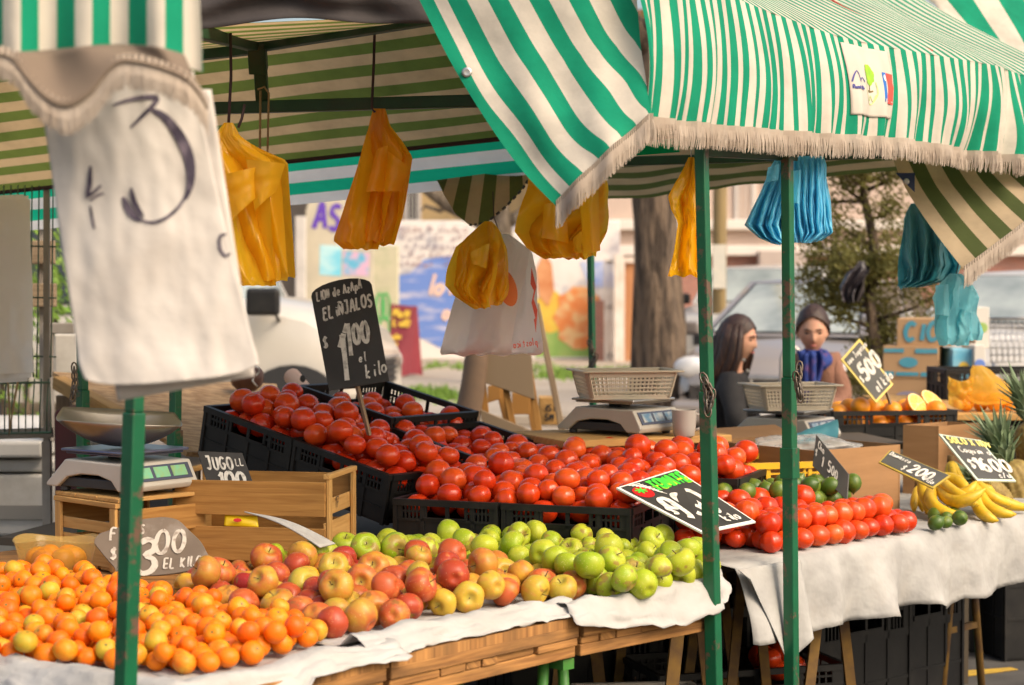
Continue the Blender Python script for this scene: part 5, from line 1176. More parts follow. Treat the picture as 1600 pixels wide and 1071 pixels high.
# ---- right hand canopy
cn = empty('striped_canopy', P(1300, 200, 5.2), 'green and white striped awning on the right with a fringed valance and a printed patch', 'canopy')
vb, VL = pline([P(1010, 187, 4.22), P(1060, 196, 4.4), P(1235, 212, 4.95), P(1400, 222, 5.5), P(1500, 238, 5.85), P(1600, 250, 6.15), P(1700, 262, 6.5)])
vt, _ = pline([P(985, -62, 4.30), P(1060, -40, 4.48), P(1200, 18, 4.98), P(1330, 62, 5.4), P(1470, 88, 5.78), P(1560, 104, 6.1), P(1600, 118, 6.3), P(1700, 135, 6.6)])
VN = Vector((.69, -.72, 0))
def pleat(a, t):
    x = a * VL; return (.017 * math.sin(x * 31 + 2.6 * math.sin(x * 5) + 1.1 * t) + .026 * nz(x * 6, t * 1.2, 3) + .008 * math.sin(x * 83 + 2 * nz(x * 9))) * (.15 + .85 * t) * (.35 + .9 * (.5 + .5 * nz(x * 1.3, 9)) + (.8 if a > .72 else 0))
def valance(a, t):
    p = vt(a).lerp(vb(a), t); belly = math.sin(t * PI) * .018
    return p + VN * (pleat(a, t) + belly) + UD * (.018 * nz(a * VL * 3, t * 1.5, 7) * t)
b = MB(); b.grid(valance, 420, 26, lambda a, t: (a * VL * 1.02 + .012 * nz(a * VL * 2.2, t * 1.1, 5), t * .31)); b.build('valance', m_canvas, cn, smooth=True)
RUN = VD * 1.15 + Z * .68
def roof(a, t):
    p = vt(a); x = a * VL; e = max(0, 1 - t * 8)
    return p + RUN * t + Z * (-.05 * math.sin(t * PI) + .02 * nz(x * 3, t * 2, 1) * min(1, t * 3)) + VN * (.02 * (1 - e) * 0 - .0) + Z * (.018 * (1 - math.exp(-t * 14)))
b = MB(); b.grid(roof, 220, 30, lambda a, t: (a * VL * 1.02 + .012 * nz(a * VL * 2.2, 0, 5) + .01 * nz(a * 9, t * 3, 2), .31 + t * 1.3)); b.build('roof', m_canvas, cn, smooth=True)
b = MB(); fringe(b, lambda t: valance(t, 1.0), 1250, .056, out=VN, wid=.0032); b.build('fringe', m_fringe, cn)
# patch with three emblems, following the valance
pa0, pa1 = .42, .525
def find_a(px):
    lo, hi = 0, 1
    for _ in range(40):
        m_ = (lo + hi) / 2; q = valance(m_, .5) - CAM; u = CX + FPX * q.x / q.dot(FW)
        lo, hi = (m_, hi) if u < px else (lo, m_)
    return lo
pa0, pa1 = find_a(1326), find_a(1394)
def on_valance(x, y, z):
    """patch coordinates 0..1 onto the valance"""
    return valance(lerp(pa0, pa1, x), lerp(.77, .06, y)) + VN * (.003 + z)
b = MB(); b.grid(lambda a, t: on_valance(a, 1 - t, .0005), 30, 30); b.build('patch', mat('patch_cotton', (.52, .47, .40), .85, (.46, .41, .35), scale=9), cn, smooth=True, solid=.001)
def emblem(name, polys, m, par=cn, z=.0026):
    b = MB()
    for poly in polys:
        n = len(poly); c = (sum(p[0] for p in poly) / n, sum(p[1] for p in poly) / n)
        K = 6; vs = [on_valance(lerp(c[0], x, k / K), lerp(c[1], y, k / K), z) for k in range(K, 0, -1) for x, y in poly] + [on_valance(c[0], c[1], z)]
        b.add(vs, [(k * n + i, k * n + (i + 1) % n, (k + 1) * n + (i + 1) % n, (k + 1) * n + i) for k in range(K - 1) for i in range(n)] + [((K - 1) * n + i, (K - 1) * n + (i + 1) % n, K * n) for i in range(n)])
    return b.build(name, m, par)
blob = lambda cx, cy, rx, ry, k=0, n=22: [(cx + rx * math.cos(2 * PI * i / n) * (1 + k * math.sin(i * 2.6)), cy + ry * math.sin(2 * PI * i / n) * (1 + k * math.sin(i * 1.9))) for i in range(n)]
emblem('tree_emblem', [blob(.49, .60, .115, .155, .07)], mat('emblem_lime', (.30, .50, .02), .8, (.18, .40, .02), scale=40))
emblem('flag_emblem', [[(.70, .22), (.82, .22), (.83, .66), (.72, .66)]], mat('emblem_blue', (.01, .12, .42), .8)); emblem('flag_emblem', [[(.822, .21), (.985, .20), (.995, .46), (.97, .52), (.98, .65), (.832, .66)]], mat('emblem_red', (.70, .06, .04), .8))
emblem('flag_emblem', [blob(.765, .58, .035, .05)], mat('emblem_pale', (.55, .66, .70), .8), z=.0032); emblem('flag_emblem', [[(.84, .235), (.96, .23), (.96, .245), (.84, .25)]], MATS['chalk_white'], z=.0032)
b = MB(); omap = lambda x, y, z: on_valance(x, y, z + .0016)
b.ribbon(smoothline([(.03, .45), (.07, .55), (.13, .61), (.18, .55), (.2, .46)]), .018, omap); b.ribbon(smoothline([(.2, .48), (.25, .53), (.3, .47)]), .016, omap)
text(b, 'Puente Alto', .03, .36, .055, .012, omap, ax=.42, aspect=.75); b.build('hill_emblem', mat('emblem_navy', (.06, .06, .22), .8), cn)
b = MB(); b.ribbon([(.49, .46), (.49, .35)], .02, omap); b.ribbon(smoothline([(.42, .37), (.49, .355), (.56, .37)]), .02, omap); b.build('tree_emblem', mat('emblem_brown', (.16, .11, .03), .8), cn)
b = MB(); b.ribbon(smoothline([(.37, .50), (.36, .34), (.42, .22), (.49, .17), (.56, .22), (.62, .34), (.61, .5)]), .016, omap); b.ribbon(smoothline([(.38, .3), (.46, .22), (.5, .3), (.54, .22), (.6, .32)]), .012, omap); b.build('tree_emblem', mat('emblem_palegreen', (.45, .55, .2), .8), cn)
b = MB(); b.tube([roof(find_a(1470) + .004, .02), roof(find_a(1470) - .0, .3), roof(find_a(1470) + .01, .62)], .003, 5); b.build('red_thread', mat('red_thread', (.5, .05, .03), .8), cn)
# ---- left end flap of that canopy
fl = empty('canopy_flap', P(880, 150, 4.2), 'green and white striped corner flap of the awning hanging diagonally with a fringe', 'canopy')
eL, L1 = pline([P(640, -30, 4.45), P(690, 70, 4.38), P(748, 170, 4.3), P(812, 262, 4.22), P(868, 322, 4.15)])
eR, L2 = pline([P(990, -70, 4.30), P(1000, 60, 4.30), P(1009, 120, 4.25), P(1015, 168, 4.2), P(1015, 186, 4.19)])
def flapf(a, t):
    p = eL(t).lerp(eR(t), a); return p + Vector((-.15, -1, 0)) * (.03 * math.sin(a * PI) * t + .016 * nz(a * 4, t * 4, 2) + .008 * math.sin(a * 17 + t * 4) * t)
FLW = .43
b = MB(); b.grid(flapf, 60, 50, lambda a, t: (a * lerp(.44, .27, t) + .02 * nz(a * 3, t * 3) * t, t * .55)); b.build('flap', m_flap, fl, smooth=True)
b = MB(); fringe(b, lambda t: flapf(t, 1.0), 270, .056, out=Vector((0, -1, 0)), wid=.0028); b.build('fringe', m_fringe, fl)
b = MB(); p = flapf(.05, .40); b.lathe([(.006, .002), (.011, .003), (.012, -.001)], 16, Matrix.Translation(p + Vector((0, -.006, 0))) @ Matrix.Rotation(PI / 2, 4, 'X')); b.build('eyelet', m_steel, fl, smooth=True)
# ---- right end flap seen from below
fr_ = empty('canopy_flap', P(1500, 320, 6.1), 'shaded brown striped corner flap hanging at the right with a fringed edge', 'canopy')
qa, qb, qc, qd = P(1396, 246, 6.2), P(1660, 262, 6.3), P(1680, 250, 6.0), P(1504, 418, 5.95)
eA, _ = pline([P(1394, 246, 6.2), P(1418, 300, 6.15), P(1462, 365, 6.05), P(1506, 422, 5.95)]); eB, _ = pline([P(1690, 246, 6.5), P(1690, 262, 6.4), P(1685, 276, 6.3), P(1675, 292, 6.2)])
def flap2(a, t):
    p = eA(t).lerp(eB(t), a); return p + Vector((0, -1, 0)) * (.025 * math.sin(a * PI) * t + .012 * nz(a * 4, t * 4, 8))
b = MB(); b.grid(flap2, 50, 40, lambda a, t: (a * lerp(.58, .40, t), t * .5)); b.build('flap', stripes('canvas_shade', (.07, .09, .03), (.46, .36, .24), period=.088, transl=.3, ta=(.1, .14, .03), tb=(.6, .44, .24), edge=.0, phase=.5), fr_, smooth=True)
b = MB(); fringe(b, lambda t: flap2(t, 1.0), 340, .062, wid=.003); b.build('fringe', m_fringe, fr_)
def eyepatch(par, px, py, d, s=.03, flip=1):
    b = MB(); c = P(px, py, d); b.prism([(-s, -s * .6), (s, -s * .6), (0, s * .9)] if flip == 1 else [(-s, s * .8), (s * .8, s * .8), (s * .8, -s)], .003, basis(c, Vector((1, 0, 0)), Vector((0, 0, 1)), Vector((0, -1, 0)))); o = b.build('corner_patch', mat('navy_vinyl', (.01, .025, .09), .5), par)
    b = MB(); b.lathe([(.004, .003), (.009, .004), (.010, 0)], 14, Matrix.Translation(c + Vector((0, -.003, 0))) @ Matrix.Rotation(PI / 2, 4, 'X')); b.build('eyelet', m_steel, o, smooth=True)
eyepatch(fr_, 1416, 284, 6.08, .034, 0)
# ---- neighbouring canopy behind at the top right
nb = empty('striped_canopy', P(1600, 40, 8), 'next awning with broad green and white stripes at the top right corner', 'canopy')
b = MB(); qa, qb, qc, qd = P(1380, -90, 8.2), P(1800, -110, 8.6), P(1800, 260, 8.0), P(1540, 100, 7.8)
b.grid(lambda a, t: qa.lerp(qb, a).lerp(qd.lerp(qc, a), t) + Vector((0, -1, 0)) * (.05 * nz(a * 3, t * 3, 4)), 30, 30, lambda a, t: ((a * .75 - t * .12), t)); b.build('flap', stripes('canvas_wide', CG, CW, period=.19, transl=.2, dirt=.3), nb, smooth=True, solid=.002)
# ---- large gable seen from below on the left
gb = empty('striped_canopy', P(500, 160, 6), 'large awning seen from below with olive and tan stripes over the tomatoes', 'canopy')
SL = [P(-260, 330, 7.3), P(840, 212, 6.1)]; ST = [P(-260, 155, 6.7), P(840, -2, 5.5)]
def undr(a, t):
    p = SL[0].lerp(SL[1], a).lerp(ST[0].lerp(ST[1], a), t); return p + Z * (-.006 * math.sin(t * PI) * (1 + .6 * math.sin(a * 9)) + .008 * nz(a * 6, t * 3, 2))
LW = (ST[0] - SL[0]).length
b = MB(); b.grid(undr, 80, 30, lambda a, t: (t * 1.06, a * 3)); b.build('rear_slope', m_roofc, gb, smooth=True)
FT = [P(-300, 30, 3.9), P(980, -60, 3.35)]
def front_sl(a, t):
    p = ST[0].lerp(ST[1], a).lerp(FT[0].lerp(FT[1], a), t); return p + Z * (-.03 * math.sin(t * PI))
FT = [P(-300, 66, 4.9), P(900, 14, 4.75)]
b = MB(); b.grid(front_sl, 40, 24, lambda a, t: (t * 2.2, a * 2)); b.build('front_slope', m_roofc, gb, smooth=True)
b = MB()
def bv(a, t):
    p = SL[0].lerp(SL[1], a); return p + Vector((.08, .5, -.85)) * (.165 * t) + Vector((0, -1, 0)) * (.012 * nz(a * 12, t * 2))
b.grid(bv, 80, 10, lambda a, t: (t * .168, a * 3)); b.build('rear_valance', m_backval, gb, smooth=True)
b = MB(); b.tube([SL[0] + Vector((0, -.02, 0)), SL[1] + Vector((0, -.02, 0))], .008, 6); b.build('hem_cord', m_cord, gb)
eyepatch(gb, 707, 210, 6.3, .036); eyepatch(gb, 2, 309, 7.3, .034)
b = MB(); dr_e = [(683, 282), (694, 305), (712, 335), (735, 354), (760, 350), (790, 325), (815, 298), (832, 272)]
def droop(a, t):
    top = P(lerp(680, 835, a), lerp(282, 262, a), 6.25); k = a * (len(dr_e) - 1); i = min(int(k), len(dr_e) - 2); e = Vector(dr_e[i] + (0,)).lerp(Vector(dr_e[i + 1] + (0,)), k - i); bot = P(e.x, e.y, 6.15)
    return top.lerp(bot, t) + Vector((0, -1, 0)) * (.05 * math.sin(t * PI * .6) * math.sin(a * PI))
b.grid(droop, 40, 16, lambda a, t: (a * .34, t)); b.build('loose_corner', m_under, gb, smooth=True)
b = MB()
for i in range(12):
    a = .42 + .045 * i; b.bar(droop(a, .99) + Vector((0, -.008, 0)), droop(a + .024, .99) + Vector((0, -.008, 0)), .004, .008)
b.build('stitching', m_scaledk, gb)
# ---- right part of the roof seen below the valance
gr_ = empty('striped_canopy', P(1180, 280, 7), 'shaded rear awning slope with brown stripes seen below the right valance', 'canopy')
s0, s1 = P(905, 318, 7.4), P(1440, 262, 6.9); t0_, t1_ = P(905, 205, 6.4), P(1440, 150, 6.2)
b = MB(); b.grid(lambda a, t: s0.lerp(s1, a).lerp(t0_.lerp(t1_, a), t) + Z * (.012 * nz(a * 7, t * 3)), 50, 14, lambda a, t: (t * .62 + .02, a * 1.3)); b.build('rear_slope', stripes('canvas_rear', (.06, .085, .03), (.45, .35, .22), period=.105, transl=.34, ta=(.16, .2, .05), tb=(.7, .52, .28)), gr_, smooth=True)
b = MB(); b.grid(lambda a, t: P(lerp(985, 1062, a), lerp(222, 244, t) - 6 * a, 5.0), 8, 4, lambda a, t: (.01, a)); b.build('green_trim', m_backval, gr_, solid=.002)
# ---- black mesh tarpaulin over the front eave
b = MB()
b.grid(lambda a, t: P(lerp(280, 760, a), lerp(-60, lerp(47, 36, a) - 12 * math.sin(a * PI * 1.3) + 3 * math.sin(a * 13), t), lerp(4.55, 4.62, a) + .05 * nz(a * 5, t * 3)) , 50, 14)
o = b.build('shade_net', mat('shade_net_black', (.035, .03, .03), .9, (.06, .05, .05), scale=6, bump=.5, bscale=30), smooth=True, solid=.003); tag(o, 'black shade net bunched along the front eave at the top', 'net')
# ---- frame tubes under the roofs
rf = empty('roof_frame', P(400, 110, 5.6), 'dark green tube frame with a corner joint under the large awning', 'frame')
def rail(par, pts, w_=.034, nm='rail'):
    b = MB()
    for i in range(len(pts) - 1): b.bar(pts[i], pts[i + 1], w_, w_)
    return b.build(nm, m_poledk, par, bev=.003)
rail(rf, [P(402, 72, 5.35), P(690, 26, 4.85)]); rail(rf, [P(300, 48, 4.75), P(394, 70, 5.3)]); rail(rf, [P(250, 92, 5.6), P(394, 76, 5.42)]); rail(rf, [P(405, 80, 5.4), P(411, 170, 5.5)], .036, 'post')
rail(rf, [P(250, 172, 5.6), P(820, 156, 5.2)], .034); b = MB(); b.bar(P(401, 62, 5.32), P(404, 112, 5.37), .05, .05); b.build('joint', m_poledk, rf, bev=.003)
rf2 = empty('roof_frame', P(1150, 246, 6.4), 'dark green rail behind the blue bags under the right awning', 'frame')
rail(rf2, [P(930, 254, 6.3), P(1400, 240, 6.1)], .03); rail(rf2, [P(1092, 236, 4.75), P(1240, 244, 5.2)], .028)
def cordline(label, pts, r=.0042, m=None, hook=None):
    b = MB(); b.tube(pts, r, 6); o = b.build('hanging_cord', m or m_cord, smooth=True); tag(o, label, 'cord'); return o
cordline('dark cord holding the nearest yellow bag', [P(360, 44, 5.0), P(361, 120, 5.0), P(357, 196, 5.0)])
cordline('dark cord holding the second yellow bag', [P(586, 26, 5.2), P(584, 100, 5.2), P(581, 168, 5.2), P(586, 176, 5.19)])
cordline('short dark hook on the nearest yellow bag', [P(382, 164, 5.02), P(378, 185, 5.0), P(372, 200, 5.0)], .004)
b = MB(); b.tube([P(403, 140, 5.36), P(413, 136, 5.35), P(420, 146, 5.36), P(418, 240, 5.37)], .003, 6); b.tube([P(407, 142, 5.36), P(406, 238, 5.36)], .0035, 6); o = b.build('twine', m_rope, smooth=True); tag(o, 'two strands of tan twine tied round the roof joint', 'twine')
# ---- near left canopy corner
nl = empty('striped_canopy', P(150, 60, 2.75), 'blurred green and white awning corner with a wavy fringe at the top left', 'canopy')
DL = 2.72
def nlv(a, t):
    x = lerp(-60, 305, a); y1 = 95 + 6 * math.sin(a * 7) + (14 if x > 240 else 0) * (x - 240) / 65; xx = x + (12 * t if x > 150 else 0) * (x - 150) / 150
    return P(xx, lerp(-160, y1, t), DL + .02 * math.sin(a * 21) * t + .015 * nz(a * 5, t))
m_near = stripes('canvas_near', CG, CW, period=.052, transl=.2, dirt=.12, ta=(.05, .3, .12), tb=(.7, .6, .42), phase=.36)
b = MB(); b.grid(nlv, 80, 20, lambda a, t: (a * .337 + (.02 * (a - .5) * t if a > .5 else 0), t * .25)); b.build('valance', m_near, nl, smooth=True)
sag, _ = pline([P(-60, 84, DL - .03), P(-20, 84, DL - .03), P(20, 92, DL - .03), P(48, 128, DL - .03), P(78, 158, DL - .03), P(108, 168, DL - .03), P(142, 150, DL - .03), P(172, 112, DL - .03), P(196, 98, DL - .03), P(240, 104, DL - .03), P(290, 124, DL - .02), P(316, 152, DL), P(326, 172, DL + .01)])
b = MB(); b.grid(lambda a, t: nlv(a * .93 + .0, .93).lerp(sag(a), t) + Vector((0, -.01, 0)), 60, 8); b.build('lining', mat('lining_tan', (.20, .15, .11), .9, (.16, .12, .09), scale=8), nl, smooth=True, solid=.0015)
b = MB(); fringe(b, sag, 380, .041, wid=.003, out=Vector((0, -1, 0)), sway=.006); b.build('fringe', m_fringe, nl)
rp = lambda t: None
# ---- front sack with the painted 3
sk_ = empty('cloth_sack', P(240, 400, 2.9), 'large white cloth sack painted with a black 3 hanging before the pole', 'sack')
sl_, _ = pline([P(58, 130, 2.86), P(76, 230, 2.86), P(100, 400, 2.87), P(118, 520, 2.88), P(124, 570, 2.88), P(134, 604, 2.88)]); sr_, _ = pline([P(302, 110, 2.86), P(318, 200, 2.86), P(350, 350, 2.87), P(384, 490, 2.88), P(400, 555, 2.88), P(404, 582, 2.88)])
def sackf(a, t):
    p = sl_(t).lerp(sr_(t), a)
    if t > .9: p = p + Z * (-.004 * math.sin(a * PI) + .012 * ((abs(a - .5) * 2) ** 6) * (t - .9) * 10)
    w_ = .0035 * nz(a * 4, t * 6, 1) + .0016 * nz(a * 13 + 2, t * 12, 4) + .003 * nz(a * 9 + t * 4, t * 2, 6) + .012 * math.sin(a * PI) * math.sin(t * 2.2)
    return p + Vector((.1, -1, 0)) * (w_ + .01 * math.cos(a * PI))
b = MB(); b.grid(sackf, 60, 80); b.build('front_layer', m_sack, sk_, smooth=True, solid=.002)
b = MB(); b.grid(lambda a, t: P(lerp(lerp(90, 184, t), lerp(330, 398, t), a), lerp(140, lerp(627, 588, a), t), 2.91 + .006 * nz(a * 4, t * 6, 9)), 30, 40); b.build('back_layer', m_sack, sk_, smooth=True, solid=.002)
m_ink = mat('faded_ink', (.045, .035, .06), .8, (.16, .13, .17), scale=40, detail=5, contrast=(.45, .7))
def onsack(px, py, z):
    """put a photo pixel on the sack: invert approximately"""
    t = (py - 120) / (590 - 120)
    for _ in range(6):
        L = sl_(max(0, min(1, t))) - CAM; R = sr_(max(0, min(1, t))) - CAM; lx = CX + FPX * L.x / L.dot(FW); rx = CX + FPX * R.x / R.dot(FW); a = (px - lx) / (rx - lx); q = sackf(a, max(0, min(1, t))) - CAM
        y = CY - FPX * q.dot(UPV) / q.dot(FW); t += (py - y) / 480
    return sackf(max(0, min(1, a)), max(0, min(1, t))) + Vector((0, -.0026 - z, 0))
b = MB()
def stroke(pts, w_):
    _zl[0] += 1; q = smoothline(pts, 5); n = len(q); vs = []
    for i, (x, y) in enumerate(q):
        x0, y0 = q[max(i - 1, 0)]; x1, y1 = q[min(i + 1, n - 1)]; dx, dy = x1 - x0, y1 - y0; L = math.hypot(dx, dy) or 1; ww = (w_[0] + (w_[1] - w_[0]) * math.sin(PI * i / (n - 1)) ) / 2
        z = .0002 * (_zl[0] % 9) + .00002 * i; vs += [onsack(x - dy / L * ww, y + dx / L * ww, z), onsack(x + dy / L * ww, y - dx / L * ww, z)]
    b.add(vs, [(2 * i, 2 * i + 1, 2 * i + 3, 2 * i + 2) for i in range(n - 1)])
stroke([(178, 165), (205, 156), (236, 152), (245, 158), (225, 180), (205, 200)], (3, 8)); stroke([(238, 172), (258, 184), (282, 215), (296, 250), (298, 285), (290, 312)], (5, 17)); stroke([(296, 290), (284, 318), (262, 340), (240, 348), (222, 344)], (3, 5)); stroke([(222, 346), (204, 330), (194, 308)], (4, 12)); stroke([(206, 294), (212, 318), (226, 340)], (3, 9))
stroke([(144, 260), (142, 290), (138, 306)], (4, 8)); stroke([(136, 310), (150, 300), (160, 290)], (3, 5)); stroke([(142, 314), (156, 305), (164, 303)], (3, 4)); stroke([(143, 322), (146, 340), (150, 358)], (3, 4))
stroke([(356, 366), (344, 370), (344, 388), (352, 400), (360, 396)], (3, 5))
b.build('lettering', m_ink, sk_)
# ================================================================== plastic bags
def bag_bunch(name, label, prof, d, m, layers=7, pleats=3, depth=.05, seed=0, fold=1.0, cat='bag', nv=30, flaps=(), spread=.35):
    r = empty(name, P((prof[0][1] + prof[0][2]) / 2, prof[-1][0], d), label, cat)
    ys = [p[0] for p in prof]
    lf, _ = pline([P(p[1], p[0], d) for p in prof]); 
    def row(t):
        k = t * (len(prof) - 1); i = min(int(k), len(prof) - 2); u = k - i; a, c = prof[i], prof[i + 1]; return lerp(a[0], c[0], u), lerp(a[1], c[1], u), lerp(a[2], c[2], u)
    for l in range(layers):
        q = l / max(1, layers - 1) - .5; ph = rnd.uniform(0, 6); s1 = rnd.uniform(-.06, .06); s2 = rnd.uniform(-.06, .06); cut = 1 - .12 * rnd.random() * (l > 0); w1 = rnd.uniform(-.05, .08); w2 = rnd.uniform(-.05, .08); kk = pleats * rnd.uniform(.8, 1.25)
        def fn(a, t):
            y, xl, xr = row(t * cut); w_ = xr - xl; fan = min(1, t * 1.5) * .30; lo = xl + w_ * fan * (q + .5) + w_ * w1 * t * .5; hi = xr - w_ * fan * (.5 - q) - w_ * w2 * t * .5
            if spread < .3: mid = lo + (hi - lo) * (l + .5) / layers; half = (hi - lo) * spread; lo, hi = mid - half, mid + half
            wd = .012 + (xr - xl) * d / FPX; am = min(depth, wd * .28) * min(1, t * 1.6 + .1)
            tw = a * kk * 1.6 + ph + .35 * math.sin(t * 3 + seed) + .25 * nz(t * 3, l, seed); tri = 4 * abs(tw - math.floor(tw + .5)) - 1; dd = q * depth * (.3 + t) * 1.3 + am * .75 * tri + .010 * fold * nz(a * 4 + seed, t * 5, l * 2.3) * (.3 + t) + .012 * fold * (.35 - abs(nz(a * 6 + t * 3, t * 7 - a * 2 + seed, l * 1.7))) * (.3 + t) + .006 * fold * (.3 - abs(nz(a * 13, t * 15 + seed, l)))
            p = P(lerp(lo, hi, a) + 5 * fold * nz(t * 3 + seed, a * 2, l), y + 4 * nz(a * 5, l, seed) * t, d + dd); return p
        b = MB(); b.grid(fn, 36, nv); b.build('bag_layer', m, r, smooth=True)
    for f in flaps:
        b = MB(); q = [P(x, y, d - .03 - .02 * (k % 2) - depth * .5) for k, (x, y) in enumerate(f)]
        b.grid(lambda a, t: q[0].lerp(q[1], a).lerp(q[3].lerp(q[2], a), t) + Vector((0, -1, 0)) * (.022 * math.sin(a * PI) * fold + .006 * nz(a * 5, t * 5, seed)), 10, 10); b.build('handle', m, r, smooth=True)
    return r
bag_bunch('bag_bunch', 'bunch of yellow plastic bags hanging nearest beside the white sack', [(192, 350, 364), (212, 338, 374), (232, 334, 405), (252, 330, 448), (300, 338, 452), (380, 348, 458), (432, 362, 461), (447, 372, 456)], 5.0, m_yelbag, 4, .55, .06, 1, flaps=[[(345, 275), (400, 262), (412, 300), (362, 345)], [(385, 250), (446, 256), (432, 300), (398, 330)]])
bag_bunch('bag_bunch', 'dark amber bunch of plastic bags hanging above the black price sign', [(170, 583, 602), (196, 577, 608), (220, 570, 628), (246, 560, 645), (292, 546, 638), (340, 532, 630), (376, 521, 620), (390, 536, 612)], 5.2, m_orbag, 4, .7, .06, 2, flaps=[[(588, 235), (606, 228), (600, 300), (572, 300)], [(604, 235), (640, 262), (628, 300), (600, 300)]])
bag_bunch('bag_bunch', 'amber bunch of crumpled plastic bags in front of the white bag', [(346, 757, 768), (364, 736, 782), (386, 712, 792), (420, 701, 797), (446, 695, 797), (462, 706, 794), (482, 738, 782)], 5.5, m_yelbag, 5, .9, .07, 3, 1.5, flaps=[[(735, 395), (765, 380), (760, 420), (738, 412)]])
bag_bunch('carrier_bag', 'white carrier bag with an orange print hanging open behind the amber bags', [(366, 772, 795), (392, 742, 832), (430, 722, 838), (480, 706, 841), (530, 694, 845), (550, 690, 846), (555, 692, 842)], 5.72, m_whbag, 2, .7, .04, 4)
_wb = [o for o in bpy.data.objects if o.name.startswith('carrier_bag')][0]
b = MB(); c = P(792, 450, 5.60); b.lathe([(.001, .0005), (.03, .0005), (.055, .0), (.056, -.001)], 24, Matrix.Translation(c) @ Matrix.Rotation(PI / 2, 4, 'X') @ Matrix.Rotation(.3, 4, 'Z') @ Matrix.Diagonal((.5, 1.0, 1, 1))); b.build('print', mat('print_orange', (.75, .20, .05), .6), _wb)
b = MB(); mp_ = quadmap(*[P(x, y, 5.60) for x, y in [(826, 420), (842, 424), (842, 520), (830, 520)]]); b.ribbon([(.2, .9), (.6, .7), (.3, .5), (.7, .3), (.5, .1)], .28, mp_); b.build('print', mat('print_red', (.66, .10, .06), .6), _wb)
b = MB(); q = [P(x, y, 5.60) for x, y in [(790, 532), (842, 526), (843, 541), (790, 548)]]; mp_ = quadmap(q[1], q[0], q[3], q[2]); asp = 3.6; text(b, 'plastica', .05, .15, .75, .10, lambda x, y, z: mp_(x, y, -z), ax=.68, aspect=asp); b.build('print', MATS['print_red'], _wb)
bag_bunch('bag_bunch', 'wide fanned bunch of orange plastic bags behind the awning flap', [(276, 826, 946), (300, 820, 950), (330, 810, 950), (362, 803, 948), (388, 820, 940), (404, 846, 930)], 5.35, m_yelbag, 5, 1.0, .08, 5, 1.6, flaps=[[(850, 320), (885, 312), (888, 380), (846, 372)], [(905, 300), (935, 298), (938, 392), (912, 398)]])
bag_bunch('bag_bunch', 'bright yellow bag twisted on a hook beside the green pole', [(246, 1076, 1084), (264, 1071, 1088), (286, 1056, 1101), (308, 1043, 1111), (328, 1048, 1106), (348, 1060, 1100), (385, 1054, 1104), (420, 1046, 1108), (432, 1044, 1112)], 4.86, mat('sunny_film', (.97, .60, .02), .26, (.95, .46, .01), scale=7, transl=.6, tcol=(1, .68, .03), bump=.25, bscale=20), 3, 1.0, .05, 6, 1.6)
bag_bunch('bag_bunch', 'sky blue bunch of plastic bags on the left side of the worn pole', [(248, 1212, 1234), (266, 1202, 1238), (296, 1190, 1238), (330, 1172, 1238), (352, 1162, 1238), (372, 1184, 1237), (382, 1208, 1236)], 5.28, m_blubag, 6, 2.6, .07, 7, 1.2, flaps=[[(1200, 262), (1218, 256), (1216, 282), (1196, 286)]])
bag_bunch('bag_bunch', 'sky blue bunch of plastic bags on the right side of the worn pole', [(244, 1238, 1286), (262, 1238, 1291), (300, 1238, 1294), (340, 1238, 1300), (364, 1238, 1306), (380, 1240, 1280)], 5.30, m_blubag, 6, 3.0, .07, 8, 1.2, flaps=[[(1240, 268), (1252, 266), (1250, 320), (1240, 318)]])
bag_bunch('bag_bunch', 'dark teal bunch of plastic bags under the brown striped flap', [(318, 1424, 1442), (344, 1412, 1474), (380, 1408, 1490), (416, 1402, 1502), (438, 1398, 1490), (450, 1400, 1440)], 6.35, mat('dark_teal_film', (.18, .56, .66), .34, (.12, .46, .56), scale=7, transl=.35, tcol=(.08, .5, .6), bump=.25, bscale=24), 5, 2.0, .08, 9, 1.2)
bag_bunch('bag_bunch', 'pale teal pair of plastic bags hanging lowest on the right', [(428, 1484, 1502), (446, 1468, 1522), (466, 1456, 1530), (490, 1460, 1526), (520, 1462, 1535), (540, 1468, 1534)], 6.2, m_tealbag, 3, .8, .07, 10, 1.1, flaps=[[(1462, 446), (1482, 444), (1484, 494), (1462, 492)], [(1500, 446), (1526, 458), (1518, 490), (1498, 482)]])
bag_bunch('bag_bunch', 'dark plastic bag caught in the conifer', [(408, 1342, 1350), (424, 1325, 1360), (448, 1312, 1350), (474, 1318, 1342)], 11.1, mat('dark_film', (.03, .025, .03), .35), 2, 1.6, .08, 11)
for k, (lab, pts) in enumerate([('thin cord holding the bright yellow bag', [P(1080, 228, 4.86), P(1080, 250, 4.86)]), ('thin cord holding the blue bags at the worn pole', [P(1232, 238, 5.28), P(1228, 252, 5.28)]), ('thin pale cord holding the dark teal bags', [P(1440, 270, 6.3), P(1436, 300, 6.32), P(1433, 322, 6.34)]), ('thin cord holding the pale teal bags', [P(1500, 400, 6.2), P(1494, 430, 6.2)]), ('thin cord holding the white carrier bag', [P(770, 300, 5.65), P(772, 340, 5.62), P(782, 370, 5.7)])]): cordline(lab, pts, .0018, m_steel if k in (0, 2) else m_cord)
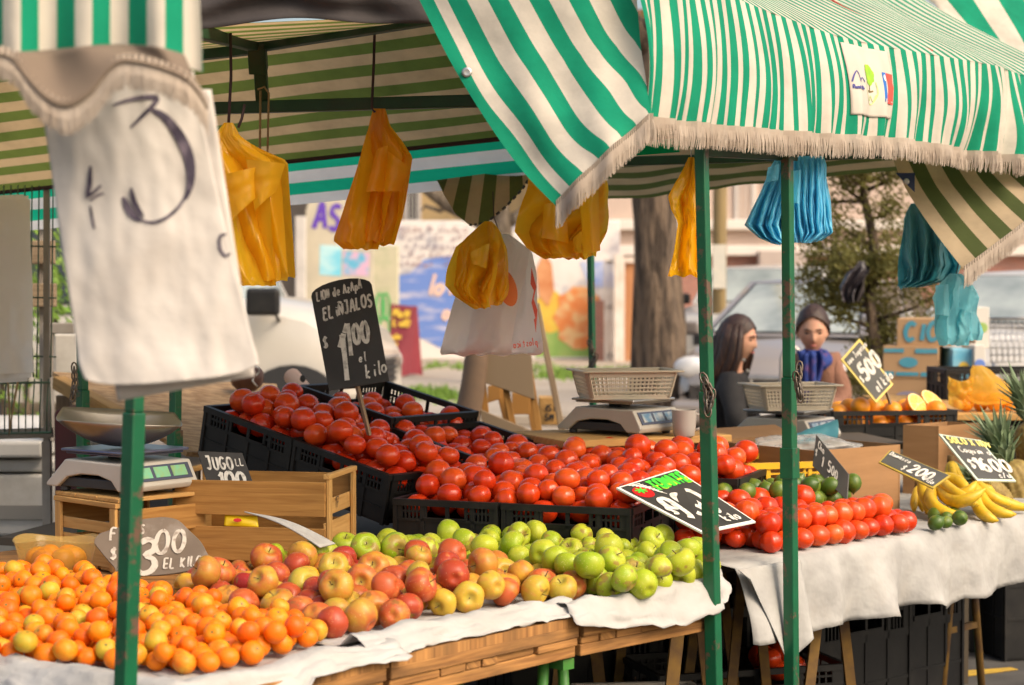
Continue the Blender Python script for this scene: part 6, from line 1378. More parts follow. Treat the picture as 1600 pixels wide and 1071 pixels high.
# ================================================================== crates
def crate(label, O, ex, ey, ez, L, D, H, m, name='plastic_crate', lattice=False, group=None, slots=True):
    """open crate: O = one bottom corner, ex along length L, ey along depth D, ez up"""
    O = Vector(O); ex = Vector(ex).normalized(); ez = Vector(ez).normalized(); ey = ez.cross(ex).normalized() if ey is None else Vector(ey).normalized()
    r = empty(name, O + ex * L / 2 + ey * D / 2, label, 'crate', group)
    b = MB(); R = Matrix((ex, ey, ez)).transposed()
    def bx(b, o, a, c, e): b.box(O + R @ Vector(((o[0] + a) / 2, (o[1] + c) / 2, (o[2] + e) / 2)), (abs(a - o[0]), abs(c - o[1]), abs(e - o[2])), R)
    bx(b, (.01, .01, .004), L - .01, D - .01, .012); b.build('base', m, r)
    def side(o, d, n, W_):
        """wall from corner o along d; n = inward"""
        S = MB(); Rr = Matrix((d, n, ez)).transposed()
        def q(x0, x1, z0, z1, y0=.0, y1=.006): S.box(o + Rr @ Vector(((x0 + x1) / 2, (y0 + y1) / 2, (z0 + z1) / 2)), (x1 - x0, y1 - y0, z1 - z0), Rr)
        zt = H * .96
        if lattice:
            q(.012, W_ - .012, .012, H * .2, .004, .010); z0, z1 = H * .2, H * .62; n_ = int(W_ / .012)
            for i in range(-6, n_ + 6):
                for sgn in (-1, 1):
                    xa = i * .0135; xb = xa + sgn * (z1 - z0) * .55; a, c = xa, xb; za, zb_ = z0, z1
                    lo, hi = .012, W_ - .012
                    if min(a, c) > hi or max(a, c) < lo: continue
                    def cl(x): return max(lo, min(hi, x))
                    def zz_(x): return za + (zb_ - za) * ((x - a) / (c - a))
                    a2, c2 = cl(a), cl(c)
                    if abs(a2 - c2) < 1e-4: continue
                    y_ = .0055 if sgn > 0 else .0082
                    S.bar(o + Rr @ Vector((a2, y_, zz_(a2))), o + Rr @ Vector((c2, y_, zz_(c2))), .0024, .0032, up=n)
            q(.012, W_ - .012, H * .62, H * .67, .003, .010)
            for x in np.linspace(.03, W_ - .03, max(4, int(W_ / .05))): q(x - .004, x + .004, H * .67, zt - .012, .003, .008)
            q(.012, W_ - .012, H * .80, H * .83, .004, .009)
        elif slots:
            q(.012, W_ - .012, .012, H * .60, .005, .010); q(.012, W_ - .012, H * .60, H * .65, .001, .010)
            hx0, hx1 = W_ * .32, W_ * .68
            for a, c in ((.012, W_ * .08), (W_ * .30, hx0), (hx1, W_ * .70), (W_ * .92, W_ - .012)): q(a, c, H * .65, zt - .012, .002, .009)
            for a, c in ((W_ * .08, W_ * .30), (W_ * .70, W_ * .92)):
                for x in np.linspace(a, c, 7): q(x - .0028, x + .0028, H * .65, zt - .012, .003, .008)
                q(a, c, H * .76, H * .80, .0035, .0085)
            q(hx0 - .006, hx1 + .006, H * .65, H * .68, -.002, .003)
        else: q(.012, W_ - .012, .012, zt - .012, .005, .010)
        q(.0, W_, zt - .012, H, -.004, .012); q(.012, W_ - .012, H * .33, H * .35, .001, .006)
        for x in (.0, W_ * .26, W_ * .5, W_ * .74, W_ - .012): q(x, x + .012, .004, zt - .012, -.0015 if x in (0, W_ - .012) else .001, .0055)
        S.build('side_panel', m, r, bev=.0)
    side(O, ex, ey, L); side(O + ex * L + ey * D, -ex, -ey, L); side(O + ex * L + ey * .0125, ey, -ex, D - .025); side(O + ey * (D - .0125), -ey, ex, D - .025)
    return r
# tilted rear rows: rim line from A (far left) down to the right
RA = P(320, 634, 6.0); RB = P(612, 744, 5.5); eL_ = (RB - RA).normalized(); eU = Vector((.66, .75, 0.0)).normalized(); eN = eL_.cross(eU).normalized(); 
if eN.z < 0: eN = -eN
CH = .155; LL = (RB - RA).length / 2
g_ = 'black crates of tomatoes'
crate('black crate of tomatoes tilted at the far left of the display', RA - eN * CH, eL_, eU, eN, LL - .006, .37, CH, m_black)
crate('black tilted crate of tomatoes behind the open pine box', RA - eN * CH + eL_ * LL, eL_, eU, eN, LL - .006, .37, CH, m_black)
RC = RA + eU * .385
crate('black crate of shaded tomatoes behind the black slate price sign', RC - eN * (CH - .02), eL_, eU, eN, LL + .02, .40, CH + .03, m_black)
crate('black crate at the rear of the tomatoes under the wooden steps', RC - eN * (CH - .02) + eL_ * (LL + .03), eL_, eU, eN, LL + .0, .40, CH, m_black)
# front row
D0 = P(614, 779, 5.36); fz = D0.z; FH = fz - TZ - .002
D0.z = TZ + .002; exF = Vector((.93, -.36, 0)).normalized(); eyF = Vector((.36, .93, 0)).normalized()
crate('black crate of tomatoes in front, left of the other front crate', D0, exF, eyF, Z, .315, .40, FH, m_black)
E0 = D0 + exF * .325; crate('black crate of tomatoes in front, behind the tomato price board', E0, exF, eyF, Z, .37, .40, FH, m_black)
D1 = D0 + eyF * .42; crate('black crate buried under the middle of the tomato heap', D1, exF, eyF, Z, .34, .40, FH - .035, m_black)
crate('black crate under tomatoes in front of the red crate', D1 + exF * .35, exF, eyF, Z, .34, .40, FH - .035, m_black)
F0 = P(1166, 700, 5.75); F0.z = TZ + .002
crate('black crate of tomatoes beside the yellow crate', F0 - exF * .36 - eyF * .10, exF, eyF, Z, .36, .40, .175, m_black)
# red crate and board under the central scale
s_yaw = .87
def dirs(yaw): return Vector((math.cos(yaw), math.sin(yaw), 0)), Vector((-math.sin(yaw), math.cos(yaw), 0))
cS = W(968, 676, 6.25); cS.z = 1.056
a1, a2 = dirs(.42); 
crate('dark red plastic crate under the board with the central scale', Vector((cS.x, cS.y, TZ + .002)) - a1 * .26 - a2 * .17, a1, a2, Z, .56, .36, 1.030 - TZ, m_darkred)
bd_ = MB(); bd_.box((cS.x + .0, cS.y + .0, 1.044), (.60, .42, .024), Matrix.Rotation(.42, 3, 'Z')); o = bd_.build('wooden_board', m_woodlt, bev=.004); tag(o, 'wooden board on the red crate carrying the central scale and mug', 'board')
# yellow crate
Y0 = W(1180, 795, 5.95); Y0.z = TZ + .005; y1_, y2_ = dirs(.30)
crate('yellow plastic crate with diamond mesh sides beside the tomatoes', Y0 - y1_ * .04, y1_, y2_, Z, .30, .34, .19, m_yelcrate, lattice=True)
# orange crate on the right, crates below table
O0 = W(1302, 690, 7.35); o1, o2 = dirs(.16)
crate('black crate of oranges under the yellow bordered price board', O0 + Vector((-.0, 0, -.03)), o1, o2, Z, .50, .30, .145, m_black)
b = MB(); zq = O0.z - .034; b.box((O0.x + .2, O0.y + .2, zq - .012), (.8, .5, .022), Matrix.Rotation(.16, 3, 'Z'))
for dx in (-.1, .5):
    for dy in (.0, .35): b.box((O0.x + dx, O0.y + dy, (zq - .024) / 2), (.04, .04, zq - .024))
o = b.build('crate_stand', m_tabdk); tag(o, 'dark low bench carrying the crate of oranges', 'bench')
R0 = W(1478, 640, 8.7); crate('black crate behind the yellow bag of oranges', R0 + Vector((0, 0, -.02)), Vector((1, .03, 0)), None, Z, .58, .36, .20, m_black)
b = MB(); q0 = W(1440, 641, 8.0); b.box((q0.x + .45, 8.45, q0.z - .016), (1.0, 1.3, .028)); o = b.build('wooden_board', m_woodlt, bev=.004); tag(o, 'pale plank top at the right carrying the yellow bag of oranges', 'board')
zt_ = q0.z - .032
crate('black crate under the plank top at the right', Vector((q0.x + .10, 7.95, zt_ - .25)), Vector((1, .02, 0)), None, Z, .42, .4, .25, m_black)
crate('black crate at the right edge under the plank top', Vector((q0.x + .54, 7.95, zt_ - .25)), Vector((1, .02, 0)), None, Z, .42, .4, .25, m_black)
for k in range(2):
    crate('black crate on the ground carrying the plank top, ' + ('left' if k == 0 else 'right') + ' one', Vector((q0.x + .10 + .44 * k, 7.95, .006)), Vector((1, .02, 0)), None, Z, .42, .4, zt_ - .262, m_black, slots=False)
und = [((-.30, 4.95, .006), .02, .5, .34, .30, 'dark crate with zigzag ribs under the red apples', m_black), ((.20, 5.0, .006), .1, .34, .34, .42, 'white slatted crate under the table beside the yellow sawhorse', None), ((.62, 5.2, .006), .35, .42, .36, .34, 'black crate under the green apple table', m_black),
       ((.55, 6.0, .006), .6, .5, .4, .5, 'black crate deep in shade under the tablecloth end', m_black), ((1.0, 6.25, .006), .72, .5, .36, .55, 'tall black crate in shade behind the rusty sawhorse', m_black), ((1.30, 6.55, .006), .72, .42, .36, .56, 'black crate with side slots near the end of the cloth', m_black), ((1.60, 7.05, .006), .72, .11, .14, .5, 'green plastic crate beyond the black crates under the cloth', 'g'),
       ((1.86, 8.25, .006), .3, .40, .34, .56, 'grey slatted crate beyond the green crate', 'y'), ((2.0, 7.75, .006), .25, .5, .4, .50, 'black crate tipped under the far end of the cloth', m_black), ((-.65, 5.3, .006), 0, .36, .34, .42, 'black crate in the dark under the mandarins', m_black), ((-1.2, 5.4, .006), .0, .5, .34, .4, 'black crate in the dark at the left under the table', m_black), ((.0, 5.9, .006), .3, .5, .4, .56, 'black crate in the dark far under the tomato display', m_black)]
m_greyc = mat('grey_crate_plastic', (.42, .38, .33), .6, (.34, .31, .27), scale=6, dirt=(.2, .17, .13), damt=.5); m_grnc = mat('green_crate_plastic', (.02, .24, .08), .5, (.02, .18, .06), scale=6, dirt=(.1, .12, .06), damt=.4)
for (o_, yw, L_, D_, H_, lab, m_) in und:
    d1_, d2_ = dirs(yw); crate(lab, o_, d1_, d2_, Z, L_, D_, H_, m_black if m_ is m_black else (m_grnc if m_ == 'g' else m_greyc), lattice=(m_ == 'y' or m_ is None))
T0 = G(1030, 1072, .35); d1_, d2_ = dirs(.30)
crate('low black crate of spare tomatoes under the table', Vector((T0.x, T0.y, .22)), d1_, d2_, Z, .62, .34, .16, m_black)
crate('black crate carrying the low crate of spare tomatoes', Vector((T0.x, T0.y, .006)), d1_, d2_, Z, .62, .34, .206, m_black, slots=False)
# dark sheet added behind the tables so the space below stays black
b = MB(); b.grid(lambda a, t: Vector((-1.2, 7.25, .02)).lerp(Vector((1.3, 7.9, .02)), a) + Z * (.72 * t) + Vector((0, .03 * math.sin(a * 40), 0)), 60, 6); o = b.build('backdrop', mat('backdrop_black', (.012, .012, .012), .8), smooth=True, solid=.002); tag(o, 'black tarpaulin added to keep the space under the tables dark', 'backdrop')
# ================================================================== pine boxes
def pinebox(label, O, ang, L, D, H, closed, gp=(.44, .575)):
    ex, ey = dirs(ang); O = Vector(O); r = empty('pine_box', O + ex * L / 2 + ey * D / 2, label, 'crate'); R = Matrix((ex, ey, Z)).transposed()
    def bx(b, x0, x1, y0, y1, z0, z1): b.box(O + R @ Vector(((x0 + x1) / 2, (y0 + y1) / 2, (z0 + z1) / 2)), (x1 - x0, y1 - y0, z1 - z0), R)
    t = .009; g = .011
    for y in (0, D - t):
        for (z0, z1) in ((.012, H * gp[0]), (H * gp[1], H * .97)):
            b = MB(); bx(b, 0, L, y, y + t, z0, z1); b.build('side_slat', m_wood, r, bev=.0015)
    for x in (.0, L - t):
        for (z0, z1) in ((.008, H * .50), (H * .58, H * .76)):
            b = MB(); bx(b, x + .001, x + t - .001, t + .001, D - t - .001, z0, z1); b.build('end_slat', m_woodlt, r, bev=.0015)
        for y in (t + .0, D - t - .026):
            b = MB(); xx = -.010 if x == 0 else L + .0005
            bx(b, xx, xx + .010, y, y + .026, .0, H); b.build('end_post', m_woodlt, r, bev=.002)
        b = MB(); xx = -.011 if x == 0 else L - .006; bx(b, xx, xx + .018, t * .5, D - t * .5, H + .0005, H + .014); b.build('end_rail', m_woodlt, r, bev=.002)
    b = MB()
    for k in range(3): bx(b, .002, L - .002, .014 + k * (D - .02) / 3, .014 + (k + .88) * (D - .02) / 3 - .004, .001, .008)
    b.build('bottom_board', m_wood, r)
    if closed:
        for k in range(3):
            b = MB(); bx(b, -.004, L + .004, k * D / 3 + .002, (k + 1) * D / 3 - .002, H + .015, H + .026); b.build('top_board', m_woodlt, r, bev=.002)
    return r, O, R
PB1 = W(188, 872, 4.95); PB1.z = TZ + .004
PH = .167
e1, e2 = dirs(.66)
# box under the left scale: near corner at PB1, one side to the left, one to the right
pinebox('closed pine box under the left scale', PB1 - dirs(-.66)[0] * .0, .80, .27, .30, PH, True)
PB2 = W(508, 868, 5.05); PB2.z = TZ + .004; q1, q2 = dirs(-.20)
r2, O2, R2 = pinebox('open pine box with a gap between its slats and the number 17 on its end', PB2 - q1 * .42, -.20, .42, .27, .232, False)
sm = MB(); mpx = lambda x, y, z: O2 + R2 @ Vector((.42 + .0005 + z, .06 + x, .148 + y)); text(sm, '17', .03, .0, .030, .003, mpx, ax=.9, jit=.02); sm.build('pencil_number', m_scaledk, r2)
# ================================================================== scales
def scale(label, c, yaw, lit, pan):
    ex, ey = dirs(yaw); r = empty('price_scale', c, label, 'scale'); R = Matrix((ex, ey, Z)).transposed(); O = Vector(c); Wd = .235; Ln = .33
    T = lambda x, y, z: O + R @ Vector((x, y, z))
    prof = [(-.165, .012), (-.172, .026), (-.140, .084), (.09, .088), (.168, .020), (.165, .012), (.125, .012), (.085, .040), (.03, .050), (-.04, .050), (-.09, .038), (-.115, .012)]
    b = MB(); n = len(prof); vs = [T(-Wd / 2, y, z) for y, z in prof] + [T(Wd / 2, y, z) for y, z in prof]
    b.add(vs, [tuple(range(n)), tuple(range(2 * n - 1, n - 1, -1))] + [(i, n + i, n + (i + 1) % n, (i + 1) % n) for i in range(n)]); b.build('housing', m_scalebody, r, bev=.004)
    b = MB(); b.box(T(0, .0, .026), (Wd * .9, Ln * .84, .026), R); b.build('base', m_scaledk, r, bev=.003)
    pn = MB(); y0, z0, y1, z1 = -.1705, .030, -.1425, .080; nrm = Vector((0, -(z1 - z0), (y1 - y0))).normalized()
    f = lambda x, t, o: T(x, lerp(y0, y1, t) + nrm.y * o, lerp(z0, z1, t) + nrm.z * o)
    def plate(nm, x0, x1, t0, t1, o, m): b = MB(); b.add([f(x0, t0, o), f(x1, t0, o), f(x1, t1, o), f(x0, t1, o), f(x0, t0, o - .002), f(x1, t0, o - .002), f(x1, t1, o - .002), f(x0, t1, o - .002)], [(0, 1, 2, 3), (7, 6, 5, 4), (0, 4, 5, 1), (1, 5, 6, 2), (2, 6, 7, 3), (3, 7, 4, 0)]); b.build(nm, m, r)
    plate('display_panel', -.102, .102, .14, .92, .0024, m_dispbezel)
    for k in range(3): plate('display', -.088 + k * .062, -.088 + k * .062 + .050, .28, .80, .0042, m_dispgreen if lit else m_dispblue)
    b = MB(); b.box(T(0, .0, .098), (.05, .05, .022), R); b.build('pan_support', m_scaledk, r)
    b = MB(); b.box(T(0, -.015, .112), (Wd * .98, .25, .008), R); b.box(T(0, -.015, .1045), (Wd * .90, .23, .006), R); b.build('platter', m_steel if not lit else mat('platter_blue_steel', (.10, .12, .22), .3, (.16, .17, .24), scale=8, metal=.6), r, bev=.003)
    for sx in (-1, 1):
        for sy in (-1, 1): b = MB(); b.lathe([(.012, 0), (.014, .003), (.013, .014)], 12, Matrix.Translation(T(sx * .09, sy * .12, 0))); b.build('foot', m_scaledk, r, smooth=True, auto=.5)
    return T, R
m_dispbezel = mat('bezel', (.07, .08, .12), .25); m_dispgreen = mat('lcd_green', (.20, .30, .13), .25, (.14, .36, .22), scale=40, emit=.25); m_dispblue = mat('lcd_blue', (.10, .20, .30), .15, (.45, .45, .42), scale=22, contrast=(.4, .6))
ZS1 = TZ + .004 + PH + .028
c1 = W(190, 772, 5.15); c1.z = ZS1
scale('electronic scale with three green displays on the closed pine box', c1, .93, True, True)
c2 = Vector((cS.x, cS.y, 1.057)); TC, RC_ = scale('central electronic scale on the board with a cream basket on top', c2, .87, False, False)
c3 = W(1226, 688, 7.0); TR, RR_ = scale('right electronic scale with a cream basket behind the worn pole', c3, .95, False, False)
b = MB(); b.box((c3.x + .02, c3.y + .06, c3.z - .012), (.75, .5, .022), Matrix.Rotation(.2, 3, 'Z'))
for dx in (-.2, .24):
    for dy in (-.05, .2): b.box((c3.x + dx, c3.y + dy, (c3.z - .0235) / 2), (.04, .04, c3.z - .0235))
o = b.build('scale_bench', m_tabdk); tag(o, 'dark bench carrying the right electronic scale', 'bench')
# steel weighing pan
pn = empty('weighing_pan', c1 + Z * .117, 'curved steel weighing pan lying on the left scale', 'pan'); ex, ey = dirs(.22)
def panf(a, t):
    u = (a - .5) * 2; v = (t - .5) * 2; wy = .115 * math.sqrt(1 - .45 * u * u); ex_ = .165 * (1 - .10 * v * v); fl = .066 * abs(u) ** 2.2
    return c1 + Vector((.0, -.02, .118)) + ex * (u * ex_) + ey * (v * wy) + Z * (.004 + fl + (.078 - fl) * abs(v) ** 2.2 - .010 * u + .012 * v)
b = MB(); b.grid(panf, 40, 20); b.build('pan', mat('pan_steel', (.24, .225, .20), .36, (.36, .34, .31), scale=7, metal=.85, detail=7, bump=.1, bscale=30), pn, smooth=True, solid=.002)
# baskets
def basket(label, c, yaw, Lx, Ly, H):
    ex, ey = dirs(yaw); r = empty('plastic_basket', c, label, 'basket'); T = lambda x, y, z: Vector(c) + ex * x + ey * y + Z * z
    R = Matrix((ex, ey, Z)).transposed(); k = .86
    def face(sx, sy, hx_, hy_, along):
        b = MB(); nb = 20 if along == 'x' else 16
        def pt(u, t, o=0):
            s_ = lerp(k, 1, t)
            return (T(u * hx_ * s_, sy * (hy_ * s_ + o), t * H) if along == 'x' else T(sx * (hx_ * s_ + o), u * hy_ * s_, t * H))
        solid_ = (along == 'y' and sx > 0)
        if solid_: b.grid(lambda a, t: pt(a * 2 - 1, t), 2, 2)
        else:
            for i in range(nb + 1): u = -1 + 2 * i / nb; b.bar(pt(u * .97, .10), pt(u * .97, .86), .0042, .003)
            for j in range(6): b.bar(pt(-.97, .12 + j * .14, .0012), pt(.97, .12 + j * .14, .0012), .003, .0045)
            b.bar(pt(-.98, .05), pt(.98, .05), .003, H * .14); b.bar(pt(-.98, .90), pt(.98, .90), .003, H * .16)
            b.bar(pt(-.98, .05, .001), pt(-.98, .95, .001), .014, .004); b.bar(pt(.98, .05, .001), pt(.98, .95, .001), .014, .004)
        b.build('side', m_basket, r)
    face(0, -1, Lx / 2, Ly / 2, 'x'); face(0, 1, Lx / 2, Ly / 2, 'x'); face(1, 0, Lx / 2, Ly / 2, 'y'); face(-1, 0, Lx / 2, Ly / 2, 'y')
    b = MB(); b.box(T(0, 0, .003), (Lx * k, Ly * k, .004), R); b.build('base', m_basket, r)
    b = MB()
    for s_ in (-1, 1): b.box(T(0, s_ * (Ly / 2 + .008), H), (Lx + .036, .020, .006), R); b.box(T(s_ * (Lx / 2 + .008), 0, H), (.020, Ly - .004, .006), R)
    b.build('rim', m_basket, r, bev=.002)
basket('cream plastic basket on the central scale', TC(.0, -.02, .1165), .20, .30, .20, .088)
basket('cream plastic basket on the right scale', TR(.0, -.02, .1165), .24, .285, .20, .088)
# mug
mg = empty('mug', W(1074, 679, 6.12), 'grey white mug standing right of the central scale', 'mug'); b = MB(); c = W(1069, 680, 6.12); c.z = 1.0565
b.lathe([(.031, .0), (.034, .004), (.037, .03), (.041, .084), (.039, .084), (.035, .03), (.031, .006), (.001, .006)], 32, Matrix.Translation(c)); m_mug = mat('mug_glaze', (.44, .41, .38), .3, coat=.3); b.build('cup', m_mug, mg, smooth=True, auto=.8)
b = MB(); b.tube([c + Vector((.036 + .024 * math.sin(t * PI / 8), 0, .020 + .05 * (1 - math.cos(t * PI / 8)) / 2)) for t in range(9)], .0045, 8); b.build('handle', m_mug, mg, smooth=True)
# ================================================================== cardboard boxes with film
def openbox(label, cor, dl, ll, dr, lr, H, hole=True, flaps=True):
    cor = Vector(cor); r = empty('cardboard_box', cor + dl * ll / 2 + dr * lr / 2, label, 'box'); t = .004
    def wall(a, d, L, n, nm='wall', m=m_card):
        b = MB(); R = Matrix((d, n, Z)).transposed(); b.box(a + d * L / 2 + n * t / 2 + Z * H / 2, (L, t, H), R); b.build(nm, m, r)
    e1 = dl.normalized(); e2 = dr.normalized()
    wall(cor, e1, ll, e2); wall(cor + e1 * t, e2, lr, e1); wall(cor + e1 * ll + e2 * t, e2, lr - t, -e1); wall(cor + e2 * (lr - t) + e1 * t, e1, ll - 2 * t, -e2)
    b = MB(); R = Matrix((e1, e2, Z)).transposed(); b.box(cor + e1 * ll / 2 + e2 * lr / 2 + Z * .003, (ll - .01, lr - .01, .004), R); b.build('base', m_carddk, r)
    if hole:
        for x in (.30, .68):
            b = MB(); c = cor + e2 * lr * x + Z * H * .16 - e1 * .0012; M = basis(c, e2, Z, e2.cross(Z)); b.prism([(.012 * math.cos(q * PI / 8), .009 * math.sin(q * PI / 8)) for q in range(16)], .002, M); b.build('hand_hole', m_scaledk, r)
    if flaps:
        b = MB(); a = cor + e1 * (ll) + Z * H; b.add([a, a + e2 * lr, a + e2 * lr + e1 * .09 + Z * .03, a + e1 * .09 + Z * .03], [(0, 1, 2, 3)]); b.build('flap', m_card, r, solid=.003)
    return r
K1 = W(1316, 792, 6.02) + Vector((-.07, .085, 0)); K1.z = TZ + .005
dl_ = Vector((-.60, .80, 0)).normalized(); dr_ = Vector((.80, .60, 0)).normalized()
openbox('open cardboard box with oval hand holes behind the limes', K1, dl_, .50, dr_, .40, .215)
K2 = W(1466, 780, 6.75); K2.z = TZ + .005
openbox('taller cardboard box behind the bananas', K2, Vector((-.85, .5, 0)).normalized(), .13, Vector((.75, .65, 0)).normalized(), .26, .245, hole=False, flaps=False)
m_film = mat('clear_film', (.75, .74, .72), .12, alpha=.38, spec=.9, bump=1.0, bscale=9, bdist=.03)
b = MB()
def filmf(a, t):
    th = a * 2 * PI; ph = t * PI; c = K1 + dl_ * .22 + dr_ * .17 + Z * .205; k = 1 + .28 * nz(math.cos(th) * 2.4, math.sin(th) * 2.4, t * 5) + .12 * nz(math.cos(th) * 7, math.sin(th) * 7, t * 12)
    return c + Vector((math.cos(th) * math.sin(ph) * .17 * k, math.sin(th) * math.sin(ph) * .10 * k, math.cos(ph) * .036 * k))
b.grid(filmf, 60, 36); o = b.build('plastic_film', m_film, smooth=True); tag(o, 'crumpled clear plastic film heaped in the open cardboard box', 'film')
b = MB(); c = W(1262, 684, 6.6)
b.grid(lambda a, t: W(lerp(1232, 1308, t), 690 - 20 * t, 6.5) + Vector((0, math.cos(a * 2 * PI) * .03, math.sin(a * 2 * PI) * .026 * (.7 + .5 * t))) * (1 + .2 * nz(a * 5, t * 6)), 24, 20); o = b.build('folded_bags', m_tealbag, smooth=True); tag(o, 'roll of pale blue plastic bags lying in front of the right scale', 'bag')
# ================================================================== price signs
def sign(name, label, corners, m_board, m_border, texts, outline=None, stick=None, inset=.035, th=.006, ax=.8, lett=None, extra=None):
    """corners tl,tr,br,bl as (px,py,d)"""
    q = [P(*c) for c in corners]; mp = quadmap(*q); asp = ((q[1] - q[0]).length + (q[2] - q[3]).length) / ((q[3] - q[0]).length + (q[2] - q[1]).length)
    r = empty(name, (q[2] + q[3]) / 2, label, 'sign')
    out = outline or [(0, 0), (1, 0), (1, 1), (0, 1)]
    cx = sum(p[0] for p in out) / len(out); cy = sum(p[1] for p in out) / len(out)
    b = MB(); b.prism(out, th, fn=lambda x, y, z: mp(x, y, z)); b.build('board', m_border or m_board, r, bev=.0012)
    if m_border:
        k = 1 - inset * 2; b = MB(); inn = [(inset + x * (1 - 2 * inset) if asp > 1 else inset / asp + x * (1 - 2 * inset / asp), inset * asp + y * (1 - 2 * inset * asp) if asp > 1 else inset + y * (1 - 2 * inset)) for x, y in out]
        b.prism(inn, .002, fn=lambda x, y, z: mp(x, y, z + .0016)); b.build('face', m_board, r)
    lift = .0022 if m_border else .0004
    for (m_, items) in texts:
        sm = MB()
        for it in items:
            s_, x, y, h, w_ = it[:5]; kw = it[5] if len(it) > 5 else {}
            text(sm, s_, x, y, h, w_, lambda a, b_, c: mp(a, b_, c + lift), ax=kw.pop('ax', ax), aspect=asp, **kw)
        sm.build('lettering', m_, r)
    if extra: extra(r, mp, asp, lift)
    if stick:
        b = MB(); p0, p1, w_ = stick; b.bar(P(*p0), P(*p1), w_, .008); b.build('stick', m_greywood, r)
    return r
arc = [(0, 0), (1, 0), (1, .9)] + [(.5 + .5 * math.cos(t * PI / 10), .90 + .10 * math.sin(t * PI / 10)) for t in range(1, 10)] + [(0, .9)]
sign('price_sign', 'black slate sign on a stick lettered 1100 el kilo among the tomatoes', [(483, 447, 5.72), (577, 428, 5.68), (608, 596, 5.66), (514, 611, 5.70)], m_chalk, None,
     [(m_white, [('LION de AzApA', .08, .845, .085, .016, dict(ax=.62, tilt=.05)), ('ELiÑJALOS', .13, .66, .115, .020, dict(ax=.70, tilt=.06)), ('$', .05, .40, .10, .016), ('1', .22, .06, .42, .05, dict(ax=.55)), ('1', .38, .30, .30, .04, dict(ax=.55)), ('00', .54, .38, .19, .035, dict(ax=.62)), ('el', .58, .22, .08, .014), ('kilo', .64, .06, .12, .018, dict(tilt=.1))])], outline=arc, stick=((557, 598, 5.69), (577, 680, 5.72), .016))
sign('price_sign', 'small slate sign lettered JUGO 100 in the open pine box', [(308, 705, 5.22), (378, 708, 5.22), (398, 762, 5.19), (326, 764, 5.19)], m_chalk, None, [(m_white, [('JUGO', .10, .52, .34, .055, dict(ax=.72)), ('LL', .76, .62, .2, .03), ('100', .25, .04, .40, .09, dict(ax=.95))])], stick=None)
ov = [(605, 860), (612, 830), (640, 800), (700, 778), (780, 752), (900, 710), (1000, 695), (1060, 692), (1120, 702), (1160, 722), (1210, 772), (1290, 850), (1330, 920), (1350, 960), (1345, 1000), (1200, 1040), (1000, 1065), (780, 1062), (730, 1010), (660, 930)]
ovp = smoothline([((x - 605) / 745, (1065 - y) / 373) for x, y in ov + ov[:1]], 4)[:-1][::-1]; m_chk = mat('chalk_dull', (.52, .47, .40), .9, (.26, .21, .17), scale=60, detail=5, contrast=(.5, .72))
sign('price_sign', 'brown rounded board lettered 300 el kilo behind the mandarins', [(147, 808, 4.72), (328, 808, 4.72), (328, 899, 4.62), (147, 899, 4.62)], mat('brown_board', (.13, .098, .072), .8, (.18, .14, .105), scale=7, detail=7, dirt=(.4, .36, .32), dscale=8, damt=.5), None,
     [(m_chk, [('F', .13, .58, .22, .035, dict(tilt=.2)), ('IS', .36, .70, .15, .03), ('$', .14, .26, .20, .035), ('3', .35, .02, .58, .09, dict(ax=.9)), ('00', .52, .34, .40, .06, dict(ax=.85, tilt=.32)), ('EL KILO', .60, .10, .17, .028, dict(ax=.72, tilt=.18))])], outline=ovp)
m_tgreen = mat('paint_green', (.03, .62, .05), .6, (.10, .66, .04), scale=30); m_tlime = mat('paint_lime', (.50, .80, .02), .6); m_tred = mat('paint_red', (.55, .008, .01), .5)
def tom_extra(r, mp, asp, lift):
    b = MB(); b.prism([(.17 + .125 * math.cos(t * PI / 12), .80 + .105 * math.sin(t * PI / 12)) for t in range(24)], .0006, fn=lambda x, y, z: mp(x, y, z + lift + .001)); b.build('painted_tomato', m_tred, r)
    b = MB()
    for k in range(7): a = k * 2 * PI / 7; _zl[0] += 1; b.ribbon([(.17 * asp, .83), (.17 * asp + .06 * math.cos(a) , .83 + .055 * math.sin(a))], .016, lambda x, y, z: mp(x / asp, y, z + lift), .00002, .0018 + .0001 * k)
    b.build('painted_leaves', m_tgreen, r)
    sm = MB()
    for k in range(5): _zl[0] += 1; sm.ribbon([((.14 + .03 * k) * asp, .955 - .02 * k), ((.30 + .012 * k) * asp, .94 - .03 * k), ((.26 + .02 * k) * asp, .88 - .03 * k), ((.36 + .01 * k) * asp, .84 - .04 * k)], .016, lambda x, y, z: mp(x / asp, y, z + lift), .00002, .0012 + .0001 * k)
    sm.build('painted_rays', m_white, r)
sign('price_sign', 'black tomato price board with white border, green lettering and painted tomato', [(963, 762, 5.14), (1056, 733, 5.30), (1181, 815, 5.10), (1097, 832, 4.96)], m_chalk, m_wpaint,
     [(m_tgreen, [('TOMATE', .36, .76, .17, .034, dict(ax=.62))]), (m_tlime, [('TOMATE', .362, .757, .075, .028, dict(ax=1.4))]), (m_white, [('$', .05, .34, .15, .028, dict(ax=.7)), ('980', .10, .22, .42, .06, dict(ax=.56)), ('kilo', .56, .07, .13, .022, dict(ax=.75))])], inset=.028, extra=tom_extra)
sign('price_sign', 'plain grey slate sign standing on its corner in front of the cardboard box', [(1275, 679, 5.95), (1326, 741, 5.82), (1323, 783, 5.78), (1269, 728, 5.91)], m_slate, None, [(m_white, [('Cha', .10, .70, .22, .04), ('$', .05, .40, .22, .035), ('1', .24, .28, .36, .06), ('500', .42, .34, .34, .06, dict(ax=.8)), ('c/u', .45, .06, .20, .035)])])
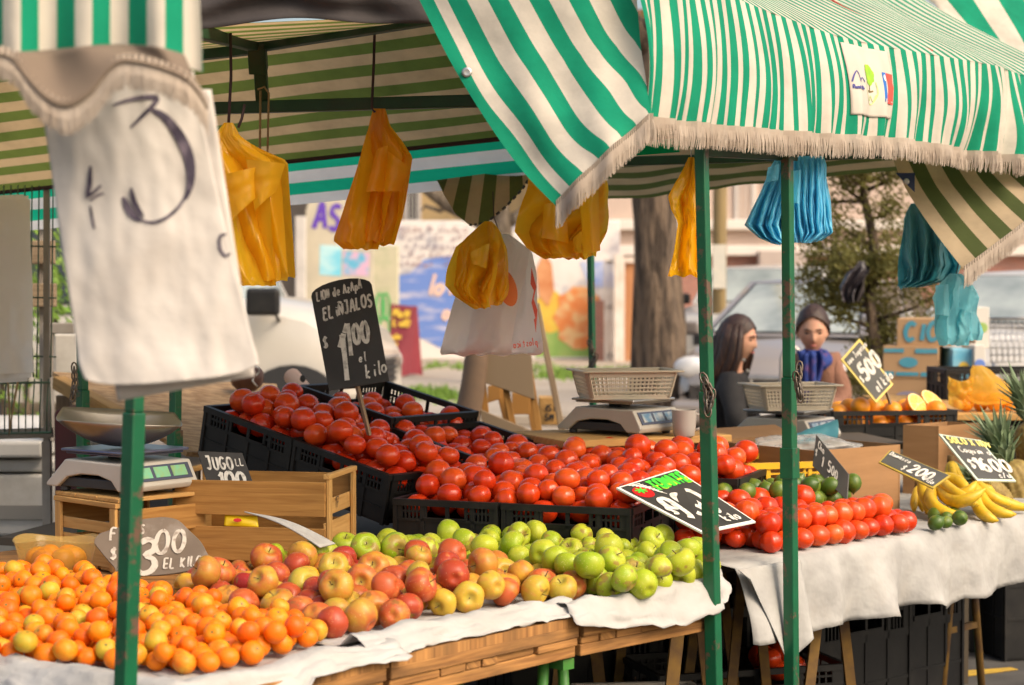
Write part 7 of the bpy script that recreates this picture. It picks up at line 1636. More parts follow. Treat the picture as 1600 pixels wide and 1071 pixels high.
m_gold = mat('gold_paint', (.50, .38, .06), .6, (.42, .30, .05), scale=9); m_yelchalk = mat('chalk_yellow', (.85, .75, .22), .8)
sign('price_sign', 'grey slate sign with a gold border lettered 200 el kilo leaning above the bananas', [(1391, 703, 6.12), (1486, 743, 6.0), (1458, 763, 5.94), (1373, 722, 6.05)], m_slate, m_gold, [(m_white, [('Damasco', .05, .62, .26, .035, dict(ax=.6)), ('$', .36, .12, .30, .04), ('200', .46, .16, .56, .09, dict(ax=.72)), ('kilo', .76, .10, .26, .035, dict(ax=.7))])], inset=.025)
sign('price_sign', 'slate sign with a pale green border lettered solo x hoy 1600 beside the pineapple', [(1467, 678, 6.40), (1532, 688, 6.42), (1588, 752, 6.28), (1527, 751, 6.22)], m_slate, mat('border_palegreen', (.62, .72, .60), .6), [(m_yelchalk, [('SOLO X HOY', .08, .80, .14, .026, dict(ax=.74))]), (m_white, [('Coquimbo', .16, .60, .13, .02, dict(ax=.72)), ('$', .10, .25, .18, .03), ('1600', .22, .20, .30, .055, dict(ax=.78)), ('c/u', .62, .05, .12, .02)])], inset=.035)
sign('price_sign', 'tilted slate sign with a yellow border lettered 500 el kilo on the crate of oranges', [(1314, 562, 7.40), (1343, 529, 7.46), (1396, 601, 7.42), (1369, 630, 7.36)], m_slate, mat('border_yellow', (.75, .58, .14), .6), [(m_white, [('son Jugosas', .08, .82, .10, .022, dict(ax=.75)), ('$', .06, .42, .12, .026), ('500', .22, .40, .30, .07, dict(ax=.8)), ('el kilo', .30, .10, .16, .032, dict(ax=.8))])], inset=.04, stick=((1385, 612, 7.42), (1394, 640, 7.44), .012))
# ================================================================== fruit
def lathe_obj(name, prof, m, seg=28, fn=None, sub=0):
    b = MB(); b.lathe(prof, seg, None, 0, fn); o = b.build(name, m, smooth=True)
    # lathe builds at its own base; put the origin at local zero
    me = o.data; off = o.location.copy()
    for v in me.vertices: v.co += off
    o.location = (0, 0, 0); return o
def fruitmat(name, build):
    m = bpy.data.materials.new(name); m.use_nodes = True; nt = m.node_tree; L = nt.links.new; b = nt.nodes['Principled BSDF']
    tc = nd(nt, 'ShaderNodeTexCoord'); oi = nd(nt, 'ShaderNodeObjectInfo')
    def noise4(scale, detail=3, stretch=(1, 1, 1), mul=40.0):
        mp = nd(nt, 'ShaderNodeMapping'); mp.inputs['Scale'].default_value = stretch; L(tc.outputs['Object'], mp.inputs[0])
        n = nd(nt, 'ShaderNodeTexNoise', noise_dimensions='4D'); n.inputs['Scale'].default_value = scale; n.inputs['Detail'].default_value = detail
        a = nd(nt, 'ShaderNodeMath', operation='MULTIPLY'); a.inputs[1].default_value = mul; L(oi.outputs['Random'], a.inputs[0]); L(a.outputs[0], n.inputs['W']); L(mp.outputs[0], n.inputs['Vector']); return n.outputs['Fac']
    def rng(x, a, c, d=0, e=1):
        r = nd(nt, 'ShaderNodeMapRange'); r.inputs[1].default_value = a; r.inputs[2].default_value = c; r.inputs[3].default_value = d; r.inputs[4].default_value = e; L(x, r.inputs[0]); return r.outputs[0]
    def mix(f, x, y):
        q = nd(nt, 'ShaderNodeMix', data_type='RGBA')
        if isinstance(f, float): q.inputs[0].default_value = f
        else: L(f, q.inputs[0])
        for i, v in ((6, x), (7, y)):
            if isinstance(v, tuple): q.inputs[i].default_value = C4(v)
            else: L(v, q.inputs[i])
        return q.outputs[2]
    def rand(k):
        a = nd(nt, 'ShaderNodeMath', operation='MULTIPLY'); a.inputs[1].default_value = k; L(oi.outputs['Random'], a.inputs[0]); f = nd(nt, 'ShaderNodeMath', operation='FRACT'); L(a.outputs[0], f.inputs[0]); return f.outputs[0]
    def add(x, y, op='ADD'):
        a = nd(nt, 'ShaderNodeMath', operation=op); L(x, a.inputs[0])
        if isinstance(y, float): a.inputs[1].default_value = y
        else: L(y, a.inputs[1])
        return a.outputs[0]
    sp0 = nd(nt, 'ShaderNodeSeparateXYZ'); L(tc.outputs['Object'], sp0.inputs[0]); fl_ = nd(nt, 'ShaderNodeVectorMath', operation='MULTIPLY'); fl_.inputs[1].default_value = (1, 1, 0); L(tc.outputs['Object'], fl_.inputs[0]); ln_ = nd(nt, 'ShaderNodeVectorMath', operation='LENGTH'); L(fl_.outputs[0], ln_.inputs[0])
    up_ = nd(nt, 'ShaderNodeMath', operation='LESS_THAN'); L(sp0.outputs[2], up_.inputs[0]); up_.inputs[1].default_value = 0.0; sp = nd(nt, 'ShaderNodeMath', operation='ADD'); L(ln_.outputs['Value'], sp.inputs[0]); L(up_.outputs[0], sp.inputs[1])
    def bump(h, s, d):
        q = nd(nt, 'ShaderNodeBump'); q.inputs['Strength'].default_value = s; q.inputs['Distance'].default_value = d; L(h, q.inputs['Height']); L(q.outputs[0], b.inputs['Normal'])
    build(b, L, noise4, rng, mix, rand, add, sp, bump); return m
def fm_mandarin(b, L, noise4, rng, mix, rand, add, sp, bump):
    c = mix(rng(rand(13.7), 0, 1), (.78, .19, .003), (.70, .105, .002)); c = mix(rng(rand(29.1), .72, 1), c, (.76, .27, .006)); c = mix(rng(add(noise4(28), rand(51.3)), 1.18, 1.5), c, (.50, .36, .03))
    c = mix(rng(noise4(240, 2), .66, .72), c, (.72, .20, .01)); c = mix(rng(sp.outputs[0], .0042, .003), c, (.16, .14, .03)); L(c, b.inputs['Base Color'])
    b.inputs['Roughness'].default_value = .40; b.inputs['Specular IOR Level'].default_value = .3; bump(noise4(420, 2), .5, .0012); b.inputs['Subsurface Weight'].default_value = .12; b.inputs['Subsurface Radius'].default_value = (.01, .004, .001)
def fm_tomato(b, L, noise4, rng, mix, rand, add, sp, bump):
    c = mix(rng(rand(17.3), 0, 1), (.52, .028, .005), (.60, .056, .007)); c = mix(rng(add(noise4(14), rand(71.3)), 1.1, 1.6, 0, .7), c, (.74, .13, .02)); c = mix(rng(sp.outputs[0], .016, .003, 0, .8), c, (.60, .10, .02)); c = mix(rng(noise4(420, 2), .70, .76, 0, .5), c, (.75, .25, .08))
    L(c, b.inputs['Base Color']); b.inputs['Roughness'].default_value = .22; b.inputs['Specular IOR Level'].default_value = .38; b.inputs['Subsurface Weight'].default_value = .05; b.inputs['Subsurface Radius'].default_value = (.012, .003, .002); bump(noise4(34, 2), .10, .004)
def fm_apple(b, L, noise4, rng, mix, rand, add, sp, bump):
    st = noise4(60, 4, (1, 1, .10)); pat = noise4(16, 3, (1, 1, .8)); s = add(pat, add(add(rand(9.7), .8, 'MULTIPLY'), -.40, 'ADD'), 'ADD')
    k = add(add(s, add(st, .6, 'MULTIPLY'), 'ADD'), -.30, 'ADD'); base = mix(rng(rand(37.9), 0, 1), (.58, .33, .03), (.42, .33, .04))
    red = mix(rng(rand(23.1), 0, 1), (.34, .04, .018), (.46, .10, .028)); red = mix(rng(rand(61.1), .78, .85, 0, .8), red, (.30, .018, .02)); c = mix(rng(k, .12, .60), base, red); c = mix(rng(st, .56, .72, 0, .45), c, (.66, .30, .09))
    c = mix(rng(noise4(300, 1), .70, .74, 0, .6), c, (.74, .58, .32)); c = mix(rng(sp.outputs[0], .015, .006, 0, .7), c, (.46, .40, .08)); c = mix(rng(add(noise4(40, 4), add(rand(41), .25, 'MULTIPLY'), 'ADD'), .82, .88, 0, .8), c, (.22, .11, .03))
    L(c, b.inputs['Base Color']); b.inputs['Roughness'].default_value = .36; b.inputs['Specular IOR Level'].default_value = .3; bump(noise4(24, 2), .12, .004)
def fm_green(b, L, noise4, rng, mix, rand, add, sp, bump):
    c = mix(rng(rand(19.3), 0, 1), (.25, .36, .012), (.40, .44, .025)); c = mix(rng(noise4(18), .45, .68, 0, .8), c, (.46, .45, .04)); c = mix(rng(noise4(320, 1), .66, .70, 0, .7), c, (.66, .66, .25)); c = mix(rng(sp.outputs[0], .012, .005, 0, .8), c, (.26, .24, .05))
    c = mix(rng(add(noise4(30, 5), add(rand(47), .30, 'MULTIPLY'), 'ADD'), .78, .84, 0, .85), c, (.30, .19, .05)); L(c, b.inputs['Base Color']); b.inputs['Roughness'].default_value = .36; b.inputs['Specular IOR Level'].default_value = .3; bump(noise4(24, 2), .12, .004)
def fm_lime(b, L, noise4, rng, mix, rand, add, sp, bump):
    c = mix(rng(rand(19.3), 0, 1), (.045, .10, .010), (.11, .17, .015)); c = mix(rng(noise4(22), .5, .7), c, (.22, .26, .03)); L(c, b.inputs['Base Color']); b.inputs['Roughness'].default_value = .42; bump(noise4(300, 2), .3, .001)
def fm_orange(b, L, noise4, rng, mix, rand, add, sp, bump):
    c = mix(rng(rand(13.7), 0, 1), (.86, .38, .015), (.84, .26, .008)); L(c, b.inputs['Base Color']); b.inputs['Roughness'].default_value = .42; bump(noise4(300, 2), .4, .0015)
m_mand = fruitmat('mandarin_skin', fm_mandarin); m_tom = fruitmat('tomato_skin', fm_tomato); m_app = fruitmat('red_apple_skin', fm_apple); m_gap = fruitmat('green_apple_skin', fm_green); m_lime = fruitmat('lime_skin', fm_lime); m_orng = fruitmat('orange_skin', fm_orange)
m_stem = mat('stem_brown', (.10, .055, .025), .8)
SEG = 28
def sph(r, fz=1.0, dimple=0, n=18):
    return [(max(1e-4, r * math.sin(PI * i / n)), (-r * math.cos(PI * i / n) * fz) - dimple * r * math.exp(-((PI - PI * i / n) / .28) ** 2)) for i in range(n + 1)]
def appleprof(r, n=26):
    out = []
    for i in range(n + 1):
        ph = PI * i / n; rr = r * max(0, math.sin(ph)) ** .92 * (1 + .05 * math.cos(ph - .0) * -1); z = -r * .90 * math.cos(ph)
        z += -.34 * r * math.exp(-((PI - ph) / .33) ** 2) + .20 * r * math.exp(-(ph / .28) ** 2); rr *= 1 + .06 * math.exp(-((ph - 2.0) / .5) ** 2); out.append((max(1e-4, rr), z))
    return out
def lob(k, n, ph=0): return lambda v, a: Vector((v.x * (1 + k * math.cos(n * a + ph)), v.y * (1 + k * math.cos(n * a + ph)), v.z))
hidden = []
P_mand = [lathe_obj('mandarin', sph(.027, .88 + .05 * i, .10), m_mand, 24, lob(.012 + .01 * i, 5 - i)) for i in range(2)]
P_tom = [lathe_obj('tomato', sph(.039, .84 + .06 * i, .14), m_tom, 32, lob(.012 + .014 * i, 5 + i, i)) for i in range(3)]
P_app = [lathe_obj('apple', appleprof(.039), m_app, 30, lob(.014 + .012 * i, 5)) for i in range(2)]
P_gap = [lathe_obj('green_apple', appleprof(.0375), m_gap, 30, lob(.012 + .012 * i, 5)) for i in range(2)]
P_lime = [lathe_obj('lime', [(r, z * 1.12 + (.004 if i == 18 else 0)) for i, (r, z) in enumerate(sph(.027, 1.0, -.12))], m_lime, 22)]
P_or = [lathe_obj('orange', sph(.039, .96, .06), m_orng, 26)]
for pr, h in [(q, .039) for q in P_app] + [(q, .0375) for q in P_gap]:
    b = MB(); b.tube([Vector((0, 0, h * .52)), Vector((.001, .001, h * .74)), Vector((.004, .002, h * .98))], [.0012, .0012, .0016], 6); b.build('stem', m_stem, pr, smooth=True)
PROTO = {k: [kids(p) for p in v] for k, v in [('m', P_mand), ('t', P_tom), ('a', P_app), ('g', P_gap), ('l', P_lime), ('o', P_or)]}
PL = {'m': P_mand, 't': P_tom, 'a': P_app, 'g': P_gap, 'l': P_lime, 'o': P_or}; RAD = {'m': .027, 't': .039, 'a': .039, 'g': .0375, 'l': .027, 'o': .039}
used = {k: 0 for k in PL}; CATS = {'m': 'mandarin', 't': 'tomato', 'a': 'apple', 'g': 'apple', 'l': 'lime', 'o': 'orange'}
def put(k, pos, label, group, s=1.0, up=None, tilt=1.0):
    i = rnd.randrange(len(PL[k])); 
    if up == 'flat': rot = (rnd.gauss(0, .16) + (PI if rnd.random() < .7 else 0), rnd.gauss(0, .16), rnd.uniform(0, 2 * PI))
    elif up == 'any': rot = (rnd.uniform(0, 2 * PI), rnd.gauss(0, .9), rnd.uniform(0, 2 * PI))
    else: rot = (rnd.gauss(0, .8), rnd.gauss(0, .8), rnd.uniform(0, 2 * PI))
    p = PL[k][i]
    if used[k] <= i and i == used[k]:
        used[k] += 1; p.location = pos; p.rotation_euler = rot; p.scale = (s, s, s); return tag(p, label, CATS[k], group)
    o = dup(p, pos, rot, label, group, (s, s, s), PROTO[k][i]); o['category'] = CATS[k]; return o
def inpoly(p, poly):
    c = False; j = len(poly) - 1
    for i in range(len(poly)):
        if ((poly[i].y > p[1]) != (poly[j].y > p[1])) and p[0] < (poly[j].x - poly[i].x) * (p[1] - poly[i].y) / (poly[j].y - poly[i].y) + poly[i].x: c = not c
        j = i
    return c
OCC = np.zeros((0, 4))
def heap(k, poly, n, support, label, group, srange=(.92, 1.08), up=None, cand=160, seed=1, squash=1.0, bias=None, nst=0, stlab=None):
    """drop n fruits one after the other into the lowest free place of the heap"""
    global OCC
    stf = MB()
    rs = np.random.RandomState(seed); xs = [p.x for p in poly]; ys = [p.y for p in poly]; made = []
    r0 = RAD[k]
    for it in range(n + nst):
        s = rs.uniform(*srange); r = r0 * s; C_ = []
        while len(C_) < cand:
            q = rs.uniform((min(xs), min(ys)), (max(xs), max(ys)), (cand * 2, 2))
            C_ += [(a, c) for a, c in q if inpoly((a, c), poly)]
        C_ = np.array(C_[:cand]); best = None
        def rest(Q_):
            h = np.array([support(a, c) for a, c in Q_]) + r * squash
            if len(OCC):
                d2 = ((Q_[:, None, :] - OCC[None, :, :2]) ** 2).sum(2); R_ = (r + OCC[None, :, 3]) * .965; t = R_ ** 2 - d2
                hz = np.where(t > 0, OCC[None, :, 2] + np.sqrt(np.maximum(t, 0)) * squash, -9); h = np.maximum(h, hz.max(1))
            return h
        h = rest(C_); sc = h - np.array([support(a, c) for a, c in C_]) + (np.array([bias(a, c) for a, c in C_]) if bias else 0); j = int(np.argmin(sc)); q = C_[j]; hq = h[j]; sq = sc[j]
        for step in (.012, .006, .003):
            Q_ = q + rs.uniform(-step, step, (24, 2)); Q_ = np.array([z_ for z_ in Q_ if inpoly(z_, poly)] or [q]); h2 = rest(Q_); s2 = h2 - np.array([support(a, c) for a, c in Q_]) + (np.array([bias(a, c) for a, c in Q_]) if bias else 0); j2 = int(np.argmin(s2))
            if s2[j2] < sq: q, hq, sq = Q_[j2], h2[j2], s2[j2]
        OCC = np.vstack([OCC, [q[0], q[1], hq, r]]); 
        if it < nst:
            me = PL[k][it % len(PL[k])].data; M = Matrix.Translation((q[0], q[1], hq)) @ Matrix.Rotation(rs.uniform(0, 6), 4, 'Z') @ Matrix.Rotation(PI * (it % 2) + rs.normal(0, .3), 4, 'X') @ Matrix.Scale(s, 4); stf.add([M @ v.co for v in me.vertices], [tuple(p.vertices) for p in me.polygons])
        else: put(k, (q[0], q[1], hq), label, group, s, up); made.append((q[0], q[1], hq))
    if nst: o = stf.build('buried_' + CATS[k] + '_layer', PL[k][0].data.materials[0], smooth=True); tag(o, stlab, CATS[k], None, 'stuff')
    return made
GP = lambda *pts: [G(x, y, z) for x, y, z in pts]
base = TZ + .009
# mandarins: heap sloping up away from the front
pm = GP((-90, 1040, base), (150, 1046, base), (300, 1058, base), (420, 1036, base), (505, 1010, base), (420, 975, base + .02), (350, 945, base + .05), (235, 912, base + .06), (160, 902, base + .06), (0, 880, base + .065), (-120, 880, base + .065))
hv = lambda x, y: base + .022 * max(0, min(1, ((y - 3.72) + .12 * (x + .9)) / .75))
heap('m', pm, 300, hv, 'small orange mandarin in the heap on the left front table', 'mandarins heaped on the left front table', (.74, .93), None, seed=3, nst=70, stlab='lower layer of mandarins buried in the left heap')
pa = GP((515, 1000, base), (600, 990, base), (690, 966, base), (800, 951, base), (896, 943, base), (905, 912, base + .02), (830, 890, base + .05), (740, 880, base + .05), (640, 880, base + .05), (540, 880, base + .05), (455, 880, base + .05), (350, 882, base + .06), (290, 900, base + .06), (380, 935, base + .05), (450, 965, base + .02))
ha = lambda x, y: base
heap('a', pa, 112, ha, 'mottled red and yellow apple in the heap at the middle of the front table', 'red and yellow apples heaped on the front table', (.80, 1.0), 'any', seed=5)
pg = GP((908, 938, base), (985, 946, base), (1060, 930, base), (1108, 910, base), (1092, 875, base + .03), (1000, 855, base + .04), (880, 848, base + .05), (760, 842, base + .05), (640, 845, base + .05), (560, 862, base + .05), (440, 872, base + .05), (420, 885, base + .05), (560, 880, base + .05), (740, 878, base + .05), (840, 890, base + .045))
hg = lambda x, y: base + .004
heap('g', pg, 132, hg, 'pale green apple in the heap in front of the black crates', 'green apples heaped on the front table', (.78, .98), 'any', seed=8)
# tomatoes in the black crates
NL = eN; rimp = RA
def hplane(x, y): return rimp.z - (NL.x * (x - rimp.x) + NL.y * (y - rimp.y)) / NL.z
def ht(x, y):
    a = hplane(x, y) - .085; f = fz - .075 + .045 * max(0, min(1.3, (y - 5.3) / .6))
    return max(a, f) if x < .3 else f
inset_ = lambda p, q, t: p.lerp(q, t)
QA = [RA + eL_ * .04 + eU * .05, RA + eL_ * (2 * LL - .02) + eU * .05, RA + eL_ * (2 * LL - .02) + eU * .33, RA + eL_ * .04 + eU * .33]
heap('t', QA, 47, lambda x, y: hplane(x, y) - .066, 'ripe red tomato in the tilted crates behind the pine box', 'tomatoes in the tilted black crates', (.82, 1.02), 'flat', seed=11, nst=44, stlab='lower layer of tomatoes in the tilted crates')
QC = [RC + eL_ * .06 + eU * .05, RC + eL_ * (2 * LL) + eU * .05, RC + eL_ * (2 * LL) + eU * .36, RC + eL_ * .06 + eU * .36]
heap('t', QC, 36, lambda x, y: hplane(x, y) - .062, 'dark red tomato in the shaded rear crates behind the slate sign', 'tomatoes in the shaded rear crates', (.78, .95), 'flat', seed=12, nst=36, stlab='lower layer of tomatoes in the shaded rear crates')
QF = [D0 + exF * .045 + eyF * .05, D0 + exF * .66 + eyF * .05, D0 + exF * .69 + eyF * .40, D0 + exF * .72 + eyF * .80, D0 + exF * .30 + eyF * .86, D0 + exF * .02 + eyF * .80, D0 + exF * .02 + eyF * .4]
heap('t', QF, 92, lambda x, y: fz - .066 + .045 * max(0, min(1.2, ((y - D0.y) + .39 * (x - D0.x)) / .8)), 'ripe red tomato heaped in the front crates below the central scale', 'tomatoes in the front black crates', (.78, 1.0), 'flat', seed=14, nst=84, stlab='lower layer of tomatoes in the front crates')
QG = [F0 - exF * .62 - eyF * .04, F0 - exF * .045 - eyF * .05, F0 - exF * .045 + eyF * .24, F0 - exF * .40 + eyF * .26]
heap('t', QG, 24, lambda x, y: TZ + .095, 'ripe red tomato in the crate between the mug and the yellow crate', 'tomatoes in the crate beside the yellow crate', (.82, 1.02), 'flat', seed=15, nst=16, stlab='lower layer of tomatoes in the crate beside the yellow crate')
# tomatoes on the white cloth: loose at the near end, in neat rows further along
cl = TZ + .007
a_, c_ = G(1222, 868, cl), G(1446, 832, cl); dd = (c_ - a_); PT = .0655; nrow = int(dd.length / PT); dd = dd.normalized(); vv_ = Vector((-dd.y, dd.x, 0))
lab = 'ripe red tomato in the neat rows along the edge of the white cloth'; grp = 'tomatoes lined up on the white cloth'
for lay in range(2):
    for j in range(4 - 2 * lay):
        for i in range(nrow + 1 - lay):
            if lay == 2 and not (rnd.random() < .55 and j < 2): continue
            if lay == 1 and j == 0 and rnd.random() < .25: continue
            p = a_ + dd * ((i + .5 * lay) * PT + (.5 * PT if j % 2 else 0) + rnd.gauss(0, .004)) + vv_ * (.034 + j * .062 + lay * .034 + rnd.gauss(0, .003)) + Z * (.0325 + lay * .047)
            s = rnd.uniform(.80, .98); p += Vector((rnd.gauss(0, .002), rnd.gauss(0, .002), 0)); OCC = np.vstack([OCC, [p.x, p.y, p.z, .0365]]); put('t', p, lab, grp, s, 'flat')
pt_ = GP((972, 856, cl), (1100, 862, cl), (1150, 862, cl), (1208, 866, cl), (1260, 838, cl), (1230, 826, cl), (1160, 828, cl), (1080, 828, cl), (985, 832, cl))
heap('t', pt_, 27, lambda x, y: cl, 'ripe red tomato piled round the tomato price board at the near end of the cloth', 'tomatoes piled round the price board', (.78, 1.06), 'flat', seed=16, nst=8, stlab='lower layer of tomatoes round the price board')
LD = dd.length if False else (c_ - a_).length; pl_ = [a_ + dd * .13 + vv_ * .25, a_ + dd * (LD - .02) + vv_ * .25, a_ + dd * (LD - .02) + vv_ * .37, a_ + dd * .13 + vv_ * .37]
ltr = MB(); ltr.prism([(p.x, p.y) for p in pl_], .060, Matrix.Translation((0, 0, cl + .062))); o = ltr.build('cardboard_tray', m_card, bev=.003); tag(o, 'low cardboard tray under the limes', 'tray')
heap('l', pl_, 30, lambda x, y: cl + .066, 'dark green lime behind the tomato rows', 'limes behind the tomato rows', (.85, 1.1), 'any', seed=18)
heap('l', GP((1452, 832, cl), (1500, 822, cl), (1500, 808, cl), (1455, 814, cl)), 7, lambda x, y: cl, 'green lime between the tomato rows and the bananas', 'limes beside the bananas', (.68, .9), 'any', seed=19)
# spare tomatoes under the table
d1_, d2_ = dirs(.30); t0 = Vector((T0.x, T0.y, 0)); heap('t', [t0 + d1_ * .05 + d2_ * .05, t0 + d1_ * .57 + d2_ * .05, t0 + d1_ * .57 + d2_ * .29, t0 + d1_ * .05 + d2_ * .29], 8, lambda x, y: .30, 'red tomato in the low crate in shade under the table', 'spare tomatoes under the table', (.95, 1.1), 'flat', seed=21)
# oranges in the right crate
oo_ = Vector((O0.x, O0.y, 0)); heap('o', [oo_ + o1 * .05 + o2 * .05, oo_ + o1 * .45 + o2 * .05, oo_ + o1 * .45 + o2 * .25, oo_ + o1 * .05 + o2 * .25], 26, lambda x, y: O0.z + .012, 'orange in the black crate under the yellow bordered price board', 'oranges in the right black crate', (.95, 1.2), None, seed=22)
m_flesh = mat('orange_flesh', (.90, .45, .05), .3, (.95, .55, .12), scale=60, spec=.6); m_pith = mat('orange_pith', (.90, .68, .30), .6)
def half_orange(label, c, nrm, r):
    n = Vector(nrm).normalized(); x = n.orthogonal().normalized(); y = n.cross(x); t = empty('orange_half', c, label, 'orange half'); M = basis(c, x, y, n)
    b = MB(); b.lathe([(max(1e-4, r * math.sin(PI / 2 * i / 10)), -r * math.cos(PI / 2 * i / 10)) for i in range(11)], 24, M); b.build('peel', m_orng, t, smooth=True)
    b = MB(); b.lathe([(r * .99, .0002), (r * .9, .0012), (.001, .0012)], 24, M); b.build('pith', m_pith, t)
    b = MB()
    for k in range(9): a0 = k * 2 * PI / 9 + .05; a1 = (k + 1) * 2 * PI / 9 - .05; b.prism([(.12 * r * math.cos((a0 + a1) / 2), .12 * r * math.sin((a0 + a1) / 2))] + [(.84 * r * math.cos(lerp(a0, a1, i / 4)), .84 * r * math.sin(lerp(a0, a1, i / 4))) for i in range(5)], .0008, M @ Matrix.Translation((0, 0, .0024)))
    b.build('segments', m_flesh, t)
zo = O0.z + .135
half_orange('cut orange half leaning left in the crate of oranges', W(1434, 632, 7.45), (.55, -.62, .56), .05); half_orange('cut orange half standing right in the crate of oranges', W(1458, 626, 7.52), (.5, -.5, .70), .055); half_orange('cut orange wedge low at the right end of the orange crate', W(1442, 662, 7.50), (.4, -.8, .3), .035)
# ================================================================== bananas
m_ban = mat('banana_skin', (.68, .42, .015), .45, (.55, .36, .02), scale=9, dirt=(.16, .09, .02), dscale=26, damt=.55); m_bant = mat('banana_tip', (.12, .07, .02), .8)
def banana(par, p0, mid, p1, r):
    pts = []; n = 12; p0, mid, p1 = Vector(p0), Vector(mid), Vector(p1)
    for i in range(n + 1): t = i / n; pts.append(p0 * (1 - t) ** 2 + mid * 2 * t * (1 - t) + p1 * t * t)
    rs = [r * (.34 if i == 0 else min(1, .42 + .9 * math.sin(PI * min(i / n, 1) ** .8))) * (1 if i < n else .3) for i in range(n + 1)]
    b = MB(); b.tube(pts, rs, 10); o = b.build('banana', m_ban, par, smooth=True, auto=1.2); return pts[-1], pts[-2]
def bunch(label, crown, ends):
    t = empty('banana_bunch', crown, label, 'bananas')
    for (mid, e, r) in ends: banana(t, crown, mid, e, r)
    b = MB(); b.tube([crown + Vector((0, 0, .022)), crown, crown + Vector((0, 0, -.012))], [.012, .014, .012], 8); b.build('stalk', m_bant, t, smooth=True)
X_ = lambda px, py, d: P(px, py, d)
bunch('upright bunch of yellow bananas in front of the pineapple sign', X_(1466, 748, 6.22), [(X_(1418, 752, 6.16), X_(1470, 808, 6.06), .021), (X_(1428, 800, 6.0), X_(1506, 806, 5.97), .021), (X_(1478, 812, 5.94), X_(1540, 764, 6.0), .021), (X_(1500, 796, 6.0), X_(1526, 752, 6.06), .019), (X_(1486, 772, 5.99), X_(1530, 790, 6.0), .02), (X_(1448, 770, 6.25), X_(1450, 806, 6.18), .019), (X_(1500, 740, 6.2), X_(1516, 776, 6.12), .018)])
bunch('bunch of yellow bananas lying to the right along the cloth', X_(1524, 752, 6.26), [(X_(1534, 806, 6.1), X_(1588, 804, 6.1), .020), (X_(1552, 790, 6.2), X_(1610, 794, 6.25), .020), (X_(1516, 806, 6.04), X_(1560, 814, 6.04), .020), (X_(1556, 764, 6.3), X_(1548, 800, 6.2), .019), (X_(1540, 776, 6.16), X_(1580, 790, 6.2), .018)])
bunch('small bunch of bananas standing behind the others', X_(1486, 722, 6.55), [(X_(1480, 745, 6.5), X_(1484, 780, 6.45), .016), (X_(1494, 740, 6.5), X_(1512, 772, 6.45), .016), (X_(1488, 745, 6.48), X_(1498, 776, 6.42), .016)])
bunch('small banana tips between the cardboard box and the main bunch', X_(1435, 762, 6.35), [(X_(1428, 775, 6.3), X_(1428, 800, 6.25), .014), (X_(1438, 775, 6.3), X_(1442, 800, 6.25), .014)])
# ================================================================== pineapples
m_pine = mat('pineapple_rind', (.20, .13, .035), .7, (.30, .22, .06), scale=60); m_pleaf = mat('pineapple_leaf', (.16, .24, .11), .55, (.25, .33, .20), scale=12, transl=.15)
def pineapple(label, c, axis, s=1.0):
    n = Vector(axis).normalized(); x = n.orthogonal().normalized(); y = n.cross(x); M = basis(c, x, y, n); t = empty('pineapple', c, label, 'pineapple')
    prof = [(.002, -.09), (.035, -.085), (.052, -.06), (.058, -.01), (.055, .04), (.042, .075), (.018, .09), (.002, .092)]
    pf, _ = pline([(r, z, 0) for r, z in prof]); pr = [(max(1e-4, pf(i / 40).x) * s, pf(i / 40).y * s) for i in range(41)]
    def knob(v, a):
        k = .5 + .5 * math.cos(8 * a + v.z / s * 160) * math.cos(8 * a - v.z / s * 160); return Vector((v.x * (1 + .13 * k), v.y * (1 + .13 * k), v.z))
    b = MB(); b.lathe(pr, 72, M, 0, knob); b.build('fruit', m_pine, t, smooth=True)
    b = MB()
    for k in range(46):
        a = k * 2.4; h = k / 46; out = lerp(1.25, .12, h); L = lerp(.06, .13, min(1, h * 1.7)) * s * rnd.uniform(.85, 1.1); d = Vector((math.cos(a), math.sin(a), 0)); w_ = .011 * s
        p0 = Vector((0, 0, .085 + .03 * h)) * s + d * .012 * s; p1 = p0 + (d * out * .5 + Vector((0, 0, 1))).normalized() * L * .6; p2 = p1 + (d * out * 1.1 + Vector((0, 0, .8))).normalized() * L * .5; sd = Vector((-d.y, d.x, 0))
        b.add([M @ v for v in (p0 - sd * w_, p0 + sd * w_, p1 + sd * w_ * .8, p1 - sd * w_ * .8, p2)] + [M @ (p0 - d * .004 * s), M @ (p1 - d * .004 * s)], [(0, 5, 6, 3), (5, 1, 2, 6), (3, 6, 4), (6, 2, 4)])
    b.build('leaf_crown', m_pleaf, t, solid=.0012)
pineapple('pineapple lying at the right edge with its grey green crown upward', P(1590, 770, 6.75), (-.35, -.1, .9), 1.3); pineapple('pineapple at the right edge behind the solo x hoy sign', P(1622, 705, 6.85), (-.25, .0, .95), 1.25); pineapple('small pineapple low behind the slate sign with pale leaves', P(1552, 778, 6.62), (-.6, -.5, .55), .9)
# ================================================================== small things
yb = empty('bag_of_oranges', P(1535, 637, 7.95), 'yellow plastic bag of oranges knotted on the plank top', 'bag')
b = MB()
def ybf(a, t):
    th = a * 2 * PI; k = 1 + .22 * nz(math.cos(th) * 2, math.sin(th) * 2, t * 3) + .10 * nz(math.cos(th) * 6, math.sin(th) * 6, t * 7)
    prof = [(0, .02), (.16, 1.0), (.35, 1.08), (.55, .78), (.75, .42), (.9, .30), (1, .16)]; i = 0
    while i < 5 and t > prof[i + 1][0]: i += 1
    w_ = lerp(prof[i][1], prof[i + 1][1], (t - prof[i][0]) / (prof[i + 1][0] - prof[i][0])); lean = -.03 * t ** 2
    return Vector((q0.x, 0, 0)) * 0 + P(1548, 638, 7.95) + Vector((math.cos(th) * .115 * w_ * k + lean - (.045 * max(0, t - .4)), math.sin(th) * .08 * w_ * k, .004 + .165 * t * (1 + .05 * k)))
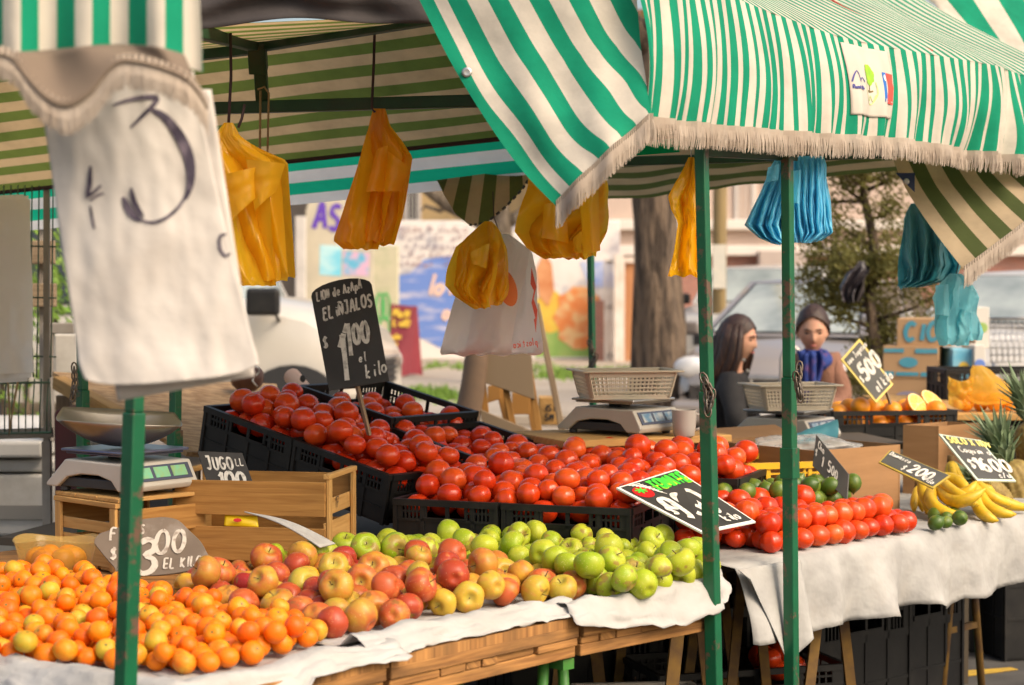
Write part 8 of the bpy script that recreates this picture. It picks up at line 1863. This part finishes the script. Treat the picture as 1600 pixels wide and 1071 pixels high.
b.grid(ybf, 44, 36); b.build('film', mat('yellow_clear_film', (.90, .60, .08), .25, (.92, .55, .05), scale=8, transl=.5, tcol=(1, .72, .15), alpha=.36, spec=.7, bump=.8, bscale=12, bdist=.015), yb, smooth=True)
b = MB(); b.grid(lambda a, t: P(lerp(1482, 1520, a), lerp(588, 632, t) + 8 * math.sin(a * 3), 7.9) + Vector((0, .03 * nz(a * 4, t * 4), 0)), 14, 14); b.build('bag_mouth', MATS['yellow_clear_film'], yb, smooth=True, solid=.001)
for k in range(7): put('o', P(1510 + k % 4 * 22, 632 - 8 * (k // 4), 7.93 + .05 * (k % 2)), 'orange inside the yellow plastic bag', 'oranges in the yellow bag', .78)
tb_ = empty('fruit_tub', W(85, 890, 4.75), 'clear amber plastic tub of fruit behind the mandarins', 'tub'); c = W(88, 884, 4.78); c.z = TZ + .03
b = MB(); b.lathe([(.075, .0), (.088, .02), (.104, .085), (.108, .088), (.104, .089), (.086, .02), (.001, .004)], 40, Matrix.Translation(c) @ Matrix.Diagonal((1, .75, 1, 1)), 0, lambda v, a: v + Vector((0, 0, .006 * math.sin(a * 3) * (v.z / .088)))); b.build('tub', mat('amber_clear', (.60, .40, .12), .12, alpha=.3, spec=.8, bump=.5, bscale=20), tb_, smooth=True)
for k in range(6): put('o', c + Vector((.045 * math.cos(k * 1.05), .035 * math.sin(k * 1.05), .038)), 'orange in the clear amber tub', 'oranges in the amber tub', .8)
pk = empty('snack_packet', O2, 'yellow packet with a red printed oval inside the open pine box', 'packet'); b = MB(); q = [P(352, 804, 5.135), P(402, 806, 5.13), P(404, 824, 5.115), P(350, 822, 5.125)]
b.grid(lambda a, t: q[0].lerp(q[1], a).lerp(q[3].lerp(q[2], a), t) + Vector((0, -.008 * math.sin(a * PI) * math.sin(t * PI), 0)), 14, 8); b.build('wrapper', mat('packet_yellow', (.80, .55, .01), .3), pk, smooth=True, solid=.003)
b = MB(); b.prism([(.011 * math.cos(t * PI / 8), .005 * math.sin(t * PI / 8)) for t in range(16)], .001, basis(P(371, 813, 5.108), Vector((1, 0, 0)), Vector((0, .3, .95)), Vector((0, -.95, .3)))); b.build('print', m_tred, pk)
b = MB(); q = [P(382, 800, 4.86), P(392, 803, 4.9), P(524, 850, 4.80), P(500, 856, 4.74)]
b.grid(lambda a, t: q[0].lerp(q[1], a).lerp(q[3].lerp(q[2], a), t) + Z * (.012 * math.sin(t * PI) * 1 + .004 * math.sin(a * 9) * math.sin(t * PI)), 14, 24); o = b.build('folded_paper', m_paper, smooth=True, solid=.003); tag(o, 'folded white paper leaning from the open pine box onto the green apples', 'paper')
b = MB(); c0 = Vector((.05, 4.5, TZ))
b.prism([(0, 0), (.07, -.01), (.085, .03), (.015, .05)], .004, basis(P(520, 905, 4.52), Vector((.9, -.1, -.3)).normalized(), Vector((.2, .5, .8)).normalized(), Vector((.2, -.85, .5)).normalized())); o = b.build('yellow_card', mat('card_yellow', (.80, .52, .02), .6)); tag(o, 'piece of yellow card half buried among the red apples', 'card')
